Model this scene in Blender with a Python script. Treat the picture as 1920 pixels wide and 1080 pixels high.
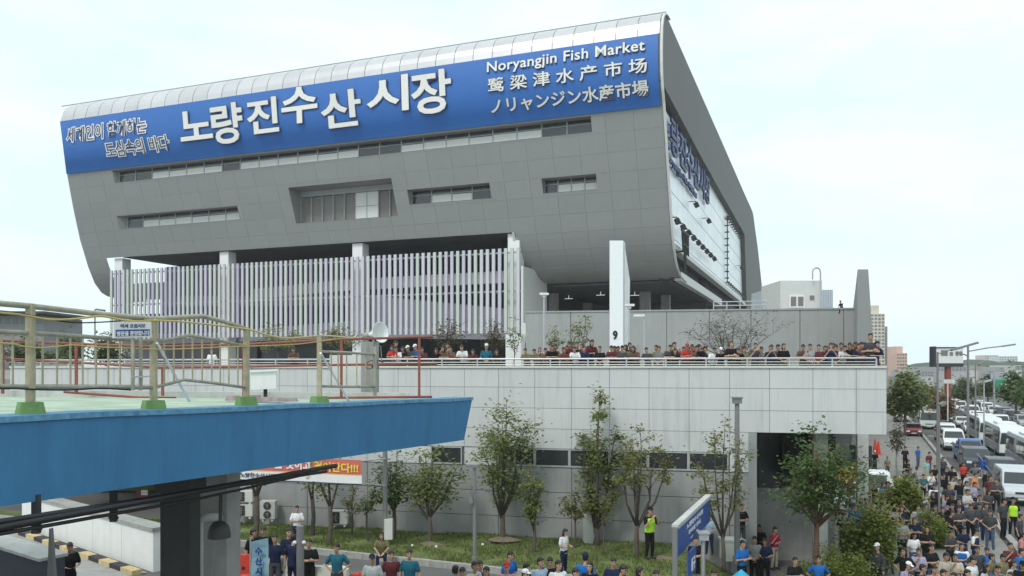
import bpy, math, random
from mathutils import Vector, Matrix, Quaternion

# ------------------------------------------------------------------ camera, sky, sun
for _o in list(bpy.data.objects):
    bpy.data.objects.remove(_o)
sc = bpy.context.scene
col = sc.collection
E = 8.0                      # eye height above the road
FPX, CX, HY = 1520.0, 960.0, 689.0

cam_d = bpy.data.cameras.new('camera')
cam_d.sensor_width = 36
cam_d.lens = 36 * FPX / 1920
cam_d.shift_y = (HY - 540) / 1920
cam_d.clip_start = .1
cam_d.clip_end = 6000
cam = bpy.data.objects.new('camera', cam_d)
cam.location = (0, 0, E)
cam.rotation_euler = (math.radians(90), 0, 0)
col.objects.link(cam)
sc.camera = cam

SUN_EL, SUN_AZ = math.radians(50), math.radians(212)
world = bpy.data.worlds.new('World')
sc.world = world
world.use_nodes = True
nt = world.node_tree
nt.nodes.clear()
w_out = nt.nodes.new('ShaderNodeOutputWorld')
w_bg = nt.nodes.new('ShaderNodeBackground')
w_sky = nt.nodes.new('ShaderNodeTexSky')
w_sky.sky_type = 'NISHITA'
w_sky.sun_disc = False
w_sky.sun_elevation = SUN_EL
w_sky.sun_rotation = SUN_AZ
w_sky.air_density = 1.0
w_sky.dust_density = 2.0
w_tc = nt.nodes.new('ShaderNodeTexCoord')
w_map = nt.nodes.new('ShaderNodeMapping')
w_map.inputs['Scale'].default_value = (1, 1, 2.6)
w_n = nt.nodes.new('ShaderNodeTexNoise')
w_n.inputs['Scale'].default_value = 3.4
w_n.inputs['Detail'].default_value = 7
w_n.inputs['Roughness'].default_value = .58
w_r = nt.nodes.new('ShaderNodeValToRGB')
w_r.color_ramp.elements[0].position = .40
w_r.color_ramp.elements[0].color = (.82, .82, .82, 1)
w_r.color_ramp.elements[1].position = .60
w_r.color_ramp.elements[1].color = (1, 1, 1, 1)
w_mix = nt.nodes.new('ShaderNodeMixRGB')
w_mix.inputs[2].default_value = (9.3, 11.0, 11.3, 1)     # thin bright cloud
nt.links.new(w_tc.outputs['Generated'], w_map.inputs['Vector'])
nt.links.new(w_map.outputs[0], w_n.inputs['Vector'])
nt.links.new(w_n.outputs['Fac'], w_r.inputs[0])
nt.links.new(w_r.outputs[0], w_mix.inputs[0])
nt.links.new(w_sky.outputs[0], w_mix.inputs[1])
nt.links.new(w_mix.outputs[0], w_bg.inputs['Color'])
w_bg.inputs['Strength'].default_value = .1
nt.links.new(w_bg.outputs[0], w_out.inputs['Surface'])

sun_d = bpy.data.lights.new('sun', 'SUN')
sun_d.energy = 1.5
sun_d.angle = math.radians(12)
sun_d.color = (1, .96, .9)
sun = bpy.data.objects.new('sun', sun_d)
_sd = Vector((math.sin(SUN_AZ) * math.cos(SUN_EL), math.cos(SUN_AZ) * math.cos(SUN_EL), math.sin(SUN_EL)))
sun.rotation_euler = _sd.to_track_quat('Z', 'Y').to_euler()
col.objects.link(sun)

sc.view_settings.view_transform = 'Standard'
sc.view_settings.look = 'None'
sc.view_settings.exposure = .1
sc.view_settings.gamma = 1
sc.view_settings.use_curve_mapping = False
sc.cycles.use_denoising = True
sc.cycles.max_bounces = 5

# ------------------------------------------------------------------ helpers
R = random.Random(11)


def P(x, y, Y):
    """the point of the place seen at photo position x, y when it stands Y metres away"""
    return Vector(((x - CX) / FPX * Y, Y, E - (y - HY) / FPX * Y))


def mat(name, c, rough=.6, metal=0, var=.12, scale=3.0, bump=0, spec=.5, objcol=False, island=0, rnd=0, streak=0, stain=0):
    m = bpy.data.materials.new(name)
    m.use_nodes = True
    n = m.node_tree
    b = n.nodes['Principled BSDF']
    b.inputs['Roughness'].default_value = rough
    b.inputs['Metallic'].default_value = metal
    b.inputs['Specular IOR Level'].default_value = spec
    b.inputs['Base Color'].default_value = (*c, 1)
    src = None
    if objcol:
        oi = n.nodes.new('ShaderNodeObjectInfo')
        src = oi.outputs['Color']
    if var or bump:
        tc = n.nodes.new('ShaderNodeTexCoord')
        nz = n.nodes.new('ShaderNodeTexNoise')
        nz.inputs['Scale'].default_value = scale
        nz.inputs['Detail'].default_value = 6
        nz.inputs['Roughness'].default_value = .65
        if streak:
            mp = n.nodes.new('ShaderNodeMapping')
            mp.inputs['Scale'].default_value = (1, 1, 1 / streak)
            n.links.new(tc.outputs['Object'], mp.inputs['Vector'])
            n.links.new(mp.outputs[0], nz.inputs['Vector'])
        else:
            n.links.new(tc.outputs['Object'], nz.inputs['Vector'])
    fac = None
    if var:
        mr = n.nodes.new('ShaderNodeMapRange')
        mr.inputs[1].default_value = .3
        mr.inputs[2].default_value = .7
        mr.inputs[3].default_value = 1 - var
        mr.inputs[4].default_value = 1 + var
        n.links.new(nz.outputs['Fac'], mr.inputs[0])
        fac = mr.outputs[0]
    for kind, amp in (('island', island), ('rnd', rnd)):
        if not amp:
            continue
        if kind == 'island':
            g = n.nodes.new('ShaderNodeNewGeometry').outputs['Random Per Island']
        else:
            g = n.nodes.new('ShaderNodeObjectInfo').outputs['Random']
        m2 = n.nodes.new('ShaderNodeMapRange')
        m2.inputs[3].default_value = 1 - amp
        m2.inputs[4].default_value = 1 + amp
        n.links.new(g, m2.inputs[0])
        if fac is None:
            fac = m2.outputs[0]
        else:
            mu = n.nodes.new('ShaderNodeMath')
            mu.operation = 'MULTIPLY'
            n.links.new(fac, mu.inputs[0])
            n.links.new(m2.outputs[0], mu.inputs[1])
            fac = mu.outputs[0]
    if stain:
        t2 = n.nodes.new('ShaderNodeTexCoord')
        m3 = n.nodes.new('ShaderNodeMapping')
        m3.inputs['Scale'].default_value = (2.2, 2.2, .16)
        n.links.new(t2.outputs['Object'], m3.inputs['Vector'])
        n3 = n.nodes.new('ShaderNodeTexNoise')
        n3.inputs['Scale'].default_value = 1.6
        n3.inputs['Detail'].default_value = 8
        n3.inputs['Roughness'].default_value = .7
        n.links.new(m3.outputs[0], n3.inputs['Vector'])
        r3 = n.nodes.new('ShaderNodeMapRange')
        r3.inputs[1].default_value = .5
        r3.inputs[2].default_value = .74
        r3.inputs[3].default_value = 1
        r3.inputs[4].default_value = 1 - stain
        n.links.new(n3.outputs['Fac'], r3.inputs[0])
        if fac is None:
            fac = r3.outputs[0]
        else:
            mu = n.nodes.new('ShaderNodeMath')
            mu.operation = 'MULTIPLY'
            n.links.new(fac, mu.inputs[0])
            n.links.new(r3.outputs[0], mu.inputs[1])
            fac = mu.outputs[0]
    if fac is not None:
        vm = n.nodes.new('ShaderNodeVectorMath')
        vm.operation = 'SCALE'
        vm.inputs[0].default_value = c
        if src is not None:
            n.links.new(src, vm.inputs[0])
        n.links.new(fac, vm.inputs['Scale'])
        n.links.new(vm.outputs[0], b.inputs['Base Color'])
    elif src is not None:
        n.links.new(src, b.inputs['Base Color'])
    if bump:
        bp = n.nodes.new('ShaderNodeBump')
        bp.inputs['Strength'].default_value = bump
        bp.inputs['Distance'].default_value = .05
        n.links.new(nz.outputs['Fac'], bp.inputs['Height'])
        n.links.new(bp.outputs[0], b.inputs['Normal'])
    return m


def emit(name, c, s):
    m = bpy.data.materials.new(name)
    m.use_nodes = True
    b = m.node_tree.nodes['Principled BSDF']
    b.inputs['Base Color'].default_value = (*c, 1)
    b.inputs['Emission Color'].default_value = (*c, 1)
    b.inputs['Emission Strength'].default_value = s
    return m


def leafmat(name, c, c2):
    m = bpy.data.materials.new(name)
    m.use_nodes = True
    n = m.node_tree
    b = n.nodes['Principled BSDF']
    b.inputs['Roughness'].default_value = .5
    g = n.nodes.new('ShaderNodeNewGeometry')
    cr = n.nodes.new('ShaderNodeValToRGB')
    cr.color_ramp.elements[0].color = (*c, 1)
    cr.color_ramp.elements[1].color = (*c2, 1)
    n.links.new(g.outputs['Random Per Island'], cr.inputs[0])
    n.links.new(cr.outputs[0], b.inputs['Base Color'])
    tr = n.nodes.new('ShaderNodeBsdfTranslucent')
    n.links.new(cr.outputs[0], tr.inputs['Color'])
    mx = n.nodes.new('ShaderNodeMixShader')
    mx.inputs[0].default_value = .48
    n.links.new(b.outputs[0], mx.inputs[1])
    n.links.new(tr.outputs[0], mx.inputs[2])
    n.links.new(mx.outputs[0], n.nodes['Material Output'].inputs['Surface'])
    return m


ROOT_LOC = {}


def tag(o, label=None, cat=None, group=None, kind=None):
    if label:
        o['label'] = label
    if cat:
        o['category'] = cat
    if group:
        o['group'] = group
    if kind:
        o['kind'] = kind
    return o


def thing(name, label, cat, loc=(0, 0, 0), group=None):
    o = bpy.data.objects.new(name, None)
    o.empty_display_size = .3
    o.location = loc
    col.objects.link(o)
    ROOT_LOC[o] = Vector(loc)
    return tag(o, label, cat, group)


def link(name, me, parent=None):
    o = bpy.data.objects.new(name, me)
    col.objects.link(o)
    if parent is not None:
        o.parent = parent
        ROOT_LOC[o] = ROOT_LOC.get(parent, Vector())
    return o


class MB:
    """collects polygons in world coordinates and links them as ONE mesh object"""

    def __init__(self):
        self.v, self.f, self.mi = [], [], []

    def add(self, vs, fs, m=0):
        k = len(self.v)
        self.v += [Vector(p) for p in vs]
        self.f += [tuple(i + k for i in f) for f in fs]
        self.mi += [m] * len(fs)
        return self

    def quad(self, a, b, c, d, m=0):
        return self.add([a, b, c, d], [(0, 1, 2, 3)], m)

    def frame(self, o, ax, ay, az, x0, x1, y0, y1, z0, z1, m=0):
        o, ax, ay, az = Vector(o), Vector(ax), Vector(ay), Vector(az)
        vs = [o + ax * x + ay * y + az * z for z in (z0, z1) for y in (y0, y1) for x in (x0, x1)]
        return self.add(vs, [(0, 2, 3, 1), (4, 5, 7, 6), (0, 1, 5, 4), (2, 6, 7, 3), (0, 4, 6, 2), (1, 3, 7, 5)], m)

    def box(self, c, s, rz=0, m=0):
        ca, sa = math.cos(rz), math.sin(rz)
        return self.frame(c, (ca, sa, 0), (-sa, ca, 0), (0, 0, 1), -s[0] / 2, s[0] / 2, -s[1] / 2, s[1] / 2,
                          -s[2] / 2, s[2] / 2, m)

    def bar(self, a, b, w, h=None, m=0):
        a, b = Vector(a), Vector(b)
        h = h or w
        d = b - a
        L = d.length
        d.normalize()
        up = Vector((0, 0, 1)) if abs(d.z) < .95 else Vector((0, 1, 0))
        sx = d.cross(up).normalized()
        sy = sx.cross(d)
        return self.frame(a, sx, sy, d, -w / 2, w / 2, -h / 2, h / 2, 0, L, m)

    def tube(self, pts, r, n=8, m=0, cap=True):
        pts = [Vector(p) for p in pts]
        rs = r if isinstance(r, (list, tuple)) else [r] * len(pts)
        vs, fs = [], []
        ref = None
        for i, p in enumerate(pts):
            d = (pts[min(i + 1, len(pts) - 1)] - pts[max(i - 1, 0)]).normalized()
            if ref is None:
                ref = Vector((0, 0, 1)) if abs(d.z) < .9 else Vector((1, 0, 0))
            a = d.cross(ref).normalized()
            b = d.cross(a).normalized()
            ref = -b if b.dot(ref) < 0 else b
            b = ref
            a = d.cross(b).normalized()
            for k in range(n):
                t = 2 * math.pi * k / n
                vs.append(p + (a * math.cos(t) + b * math.sin(t)) * rs[i])
        for i in range(len(pts) - 1):
            for k in range(n):
                fs.append((i * n + k, i * n + (k + 1) % n, (i + 1) * n + (k + 1) % n, (i + 1) * n + k))
        if cap:
            fs.append(tuple(range(n))[::-1])
            fs.append(tuple((len(pts) - 1) * n + k for k in range(n)))
        return self.add(vs, fs, m)

    def prism(self, poly, off, m=0):
        """planar polygon (list of points) pushed along the vector off"""
        a = [Vector(p) for p in poly]
        off = Vector(off)
        n = len(a)
        fs = [tuple(range(n))[::-1], tuple(range(n, 2 * n))]
        fs += [(i, (i + 1) % n, n + (i + 1) % n, n + i) for i in range(n)]
        return self.add(a + [p + off for p in a], fs, m)

    def lathe(self, c, prof, n=16, axis=(0, 0, 1), m=0):
        q = Vector((0, 0, 1)).rotation_difference(Vector(axis))
        c = Vector(c)
        vs, fs = [], []
        for (r, z) in prof:
            for k in range(n):
                t = 2 * math.pi * k / n
                vs.append(c + q @ Vector((r * math.cos(t), r * math.sin(t), z)))
        for i in range(len(prof) - 1):
            for k in range(n):
                fs.append((i * n + k, i * n + (k + 1) % n, (i + 1) * n + (k + 1) % n, (i + 1) * n + k))
        return self.add(vs, fs, m)

    def mesh(self, name, mats, off=None, smooth=False):
        me = bpy.data.meshes.new(name)
        o = off or Vector()
        me.from_pydata([p - o for p in self.v], [], self.f)
        for mm in (mats if isinstance(mats, (list, tuple)) else [mats]):
            me.materials.append(mm)
        if isinstance(mats, (list, tuple)) and len(mats) > 1:
            me.polygons.foreach_set('material_index', self.mi)
        if smooth:
            me.polygons.foreach_set('use_smooth', [True] * len(me.polygons))
        me.update()
        return me

    def fixn(self, me):
        import bmesh
        bm = bmesh.new()
        bm.from_mesh(me)
        bmesh.ops.recalc_face_normals(bm, faces=bm.faces)
        bm.to_mesh(me)
        bm.free()

    def build(self, name, mats, parent=None, smooth=False, fix=True):
        off = ROOT_LOC.get(parent, Vector()) if parent is not None else Vector()
        me = self.mesh(name, mats, off, smooth)
        if fix and len(me.polygons) < 5000:
            self.fixn(me)
        return link(name, me, parent)


def islands(mb):
    par = list(range(len(mb.v)))

    def fd(a):
        while par[a] != a:
            par[a] = par[par[a]]
            a = par[a]
        return a
    for f in mb.f:
        r0 = fd(f[0])
        for q in f[1:]:
            par[fd(q)] = r0
    gr = {}
    for f, m_ in zip(mb.f, mb.mi):
        gr.setdefault(fd(f[0]), []).append((f, m_))
    out = []
    for lst in gr.values():
        nb = MB()
        idx = {}
        for f, m_ in lst:
            nb.f.append(tuple(idx.setdefault(q, len(idx)) for q in f))
            nb.mi.append(m_)
        nb.v = [None] * len(idx)
        for q, k in idx.items():
            nb.v[k] = mb.v[q]
        out.append(nb)
    return out


def solo(name, mb, mats, label, cat, group=None, smooth=False):
    """a thing that is one mesh, its origin at the middle of its base"""
    xs = [p.x for p in mb.v]
    ys = [p.y for p in mb.v]
    zs = [p.z for p in mb.v]
    c = Vector(((min(xs) + max(xs)) / 2, (min(ys) + max(ys)) / 2, min(zs)))
    me = mb.mesh(name, mats, c, smooth)
    if len(me.polygons) < 5000:
        mb.fixn(me)
    o = link(name, me)
    o.location = c
    return tag(o, label, cat, group)


def struct(name, mb, mats, smooth=False):
    o = mb.build(name, mats, None, smooth, fix=False)
    o['kind'] = 'structure'
    return o


def copy_tree(o, parent=None):
    c = o.copy()
    col.objects.link(c)
    if parent is not None:
        c.parent = parent
    for ch in KIDS.get(o, []):
        copy_tree(ch, c)
    return c


KIDS = {}


def learn(root):
    """remember the children of a finished thing, level by level"""
    ch = [o for o in col.objects if o.parent == root]
    KIDS[root] = ch
    for c in ch:
        KIDS[c] = [o for o in col.objects if o.parent == c]


def text_mesh(s, bold=0.0, depth=.08, res=3, spacing=1.0):
    """text in the bundled default font as polygons: x right, y up, z towards the reader, scaled to a unit box"""
    cu = bpy.data.curves.new('lettering', 'FONT')
    cu.body = s
    cu.offset = bold
    cu.extrude = depth / 2
    cu.resolution_u = res
    cu.space_character = spacing
    ob = bpy.data.objects.new('lettering', cu)
    col.objects.link(ob)
    dg = bpy.context.evaluated_depsgraph_get()
    me = bpy.data.meshes.new_from_object(ob.evaluated_get(dg))
    bpy.data.objects.remove(ob)
    vs = [v.co.copy() for v in me.vertices]
    x0, x1 = min(v.x for v in vs), max(v.x for v in vs)
    y0, y1 = min(v.y for v in vs), max(v.y for v in vs)
    zz = max(v.z for v in vs) or 1
    fs = [tuple(p.vertices) for p in me.polygons]
    bpy.data.meshes.remove(me)
    return [((v.x - x0) / (x1 - x0), (v.y - y0) / (y1 - y0), v.z / zz) for v in vs], fs


def put_text(mb, s, o, ux, uy, un, thick, bold=0.0, m=0, spacing=1.0):
    """lettering stretched over the box o, o+ux, o+uy, standing 'thick' proud along un"""
    vs, fs = text_mesh(s, bold, spacing=spacing)
    o, ux, uy, un = Vector(o), Vector(ux), Vector(uy), Vector(un)
    mb.add([o + ux * x + uy * y + un * (z * thick / 2 + thick / 2) for x, y, z in vs], fs, m)
    return mb


def text_letters(s, bold=0.0, spacing=1.0):
    """the same lettering, one (vertices, faces) pair for each character, in the unit box of the whole line"""
    cu = bpy.data.curves.new('lettering', 'FONT')
    cu.offset = bold
    cu.resolution_u = 3
    cu.space_character = spacing
    cu.extrude = .04
    ob = bpy.data.objects.new('lettering', cu)
    col.objects.link(ob)
    edges, whole = [], None
    for k in range(1, len(s) + 1):
        if s[k - 1] == ' ':
            continue
        cu.body = s[:k]
        dg = bpy.context.evaluated_depsgraph_get()
        me = bpy.data.meshes.new_from_object(ob.evaluated_get(dg))
        edges.append(max(v.co.x for v in me.vertices))
        if k == len(s):
            whole = MB()
            whole.add([v.co.copy() for v in me.vertices], [tuple(f.vertices) for f in me.polygons])
        bpy.data.meshes.remove(me)
    bpy.data.objects.remove(ob)
    x0, x1 = min(v.x for v in whole.v), max(v.x for v in whole.v)
    y0, y1 = min(v.y for v in whole.v), max(v.y for v in whole.v)
    out = [MB() for _ in edges]
    # text meshes have unwelded fronts and sides: weld by position first
    key, rem = {}, []
    for v in whole.v:
        rem.append(key.setdefault((round(v.x, 4), round(v.y, 4)), len(key)))
    flat = MB()
    flat.v = [Vector((a, c, 0)) for a, c in key]
    flat.f = [tuple(rem[i] for i in f) for f in whole.f]
    flat.mi = list(range(len(whole.f)))
    for isl in islands(flat):
        cx_ = (min(v.x for v in isl.v) + max(v.x for v in isl.v)) / 2
        k = next((i for i, e in enumerate(edges) if cx_ <= e), len(edges) - 1)
        for fi in isl.mi:
            f = whole.f[fi]
            out[k].add([((whole.v[i].x - x0) / (x1 - x0), (whole.v[i].y - y0) / (y1 - y0), whole.v[i].z / .04) for i in f], [tuple(range(len(f)))])
    return [o for o in out if o.f]


def put_letters(name, m, parent, s, o, ux, uy, un, thick, bold=0.0, spacing=1.0):
    o, ux, uy, un = Vector(o), Vector(ux), Vector(uy), Vector(un)
    for L in text_letters(s, bold, spacing):
        b_ = MB()
        key = {}
        ids = []
        for v in L.v:
            ids.append(key.setdefault((round(v[0], 5), round(v[1], 5), round(v[2], 3)), len(key)))
        b_.v = [o + ux * x + uy * y + un * (z * thick / 2 + thick / 2) for x, y, z in key]
        b_.f = [tuple(ids[i] for i in f) for f in L.f]
        b_.f = [f for f in b_.f if len(set(f)) > 2]
        b_.mi = [0] * len(b_.f)
        b_.build(name, m, parent, fix=False)


def smooth01(x):
    x = max(0, min(1, x))
    return x * x * (3 - 2 * x)


def ground(X, Y):
    """height of the made ground: forecourt level on the left, road level on the right"""
    a = 1.2 * (1 - smooth01((X - 5.6) / 3.6))
    return a * (1 - smooth01((Y - 60) / 30))


def wallY(X):
    return 32.2 - .235 * X


def wall_at(x):
    q = (x - CX) / FPX
    X = q * 32.2 / (1 + .235 * q)
    return X, wallY(X)


# ------------------------------------------------------------------ materials
M = {}
M['asphalt'] = mat('asphalt', (.115, .113, .11), .9, var=.22, scale=.35, bump=.15)
M['paving'] = mat('paving', (.25, .24, .225), .85, var=.2, scale=.8)
M['kerb'] = mat('kerb_stone', (.36, .35, .33), .8, var=.2, scale=4)
M['paint_white'] = mat('road_paint', (.62, .62, .58), .7, var=.25, scale=2)
M['lawn'] = mat('lawn_soil', (.13, .155, .05), .95, var=.45, scale=1.2)
M['grass'] = leafmat('grass_blades', (.11, .17, .035), (.22, .25, .08))
M['panel'] = mat('pale_wall_panel', (.57, .58, .575), .45, stain=.2, var=.03, scale=1.0, rnd=.035)
M['panel_low'] = mat('grey_wall_panel', (.31, .31, .315), .6, stain=.22, var=.07, scale=.8, rnd=.05)
M['joint'] = mat('dark_joint', (.16, .165, .17), .8, var=0)
M['cap'] = mat('cap_stone', (.62, .62, .54), .5, var=.06)
M['facade'] = mat('grey_facade_panel', (.30, .31, .305), .42, stain=.04, var=.02, scale=.6, rnd=.025)
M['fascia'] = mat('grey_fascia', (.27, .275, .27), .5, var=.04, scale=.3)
M['fascia_shaded'] = mat('side_fascia', (.102, .099, .095), .6, var=.04, scale=.3)  # fascia grey darkened: the shade on the side is put into the colour
M['shell'] = mat('facade_backing', (.24, .245, .24), .7, var=.05)
M['silver'] = mat('silver_roof_panel', (.62, .60, .61), .32, metal=.55, var=.06, scale=.4, rnd=.05)
M['banner_blue'] = mat('blue_banner', (.024, .135, .45), .5, var=.03, scale=.12)
M['letter_white'] = mat('white_letter', (.8, .78, .74), .45, var=.03)
M['letter_navy'] = mat('navy_letter', (.03, .04, .12), .5, var=.05)
M['side_letter'] = mat('navy_side_letter', (.025, .045, .15), .5, var=.05)
M['glass_dark'] = mat('dark_glass', (.03, .035, .04), .08, var=0, spec=.8)
M['glass_pale'] = mat('pale_glass', (.90, .93, .95), .38, metal=.25, var=.03, scale=.1, rnd=.05, spec=.8)
M['mullion'] = mat('mullion', (.35, .36, .37), .5, var=.05)
M['white'] = mat('white_paint', (.78, .78, .77), .5, stain=.1, var=.04, scale=2)
M['offwhite'] = mat('offwhite_panel', (.62, .62, .60), .5, var=.05)
M['white_tint'] = mat('white_column', (.84, .86, .88), .5, var=.03)
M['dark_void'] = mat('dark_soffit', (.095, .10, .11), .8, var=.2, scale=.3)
M['taupe'] = mat('taupe_shutter', (.20, .185, .175), .6, var=.08)
M['concrete'] = mat('concrete', (.33, .325, .31), .8, stain=.3, var=.15, scale=1.5, bump=.1)
M['concrete_pale'] = mat('pale_concrete', (.50, .495, .48), .8, stain=.25, var=.14, scale=1.2, bump=.1)
M['rear_wall'] = mat('rear_wall', (.33, .34, .335), .7, stain=.15, var=.06, scale=.5)
M['girder_blue'] = mat('blue_girder_paint', (.034, .172, .35), .55, stain=.22, var=.12, scale=2.2, bump=.25, streak=3)
M['girder_edge'] = mat('worn_blue_edge', (.10, .26, .42), .6, var=.35, scale=9, bump=.3)
M['deck_green'] = mat('pale_green_floor', (.38, .47, .36), .8, stain=.2, var=.25, scale=1.2)
M['block_green'] = mat('green_block', (.15, .27, .09), .8, var=.2, scale=6)
M['rail_beige'] = mat('beige_rail_paint', (.40, .35, .23), .5, var=.25, scale=8)
M['rail_grey'] = mat('grey_rail_paint', (.33, .31, .24), .5, var=.25, scale=8)
M['rail_red'] = mat('red_rail_paint', (.25, .065, .045), .55, var=.25, scale=6)
M['steel'] = mat('galvanised_steel', (.45, .46, .47), .4, metal=.3, var=.1)
M['steel_dark'] = mat('dark_steel', (.035, .033, .035), .6, var=.2, scale=3)
M['pole_grey'] = mat('grey_pole', (.20, .20, .20), .5, var=.1)
M['cable_black'] = mat('black_cable', (.012, .012, .014), .5, var=0)
M['cable_yellow'] = mat('yellow_cable', (.52, .40, .13), .5, var=.1)
M['cable_cream'] = mat('cream_rope', (.55, .50, .38), .6, var=.1)
M['sign_blue'] = mat('blue_sign', (.02, .07, .27), .45, var=.1, scale=2)
M['red_banner'] = mat('red_banner', (.60, .14, .115), .6, var=.06)
M['orange_print'] = mat('orange_print', (.8, .45, .18), .6, var=.05)
M['yellow_print'] = mat('yellow_print', (.80, .62, .08), .6, var=.05)
M['barrier_white'] = mat('white_barrier', (.66, .65, .56), .5, var=.1, scale=3)
M['barrier_red'] = mat('red_barrier', (.60, .05, .03), .45, var=.1, scale=3)
M['bark'] = mat('bark', (.10, .082, .065), .9, var=.3, scale=9, bump=.4)
M['bark_red'] = mat('reddish_bark', (.16, .09, .065), .9, var=.3, scale=9, bump=.4)
M['leaf'] = leafmat('leaf_green', (.13, .175, .045), (.28, .295, .11))
M['leaf_dark'] = leafmat('leaf_dark_green', (.07, .135, .035), (.16, .22, .07))
M['leaf_yellow'] = leafmat('leaf_yellow_green', (.15, .175, .05), (.29, .27, .10))
M['leaf_brown'] = leafmat('leaf_brown', (.10, .085, .05), (.17, .14, .07))
M['leaf_lime'] = leafmat('leaf_lime', (.14, .19, .03), (.30, .33, .08))
M['leaf_far'] = leafmat('leaf_far', (.08, .125, .05), (.16, .19, .08))
M['leaf_autumn'] = leafmat('leaf_autumn', (.17, .085, .04), (.24, .13, .06))
M['tyre'] = mat('tyre_rubber', (.02, .02, .02), .9, var=0)
M['rim'] = mat('wheel_rim', (.4, .4, .42), .35, metal=.7, var=0)
M['lamp_lens'] = mat('lamp_lens', (.75, .78, .78), .1, var=0, spec=.8)
M['car_glass'] = mat('car_glass', (.025, .03, .035), .06, var=0, spec=.8)
M['paint'] = mat('vehicle_paint', (.5, .5, .5), .3, var=.04, scale=2, objcol=True, spec=.6)
M['plastic'] = mat('tinted_plastic', (.5, .5, .5), .5, var=.06, objcol=True)
M['cloth'] = mat('cloth', (.5, .5, .5), .9, var=.14, scale=9, objcol=True, spec=.2)
M['skin'] = mat('skin', (.45, .27, .19), .6, var=.06, scale=14, rnd=.14, spec=.3)
M['eye'] = mat('eye_dark', (.02, .015, .015), .4, var=0)
M['lips'] = mat('lips', (.28, .10, .085), .5, var=0)
M['hair'] = mat('hair', (.012, .010, .009), .55, var=.2, scale=30)
M['shoe'] = mat('shoe', (.03, .028, .027), .6, var=.1)
M['lit_tube'] = emit('lit_tube', (1, 1, .95), .5)
M['tower'] = mat('tower_wall', (.5, .5, .5), .8, var=.08, scale=.2, objcol=True)
M['hill'] = mat('hill_green', (.05, .075, .05), .95, var=.4, scale=.02)
# ------------------------------------------------------------------ ground
xs = [-700, -400, -200, -120, -80, -60, -45] + [-36 + 1.2 * i for i in range(76)] + [60, 70, 80, 100, 140, 220, 400, 900, 1750]
ys = [-50, -20, 0, 8] + [14 + 1.5 * i for i in range(50)] + [95, 105, 120, 150, 200, 300, 500, 900, 1480]
g = MB()
vs = [(x, y, ground(x, y)) for y in ys for x in xs]
nx = len(xs)
g.add(vs, [(j * nx + i, j * nx + i + 1, (j + 1) * nx + i + 1, (j + 1) * nx + i) for j in range(len(ys) - 1) for i in range(nx - 1)])
struct('ground', g, M['asphalt'], True)


def sheet(poly_l, poly_r, n, dz, name, m, w=10):
    """a strip draped on the ground between two edge lines"""
    b = MB()
    vv = []
    for k in range(n + 1):
        f = k / n
        for j in range(w + 1):
            q = j / w
            a = Vector(poly_l[0]).lerp(Vector(poly_l[1]), f)
            c = Vector(poly_r[0]).lerp(Vector(poly_r[1]), f)
            p = a.lerp(c, q)
            vv.append((p.x, p.y, ground(p.x, p.y) + dz))
    b.add(vv, [(k * (w + 1) + j, k * (w + 1) + j + 1, (k + 1) * (w + 1) + j + 1, (k + 1) * (w + 1) + j)
               for k in range(n) for j in range(w)])
    return struct(name, b, m, True)


LAWN_F = lambda X: 26.35 - .42 * (X - .7) if X < 2 else 25.8 - .30 * (X - 2)      # front edge of the lawn
b = MB()
vv = []
N, W = 60, 14
for k in range(N + 1):
    X = -24 + 36.2 * k / N
    for j in range(W + 1):
        y0, y1 = LAWN_F(X), wallY(X) + .2
        Y = y0 + (y1 - y0) * j / W
        vv.append((X, Y, ground(X, Y) + .13 + .05 * math.sin(X * 1.3) * math.sin(Y * 1.1)))
b.add(vv, [(k * (W + 1) + j, (k + 1) * (W + 1) + j, (k + 1) * (W + 1) + j + 1, k * (W + 1) + j + 1) for k in range(N) for j in range(W)])
struct('lawn', b, M['lawn'], True)
b = MB()
for k in range(26000):
    X = R.uniform(-20, 12)
    f = R.random()
    Y = LAWN_F(X) + .1 + (wallY(X) - LAWN_F(X) - .2) * f
    patch = math.sin(X * 2.1 + 1.3 * math.sin(Y * 1.7)) * math.sin(Y * 1.9 + X * .7)
    if patch < -.55 and R.random() < .8:
        continue
    z = ground(X, Y) + .12 + .05 * math.sin(X * 1.3) * math.sin(Y * 1.1)
    h = R.uniform(.05, .14) * (1 + .4 * patch)
    a = R.uniform(0, 6.28)
    w = R.uniform(.012, .03)
    lx, ly = R.uniform(-.05, .05), R.uniform(-.05, .05)
    b.add([(X - w * math.cos(a), Y - w * math.sin(a), z), (X + w * math.cos(a), Y + w * math.sin(a), z), (X + lx, Y + ly, z + h)], [(0, 1, 2)])
o = b.build('grass', M['grass'], None, fix=False)
tag(o, 'short green grass on the lawn before the grey wall', 'grass', kind='stuff')

kr = MB()
px_ = None
for k in range(48):
    X0 = -24 + 30.0 * k / 48
    X1 = X0 + 30.0 / 48 - .012
    a = Vector((X0, LAWN_F(X0) - .09, ground(X0, LAWN_F(X0)) - .05))
    c = Vector((X1, LAWN_F(X1) - .09, ground(X1, LAWN_F(X1)) - .05))
    kr.bar(a + Vector((0, 0, .13)), c + Vector((0, 0, .13)), .18, .26)
struct('kerb', kr, M['kerb'])

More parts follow.
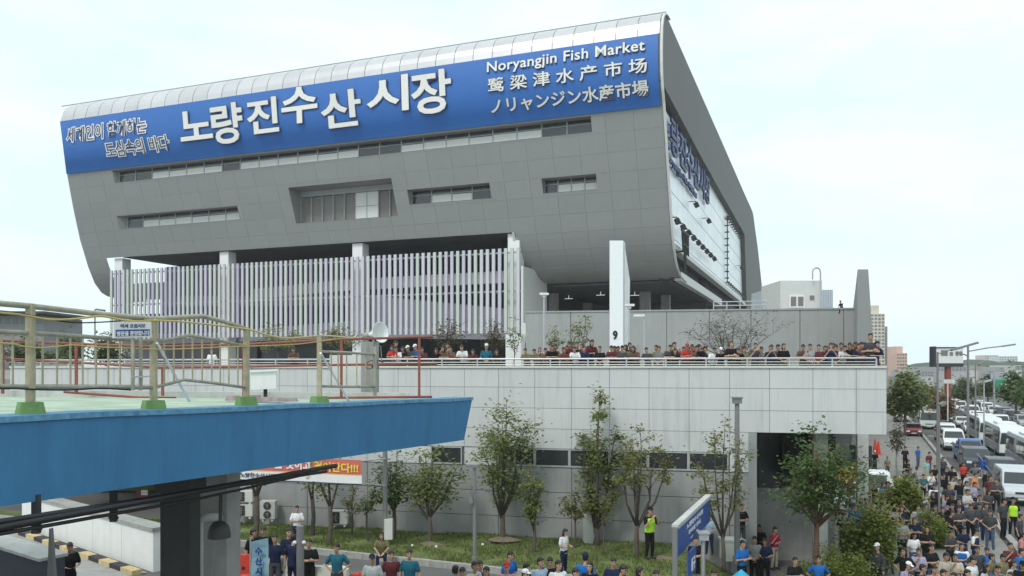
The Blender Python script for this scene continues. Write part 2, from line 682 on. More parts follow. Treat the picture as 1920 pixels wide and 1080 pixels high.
# road and pavement on the right
LA = lambda Y, off=0: Vector((30 + (Y - 48.6) * .437 + off * .916, Y - off * .40, 0))       # centre of the parked lane
rd = MB()
for (o0, o1, dz, nm, mm) in ((-9.5, -2.3, .06, 'pavement', 'paving'), (-1.6, 13.5, .012, 'road', 'asphalt')):
    b = MB()
    Ys = [22, 30, 40, 50, 60, 80, 110, 150, 220, 320, 420]
    vv = []
    for Y in Ys:
        for o_ in (o0, (o0 + o1) / 2, o1):
            p = LA(Y, o_)
            vv.append((p.x, p.y, max(ground(p.x, p.y), 0) + dz))
    b.add(vv, [(3 * i + j, 3 * i + j + 1, 3 * i + j + 4, 3 * i + j + 3) for i in range(len(Ys) - 1) for j in (0, 1)])
    struct(nm, b, M[mm])
b = MB()
for o_ in (2.0, 5.5, 9.0):
    for k in range(30):
        a, c = LA(26 + 8 * k, o_), LA(30 + 8 * k, o_)
        s = Vector((.916, -.40, 0)) * .07
        up = Vector((0, 0, .018))
        b.quad(a - s + up, a + s + up, c + s + up, c - s + up)
for Yc in (58.5, 94):
    a, c = LA(Yc, -1.4), LA(Yc, 1.9)
    d = Vector((.40, .916, 0)) * .3
    up = Vector((0, 0, .018))
    b.quad(a - d + up, c - d + up, c + d + up, a + d + up)
struct('lane_marking', b, M['paint_white'])
b = MB()
for k in range(60):
    a, c = LA(24 + 3 * k, -1.95), LA(26.98 + 3 * k, -1.95)
    b.bar(a + Vector((0, 0, .07)), c + Vector((0, 0, .07)), .3, .15)
struct('road_kerb', b, M['kerb'])

# ------------------------------------------------------------------ market building
D1 = Vector((-.934, .3565, 0))
D2 = Vector((.3565, .934, 0))
BX, BY = 15.5, 85.0


def F(t, s, z):
    return Vector((BX - .934 * t + .3565 * s, BY + .3565 * t + .934 * s, E + z))


def catmull(pts, n=6):
    out = []
    for i in range(len(pts) - 1):
        p0, p1, p2, p3 = pts[max(i - 1, 0)], pts[i], pts[i + 1], pts[min(i + 2, len(pts) - 1)]
        for k in range(n):
            t = k / n
            out.append(tuple(.5 * ((2 * b_) + (-a_ + c_) * t + (2 * a_ - 5 * b_ + 4 * c_ - d_) * t * t + (-a_ + 3 * b_ - 3 * c_ + d_) * t ** 3)
                             for a_, b_, c_, d_ in zip(p0, p1, p2, p3)))
    out.append(tuple(pts[-1]))
    return out


# (s, z) from the roof down to the rolled underside
PTS = catmull([(4.6, 38.35), (2.6, 38.15), (1.1, 37.4), (.25, 36.3), (0, 35.05), (-.15, 33), (0, 31), (.55, 29.3), (1.4, 27.85),
               (3.2, 23), (5.2, 18), (6.4, 15.2), (7.8, 13.1), (9.7, 11.6), (12.4, 10.8), (16.5, 10.55)])
ARC = [0]
for i in range(1, len(PTS)):
    ARC.append(ARC[-1] + math.hypot(PTS[i][0] - PTS[i - 1][0], PTS[i][1] - PTS[i - 1][1]))


def prof(u):
    u = max(0, min(ARC[-1], u))
    for i in range(1, len(ARC)):
        if u <= ARC[i]:
            f = (u - ARC[i - 1]) / (ARC[i] - ARC[i - 1])
            return tuple(a + (c - a) * f for a, c in zip(PTS[i - 1], PTS[i]))
    return PTS[-1]


def u_of_z(z):
    lo, hi = 0, ARC[-1]
    for _ in range(40):
        m = (lo + hi) / 2
        if prof(m)[1] > z:
            lo = m
        else:
            hi = m
    return lo


def s_of_z(z):
    return prof(u_of_z(z))[0]


def nrm(u):
    a, c = prof(u - .05), prof(u + .05)
    ds, dz = c[0] - a[0], c[1] - a[1]
    L = math.hypot(ds, dz)
    return (dz / L, -ds / L)            # (s, z) pointing out of the building


def t_at(x, s):
    q = (x - CX) / FPX
    return (BX + .3565 * s - q * (BY + .934 * s)) / (.934 + .3565 * q)


def z_at(y, t, s):
    return (HY - y) / FPX * (BY + .3565 * t + .934 * s)


SIL = [(195, 140), (205, 120), (228, 113), (325, 125), (390, 137), (450, 150), (500, 165), (530, 177), (548, 190), (557, 205), (560, 235)]


def tL(u):
    s, z = prof(u)
    Y = BY + .3565 * 85 + .934 * s
    y = HY - z * FPX / Y
    if y <= SIL[0][0]:
        x = SIL[0][1]
    else:
        x = SIL[-1][1]
        for (a, c), (a2, c2) in zip(SIL, SIL[1:]):
            if a <= y <= a2:
                x = c + (c2 - c) * (y - a) / (a2 - a)
                break
    return t_at(x, s)


T = t_at(113, 0)


def skew(t, u):
    if t < T - 18:
        return t
    return t + (tL(u) - T) * (t - (T - 18)) / 18


def FU(t, u, out=0.0):
    s, z = prof(u)
    n = nrm(u)
    return F(skew(t, u), s + n[0] * out, z + n[1] * out)


bld = thing('market_building', 'grey market hall with rolled facade, silver roof edge and white finned screen', 'building', F(T / 2, 20, -8))
U0, U35, U28, U162, U1 = 0, u_of_z(35.05), u_of_z(27.85), u_of_z(16.2), ARC[-1]

# windows as (x left, x right, y top at left, y bottom at left) converted to t and z
HOLES = []


def hole(xl, xr, ytl, ybl, kind, depth):
    z1, z0 = 20, 18
    for _ in range(6):
        s1, s0 = s_of_z(z1), s_of_z(z0)
        t1 = t_at(xl, s1)
        z1 = z_at(ytl, t1, s1)
        z0 = z_at(ybl, t_at(xl, s0), s0)
    t0 = t_at(xr, s1)
    HOLES.append(dict(t0=t0, t1=t1, z0=z0, z1=z1, u0=u_of_z(z1), u1=u_of_z(z0), kind=kind, depth=depth))


hole(212, 1107, 319.5, 343, 'strip', .55)
hole(226, 444, 405, 429, 'strip2', .7)
hole(540, 733, 352, 420, 'loggia', 1.3)
hole(763, 917, 356, 384, 'strip2', .7)
hole(1015, 1117, 335, 363, 'strip2', .7)
HOLES[0]['u0'] = U28 + .18
HOLES[0]['z1'] = prof(U28 + .18)[1]
TA, TB = t_at(966, 6), t_at(214, 6)
NOTCH = dict(t0=TA, t1=TB, u0=U162, u1=U1 + 1)


def in_hole(t, u):
    for h in HOLES + [NOTCH]:
        if h['t0'] < t < h['t1'] and h['u0'] < u < h['u1']:
            return True
    return False


NC = 27
cols = [T * i / NC for i in range(NC + 1)]
rows = [U28]
while rows[-1] + 2.15 < U1 - 1.2:
    rows.append(rows[-1] + 2.15)
rows.append(U1)
GAP = .009


def lines(base, extra, g_):
    o_ = set()
    for v in base:
        o_.add(round(v - g_, 4))
        o_.add(round(v + g_, 4))
    for v in extra:
        o_.add(round(v, 4))
    return sorted(o_)


t_ex = [h[k] for h in HOLES + [NOTCH] for k in ('t0', 't1')]
u_ex = [h[k] for h in HOLES + [NOTCH] for k in ('u0', 'u1') if h[k] <= U1]
for r0, r1 in zip(rows, rows[1:]):
    u_ex += [r0 + (r1 - r0) * f for f in (.33, .67)]
for c0, c1 in zip(cols, cols[1:]):
    pass
TLINES = [t for t in lines(cols, t_ex, GAP) if -.01 <= t <= T + .01]
ULINES = [u for u in lines(rows, u_ex, GAP) if U28 - .1 <= u <= U1 + .01]


def grid_piece(tl, ul, out, thick, keep):
    mbx = MB()
    idx = {}
    edges = {}
    faces = []

    def vid(i, j):
        if (i, j) not in idx:
            idx[(i, j)] = len(mbx.v)
            mbx.v.append(FU(tl[i], ul[j], out))
        return idx[(i, j)]
    for i in range(len(tl) - 1):
        for j in range(len(ul) - 1):
            if keep((tl[i] + tl[i + 1]) / 2, (ul[j] + ul[j + 1]) / 2):
                f = (vid(i, j), vid(i, j + 1), vid(i + 1, j + 1), vid(i + 1, j))
                faces.append(f)
                ks = [(i, j), (i, j + 1), (i + 1, j + 1), (i + 1, j)]
                for a, c in zip(ks, ks[1:] + ks[:1]):
                    edges[(a, c)] = edges.get((a, c), 0) + 1
    mbx.f = faces[:]
    if thick:
        inner = {}
        for (a, c) in list(edges):
            if (c, a) in edges:
                continue
            for k in (a, c):
                if k not in inner:
                    inner[k] = len(mbx.v)
                    mbx.v.append(FU(tl[k[0]], ul[k[1]], out - thick))
            mbx.f.append((idx[c], idx[a], inner[a], inner[c]))
    mbx.mi = [0] * len(mbx.f)
    return mbx


# backing shell of the whole front (behind the panels), banner zone included
shell_u = [U35, U35 + 2, U35 + 4, U35 + 5.5] + ULINES
sh = grid_piece(TLINES, shell_u, -.10, 0, lambda t, u: not in_hole(t, u))
sh.build('facade_backing', M['shell'], bld, fix=False)
npan = 0
for i in range(NC):
    for j in range(len(rows) - 1):
        a0, a1, b0, b1 = cols[i] + GAP, cols[i + 1] - GAP, rows[j] + GAP, rows[j + 1] - GAP
        if i == 0:
            a0 = 0
        if i == NC - 1:
            a1 = T
        tl = [t for t in TLINES if a0 - 1e-3 <= t <= a1 + 1e-3]
        ul = [u for u in ULINES if b0 - 1e-3 <= u <= b1 + 1e-3]
        if i == 0:
            tl = [0.0] + [t for t in tl if t > GAP + .01]
        if i == NC - 1:
            tl = [t for t in tl if t < T - GAP - .01] + [T]
        pc = grid_piece(tl, ul, -.05, .04, lambda t, u: not in_hole(t, u))
        if pc.f:
            for q_ in islands(pc):
                q_.build('facade_panel', M['facade'], bld, smooth=False, fix=False)

# silver rolled roof edge: separate sheets with standing seams
for i in range(36):
    t0, t1 = T * i / 36 + .04, T * (i + 1) / 36 - .04
    if i == 35:
        t1 = T
    ul = [U0 + (U35 - U0) * k / 9 for k in range(10)]
    grid_piece([t0, (t0 + t1) / 2, t1], ul, .02, .12, lambda t, u: True).build('roof_sheet', M['silver'], bld, smooth=False, fix=False)
grid_piece([0, T / 2, T], [U0 + (U35 - U0) * k / 9 for k in range(10)], -.06, 0, lambda t, u: True).build('roof_backing', M['shell'], bld, fix=False)
b = MB()
b.tube([F(skew(t, 0), 3.6, 38.75) for t in (0, 10, 30, 50, 70, T)], .07, 6)
for k in range(40):
    b.bar(F(T * k / 39.5, 3.6, 38.2), F(T * k / 39.5, 3.6, 38.75), .07)
b.build('roof_rail', M['mullion'], bld)
b = MB()
b.quad(F(0, 4.4, 38.3), F(T, 4.4, 38.3), F(T, 124, 38.3), F(0, 124, 38.3))
b.quad(F(T - 1.5, 6, 38.2), F(T - 1.5, 124, 38.2), F(T - 1.5, 124, 17.2), F(T - 1.5, 9, 17.2))
b.build('flat_roof', M['fascia'], bld, fix=False)

# windows: a reveal with mullions, panes as sub-parts
for h in HOLES:
    zc = (h['z0'] + h['z1']) / 2
    sb = s_of_z(zc) + h['depth'] + abs(s_of_z(h['z0']) - s_of_z(h['z1'])) / 2
    t0, t1, z0, z1 = h['t0'], h['t1'], h['z0'], h['z1']
    b = MB()
    n = 24 if h['kind'] == 'strip' else 1

    def front(t, z):
        return FU(t, u_of_z(z), -.02)
    for k in range(n):
        ta, tb = t0 + (t1 - t0) * k / n, t0 + (t1 - t0) * (k + 1) / n
        b.quad(front(ta, z1), front(tb, z1), F(tb, sb + .1, z1 + .02), F(ta, sb + .1, z1 + .02))
        b.quad(front(tb, z0), front(ta, z0), F(ta, sb + .1, z0 - .02), F(tb, sb + .1, z0 - .02))
    b.quad(front(t0, z0), front(t0, z1), F(t0, sb + .1, z1), F(t0, sb + .1, z0))
    b.quad(front(t1, z1), front(t1, z0), F(t1, sb + .1, z0), F(t1, sb + .1, z1))
    w = b.build('window', M['fascia'], bld, fix=False)
    W_, H_ = t1 - t0, z1 - z0
    if h['kind'] == 'loggia':
        spans = []
        for k in range(9):
            spans.append((t0 + W_ * k / 9, t0 + W_ * (k + 1) / 9))
        for k, (a, c) in enumerate(spans):
            kk = 8 - k
            zt = z1 - .75
            white = kk in (5, 6, 7 - 0) and kk in (5, 6)
            p = MB()
            nz = 2 if white else 1
            for q in range(nz):
                p.frame(F(a, sb - (.25 if white else 0), 0), D1, D2, (0, 0, 1), .05, c - a - .05, 0, .12,
                        z0 + (zt - z0) * q / nz + .02, z0 + (zt - z0) * (q + 1) / nz - .03)
            p.build('shutter', M['offwhite'] if white else M['taupe'], w)
        fr = MB()
        for k in range(10):
            fr.frame(F(t0 + W_ * k / 9, sb - .3, 0), D1, D2, (0, 0, 1), -.05, .05, 0, .3, z0, z1 - .7)
        fr.frame(F(t0, sb - .3, 0), D1, D2, (0, 0, 1), 0, W_, 0, .5, z1 - .72, z1)
        fr.build('frame', M['mullion'], w)
    else:
        n = max(4, round(W_ / 3.0))
        fr = MB()
        fr.frame(F(t0, sb - .06, 0), D1, D2, (0, 0, 1), 0, W_, 0, .12, z0 + H_ * .66, z0 + H_ * .66 + .07)
        for k in range(n + 1):
            fr.frame(F(t0 + W_ * k / n, sb - .1, 0), D1, D2, (0, 0, 1), -.06, .06, 0, .2, z0, z1)
        fr.build('frame', M['mullion'], w)
        for k in range(n):
            a, c = t0 + W_ * k / n + .06, t0 + W_ * (k + 1) / n - .06
            p = MB()
            p.frame(F(a, sb, 0), D1, D2, (0, 0, 1), 0, c - a, 0, .05, z0, z1)
            p.build('pane', M['glass_dark'], w)
            kk = n - 1 - k
            skip = (h['kind'] == 'strip' and (kk in (0, 1) or kk in (6, 13, 14) or kk > n - 3)) or (h['kind'] == 'strip2' and (kk == 0 or R.random() < .2))
            if not skip:
                p = MB()
                p.frame(F(a, sb, 0), D1, D2, (0, 0, 1), 0, c - a, -.04, -.01, z0 + .02, z0 + H_ * R.choice((.58, .62, .62)))
                p.build('lower_panel', M['offwhite'], w)  # off-white panel across the lower part of the pane

# side frame (plane t = 0): outer edge follows the profile, inner edge bounds the glazing
outer, inner = [], []
for k in range(30):
    u = U1 - (U1 - 0) * k / 29
    s, z = prof(u)
    outer.append((s, z))
    zi = min(max(z, 10.2), 30.2)
    inner.append((s_of_z(max(zi, 10.7)) + .4 if z < 30.2 else min(s + .4, 1.6), zi))
outer += [(30, 38.3), (60, 38.3), (95, 38.2), (124, 37.9), (131, 35), (140, 31.5), (152, 25), (165, 18), (172, 8)]
inner += [(30, 29.6), (60, 29.4), (95, 29.3), (99, 29.2), (100, 28.5), (101.5, 25), (103, 21), (105, 15), (107, 8)]
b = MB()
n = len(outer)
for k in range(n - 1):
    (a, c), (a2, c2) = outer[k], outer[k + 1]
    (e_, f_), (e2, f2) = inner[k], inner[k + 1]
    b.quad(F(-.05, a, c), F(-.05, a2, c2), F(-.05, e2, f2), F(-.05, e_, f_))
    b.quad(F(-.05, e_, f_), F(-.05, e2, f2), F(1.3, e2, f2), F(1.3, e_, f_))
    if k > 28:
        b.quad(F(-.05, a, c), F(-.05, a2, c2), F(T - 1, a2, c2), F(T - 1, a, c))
b.build('side_fascia', M['fascia_shaded'], bld, fix=False)
b = MB()
for k in range(29):
    (a, c), (a2, c2) = outer[k], outer[k + 1]
    b.prism([F(-.30, a - .05, c), F(-.30, a2 - .05, c2), F(-.06, a2 - .05, c2), F(-.06, a - .05, c)], D2 * .35)
b.build('edge_trim', M['offwhite'], bld)
# pale curtain wall on the long side
zr = [14.3, 15.6, 18.3, 21.0, 23.7, 26.4, 29.6]
SC = [i * 4.2 for i in range(26)]
for r in range(6):
    z0, z1 = zr[r], zr[r + 1]
    for k in range(25):
        a, c = SC[k], SC[k + 1]
        lo0, lo1 = s_of_z(z0) + .3, s_of_z(z1) + .3
        if c < max(lo0, lo1) + .4:
            continue
        a0, a1 = max(a, lo0), max(a, lo1)
        p = MB()
        p.prism([F(.9, a0 + .05, z0 + .05), F(.9, c - .05, z0 + .05), F(.9, c - .05, z1 - .05), F(.9, a1 + .05, z1 - .05)], D1 * .12)
        p.build('glass_pane', M['glass_pale'], bld)
b = MB()
b.prism([F(1.1, s_of_z(z) + .35, z) for z in (14.2, 17, 20, 24, 27, 29.7)][::-1] + [F(1.1, 106, 14.2), F(1.1, 106, 29.7)], D1 * .2)
b.build('curtain_wall_backing', M['mullion'], bld)
b = MB()
b.frame(F(.1, 0, 0), D1, D2, (0, 0, 1), 0, 1.0, 10.4, 107, 13.9, 14.5)
b.build('sill_beam', M['offwhite'], bld)
b = MB()
b.frame(F(-.1, 0, 0), D1, D2, (0, 0, 1), 0, .8, 13.2, 56, 10.45, 11.5)
b.build('floor_edge', M['offwhite'], bld)
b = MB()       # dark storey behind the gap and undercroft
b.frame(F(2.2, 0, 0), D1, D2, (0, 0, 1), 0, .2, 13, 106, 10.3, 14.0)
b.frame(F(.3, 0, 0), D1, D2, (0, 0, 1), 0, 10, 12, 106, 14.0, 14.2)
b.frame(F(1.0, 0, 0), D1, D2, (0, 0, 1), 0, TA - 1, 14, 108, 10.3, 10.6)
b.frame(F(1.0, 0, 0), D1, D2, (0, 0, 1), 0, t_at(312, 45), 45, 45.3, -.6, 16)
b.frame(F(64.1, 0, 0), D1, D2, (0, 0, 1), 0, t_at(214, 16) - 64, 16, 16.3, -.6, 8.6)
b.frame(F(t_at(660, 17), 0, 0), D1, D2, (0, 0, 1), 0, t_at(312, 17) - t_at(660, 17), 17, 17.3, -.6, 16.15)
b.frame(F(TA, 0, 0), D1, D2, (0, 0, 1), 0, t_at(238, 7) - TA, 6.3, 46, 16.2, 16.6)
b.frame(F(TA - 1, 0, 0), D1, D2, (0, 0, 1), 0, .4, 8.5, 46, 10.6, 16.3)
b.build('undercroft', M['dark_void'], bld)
b = MB()       # cut edge of the roll beside the screen
ul = [U162 + (U1 - U162) * k / 12 for k in range(13)]
for a, c in zip(ul, ul[1:]):
    s0, z0 = prof(a)
    s1, z1 = prof(c)
    b.prism([F(TA + .1, s0, z0), F(TA + .1, s1, z1), F(TA + .1, s1 + .5, z1 + .75), F(TA + .1, s0 + .9, z0 + .2)], D1 * .3)
b.build('roll_edge', M['offwhite'], bld)
for x, sdep in ((222, 6.4), (420, 6.4), (670, 6.4), (963, 6.4)):
    t = t_at(x, sdep)
    b = MB()
    b.frame(F(t, sdep, 0), D1, D2, (0, 0, 1), -.75, .75, 0, 1.6, -.6, 16.15)
    b.build('column', M['white'], bld)
for x, sdep, w in ((1036, 22, 1.1), (1208, 24, 1.3), (1247, 30, 1.2), (1100, 40, 1.2), (1160, 34, 1.2)):
    t = t_at(x, sdep)
    b = MB()
    b.frame(F(t, sdep, 0), D1, D2, (0, 0, 1), -w / 2, w / 2, 0, w, -.6, 10.3)
    b.build('column', M['concrete'], bld)
for x, y, sdep in ((1066, 570, 26), (1126, 563, 22), (1010, 560, 30), (1190, 566, 24)):
    t = t_at(x, sdep)
    b = MB()
    b.frame(F(t, sdep, 0), D1, D2, (0, 0, 1), -.6, .6, 0, .14, 9.78, 9.85)
    b.frame(F(t, sdep + .05, 0), D1, D2, (0, 0, 1), -.03, .03, 0, .05, 9.86, 10.3)
    b.build('ceiling_tube', M['lit_tube'], bld)
# ramps behind the screen
M['ramp'] = mat('ramp_panel', (.40, .40, .44), .6, var=.05)
sR = 9.0
for (x0, x1, za0, za1, zb0, zb1, sd) in ((955, 640, 10.6, 12.1, 10.4, 11.9, 9.5), (640, 470, 10.4, 11.9, 9.6, 11.1, 9.5),
                                         (970, 655, 3.4, 7.1, 4.0, 9.9, 8.5), (655, 430, 4.0, 6.2, 3.6, 5.2, 8.5), (430, 215, 3.6, 5.0, 3.4, 4.9, 8.5),
                                         (655, 300, 8.6, 10.0, 9.4, 11.0, 12), (330, 214, 10.6, 13.2, 10.6, 13.2, 13)):
    ta, tb = t_at(x0, sd), t_at(x1, sd)
    b = MB()
    b.prism([F(ta + .02, sd, za0), F(tb - .02, sd, zb0), F(tb - .02, sd, zb1), F(ta + .02, sd, za1)], D2 * .3)
    b.build('ramp_parapet', M['ramp'] if (sd < 11 and x0 > 640) else M['fascia'], bld)
# screen of upright fins
FIN_COL = [(.56, .56, .60), (.51, .49, .58), (.51, .555, .515), (.56, .56, .56), (.43, .40, .50), (.56, .56, .545)]
fm = [mat('fin_paint', c, .45, var=.03) for c in FIN_COL]
sF = 5.0
tf0, tf1 = t_at(971, sF), t_at(208, sF)
NF = 82
finmesh = MB()
finmesh.frame((0, 0, 0), D1, D2, (0, 0, 1), -.195, .195, 0, .2, 4.1, 14.2)
FME = []
for m_ in fm:
    me = finmesh.mesh('screen_fin', m_)
    finmesh.fixn(me)
    FME.append(me)
for k in range(NF):
    t = tf0 + (tf1 - tf0) * k / (NF - 1)
    r = R.random()
    left = k / NF
    ci = 0 if r > .35 + .5 * left else R.choice((1, 2, 3, 4, 1, 2))
    o = link('screen_fin', FME[ci], bld)
    o.location = F(t, sF, 0) - ROOT_LOC[bld]
b = MB()
for z in (4.6, 9.0, 13.6):
    b.frame(F(tf0, sF + .24, 0), D1, D2, (0, 0, 1), -.3, tf1 - tf0 + .3, 0, .2, z, z + .2)
for k in range(9):
    t = tf0 + (tf1 - tf0) * (k + .5) / 9
    b.frame(F(t, sF + .3, 0), D1, D2, (0, 0, 1), -.07, .07, 0, 2.4, 9.02, 9.18)
b.build('screen_rail', M['mullion'], bld)
b = MB()       # left flank wall of the screen
b.frame(F(tf0 - .65, sF, 0), D1, D2, (0, 0, 1), 0, .3, .1, 9, 3.0, 12)
b.build('screen_end_wall', M['offwhite'], bld)

# ---- the blue banner with its lettering
ban = thing('sign_banner', 'long blue banner with white Korean, English, Chinese and Japanese lettering across the facade', 'banner', F(T / 2, 0, 27))
ul = [U35 + .05 + (U28 - U35 - .1) * k / 10 for k in range(11)]
grid_piece([.15 + (T - .2) * k / 20 for k in range(21)], ul, .10, 0, lambda t, u: True).build('cloth', M['banner_blue'], ban, smooth=True, fix=False)


def bann_text(name, s, xl, xr, yt, yb, thick, bold, m, out=.14, sp=1.0):
    xc = (xl + xr) / 2
    z1 = z0 = 31
    for _ in range(4):
        s1, s0 = s_of_z(z1), s_of_z(z0)
        z1 = z_at(yt, t_at(xc, s1), s1)
        z0 = z_at(yb, t_at(xc, s0), s0)
    s1, s0 = s_of_z(z1), s_of_z(z0)
    sm = (s0 + s1) / 2
    dev = min(0, s_of_z((z0 + z1) / 2) - sm)
    ta, tb = t_at(xl, sm), t_at(xr, sm)
    o = F(ta, s0 + dev - out, z0)
    put_letters('letter', m, ban, s, o, D1 * (tb - ta), D2 * (s1 - s0) + Vector((0, 0, z1 - z0)), -D2, thick, bold, sp)


for ch, xl, xr, yt, yb in (('노', 342, 402, 208, 264), ('량', 403, 461, 196, 272), ('진', 468, 526, 186, 252), ('수', 532, 599, 165, 233),
                           ('산', 606, 681, 172, 241), ('시', 691, 769, 146, 213), ('장', 775, 850, 135, 216)):
    bann_text('letter', ch, xl - 1, xr + 1, yt - 1, yb + 1, .05, .042, M['letter_navy'], .15)
    bann_text('letter', ch, xl, xr, yt, yb, .10, .022, M['letter_white'], .19)
for s_, xl, xr, yt, yb, bo, sp in (('Noryangjin Fish Market', 915, 1210, 97, 123, .012, 1.05), ('鹭 梁 津 水 产 市 场', 917, 1214, 129, 157, .012, 1.0),
                                   ('ノリャンジン水産市場', 922, 1217, 169, 199, .018, 1.0)):
    bann_text('lettering', s_, xl - .7, xr + 1.2, yt + .8, yb + 1.2, .05, bo + .004, M['letter_navy'], .17, sp)
    bann_text('lettering', s_, xl, xr, yt, yb, .08, bo, M['letter_white'], .23, sp)
for s_, xl, xr, yt, yb in (('세계인이 함께하는', 128, 276, 231, 259), ('도심속의 바다', 202, 319, 261, 290)):
    bann_text('lettering', s_, xl - 2, xr + 2, yt - 2, yb + 2, .02, .075, M['letter_white'], .16)
    bann_text('lettering', s_, xl, xr, yt, yb, .02, .0, M['letter_navy'], .20)

# channel letters along the side
side = thing('side_sign', 'navy upright Korean letters along the pale glass side of the market hall', 'sign', F(-.3, 20, 24))
for k, ch in enumerate('노량진수산시장'):
    mbx = MB()
    put_text(mbx, ch, F(.55, 3.2 + k * 5.9, 24.9), D2 * 5.0, Vector((0, 0, 4.3)), -D1, .25, .02)
    for q in (.25, .75):
        mbx.bar(F(.5, 3.2 + k * 5.9 + 5 * q, 26.9), F(.92, 3.2 + k * 5.9 + 5 * q, 26.9), .12)
    mbx.build('letter', M['side_letter'], side, fix=False)
mbx = MB()
put_letters('letter', M['side_letter'], side, 'Noryangjin Fish Market', F(.6, 6, 23.3), D2 * 24, Vector((0, 0, 1.1)), -D1, .25, .02)
# flood lights on the side
def flood(s, z, label):
    t = thing('floodlight', label, 'floodlight', F(-.2, s, z), 'floodlights on the glass side of the market hall')
    b = MB()
    b.bar(F(.9, s, z), F(.0, s, z), .1)
    b.bar(F(.0, s, z), F(.0, s, z - .4), .1)
    b.build('bracket', M['steel_dark'], t)
    b = MB()
    b.frame(F(0, s, z - .4), (D1 * .9 - Vector((0, 0, .4))).normalized(), D2, (D1 * .4 + Vector((0, 0, .9))).normalized(), -.35, .25, -.5, .5, -.4, .15)
    b.build('housing', M['steel_dark'], t)
for k in range(9):
    q = ('nearest', 'second', 'third', 'fourth', 'middle', 'sixth', 'seventh', 'eighth', 'farthest')[k]
    flood(10.6 + k * 4.4, 17.6, 'dark floodlight, %s in the low row of nine on the glass side' % q)
for s, z, q in ((26, 22.4, 'nearer of the two higher ones'), (39, 22.4, 'farther of the two higher ones'), (92, 21.5, 'lone one near the back edge')):
    flood(s, z, 'dark floodlight on the glass side, %s' % q)
b = MB()
for k in range(5):
    b.bar(F(-.6, 11.6 + k * 1.0, 13.6), F(-.6, 10.6 + k * 1.2, 16.2), .16)
b.bar(F(-.6, 10.4, 16.1), F(-.6, 16, 16.1), .2)
b.bar(F(-.6, 11.5, 14.6), F(-.6, 15.6, 14.6), .2)
b.bar(F(-.6, 13, 11.6), F(-.6, 13, 14.6), .3)
b.bar(F(.6, 13, 13.9), F(-.6, 13, 13.9), .2)
solo('lamp_bracket', b, M['steel_dark'], 'dark steel lattice bracket at the lower corner of the glass side', 'bracket')
b = MB()
for a, c in (((70, 28.2), (99, 28.2)), ((70, 28.2), (70, 16)), ((70, 16), (104, 16))):
    n = 10
    p0, p1 = F(.5, *a), F(.5, *c)
    b.bar(p0, p1, .16)
    for k in range(n):
        q = p0.lerp(p1, (k + .5) / n)
        b.bar(q - D1 * .3, q + D1 * .42, .22)
solo('maintenance_rail', b, M['steel_dark'], 'thin dark rectangular rail frame on the far end of the glass side', 'rail')
# ------------------------------------------------------------------ raised deck with its pale panelled wall
WD = Vector((1, -.235, 0)).normalized()          # along the wall to the right
WN = Vector((-.235, -1, 0)).normalized()         # out of the wall, towards the lawn
WB = -WN
deck = thing('deck_wall', 'long pale panelled retaining wall of the raised market deck above the lawn', 'wall', (0, 34, 0))
pxs = [20, 68, 117, 166, 215, 265, 316, 368, 420, 472, 525, 577, 632, 689, 747, 808, 871, 935, 1003, 1072, 1143, 1217, 1292, 1368, 1443, 1524, 1605, 1662]
RZ = [8.0, 7.22, 6.40, 5.59, 4.82]


def wp(x, z, out=0.0):
    X, Y = wall_at(x)
    return Vector((X, Y, z)) + WN * out


def panel(x0, x1, z0, z1, name, m, parent, g_=.007, out=.03):
    b = MB()
    a, c = wp(x0, z0), wp(x1, z0)
    d = (c - a).normalized()
    b.frame(a, d, WN, (0, 0, 1), g_, (c - a).length - g_, 0, out, g_, z1 - z0 - g_)
    return b.build(name, m, parent)


for x0, x1 in zip(pxs, pxs[1:]):
    for z1, z0 in zip(RZ, RZ[1:]):
        if (z0 < 5.5 and x0 < 360) or (z0 < 5 and x0 >= 1440):
            continue
        xe = min(x1, 1419) if (z0 < 5 and x1 > 1419) else x1
        panel(x0, xe, z0, z1, 'wall_panel', M['panel'], deck)
low = [v for v in pxs if 360 < v < 1400] + [1419]
for x0, x1 in zip(low, low[1:]):
    if (x0 >= 1003 and x1 <= 1368) or x0 in (808, 935):
        pass
    else:
        panel(x0, x1, 4.10, 4.80, 'wall_panel', M['panel'], deck)
LZ = [4.08, 3.1, 2.1, .2]
low2 = low[::2] if len(low) % 2 else low[::2] + [1419]
for x0, x1 in zip(low2, low2[1:]):
    for z1, z0 in zip(LZ, LZ[1:]):
        panel(x0, x1, z0, z1, 'wall_panel', M['panel_low'], deck, .012, .02)
# low strip windows
for k, (x0, x1) in enumerate(((808, 867), (965, 1003), (1003, 1068), (1068, 1143), (1143, 1215), (1215, 1291), (1291, 1366))):
    b = MB()
    a, c = wp(x0, 4.1), wp(x1, 4.1)
    d = (c - a).normalized()
    L = (c - a).length
    b.frame(a, d, WN, (0, 0, 1), .0, L, -.05, .06, 0, .06)
    b.frame(a, d, WN, (0, 0, 1), .0, L, -.05, .06, .66, .71)
    b.frame(a, d, WN, (0, 0, 1), .0, .05, -.05, .06, .061, .659)
    b.frame(a, d, WN, (0, 0, 1), L - .05, L - .001, -.05, .06, .061, .659)
    w = b.build('window', M['steel'], deck)
    p = MB()
    p.frame(a, d, WN, (0, 0, 1), .05, L - .05, .0, .02, .06, .66)
    p.build('pane', M['glass_dark'], w)
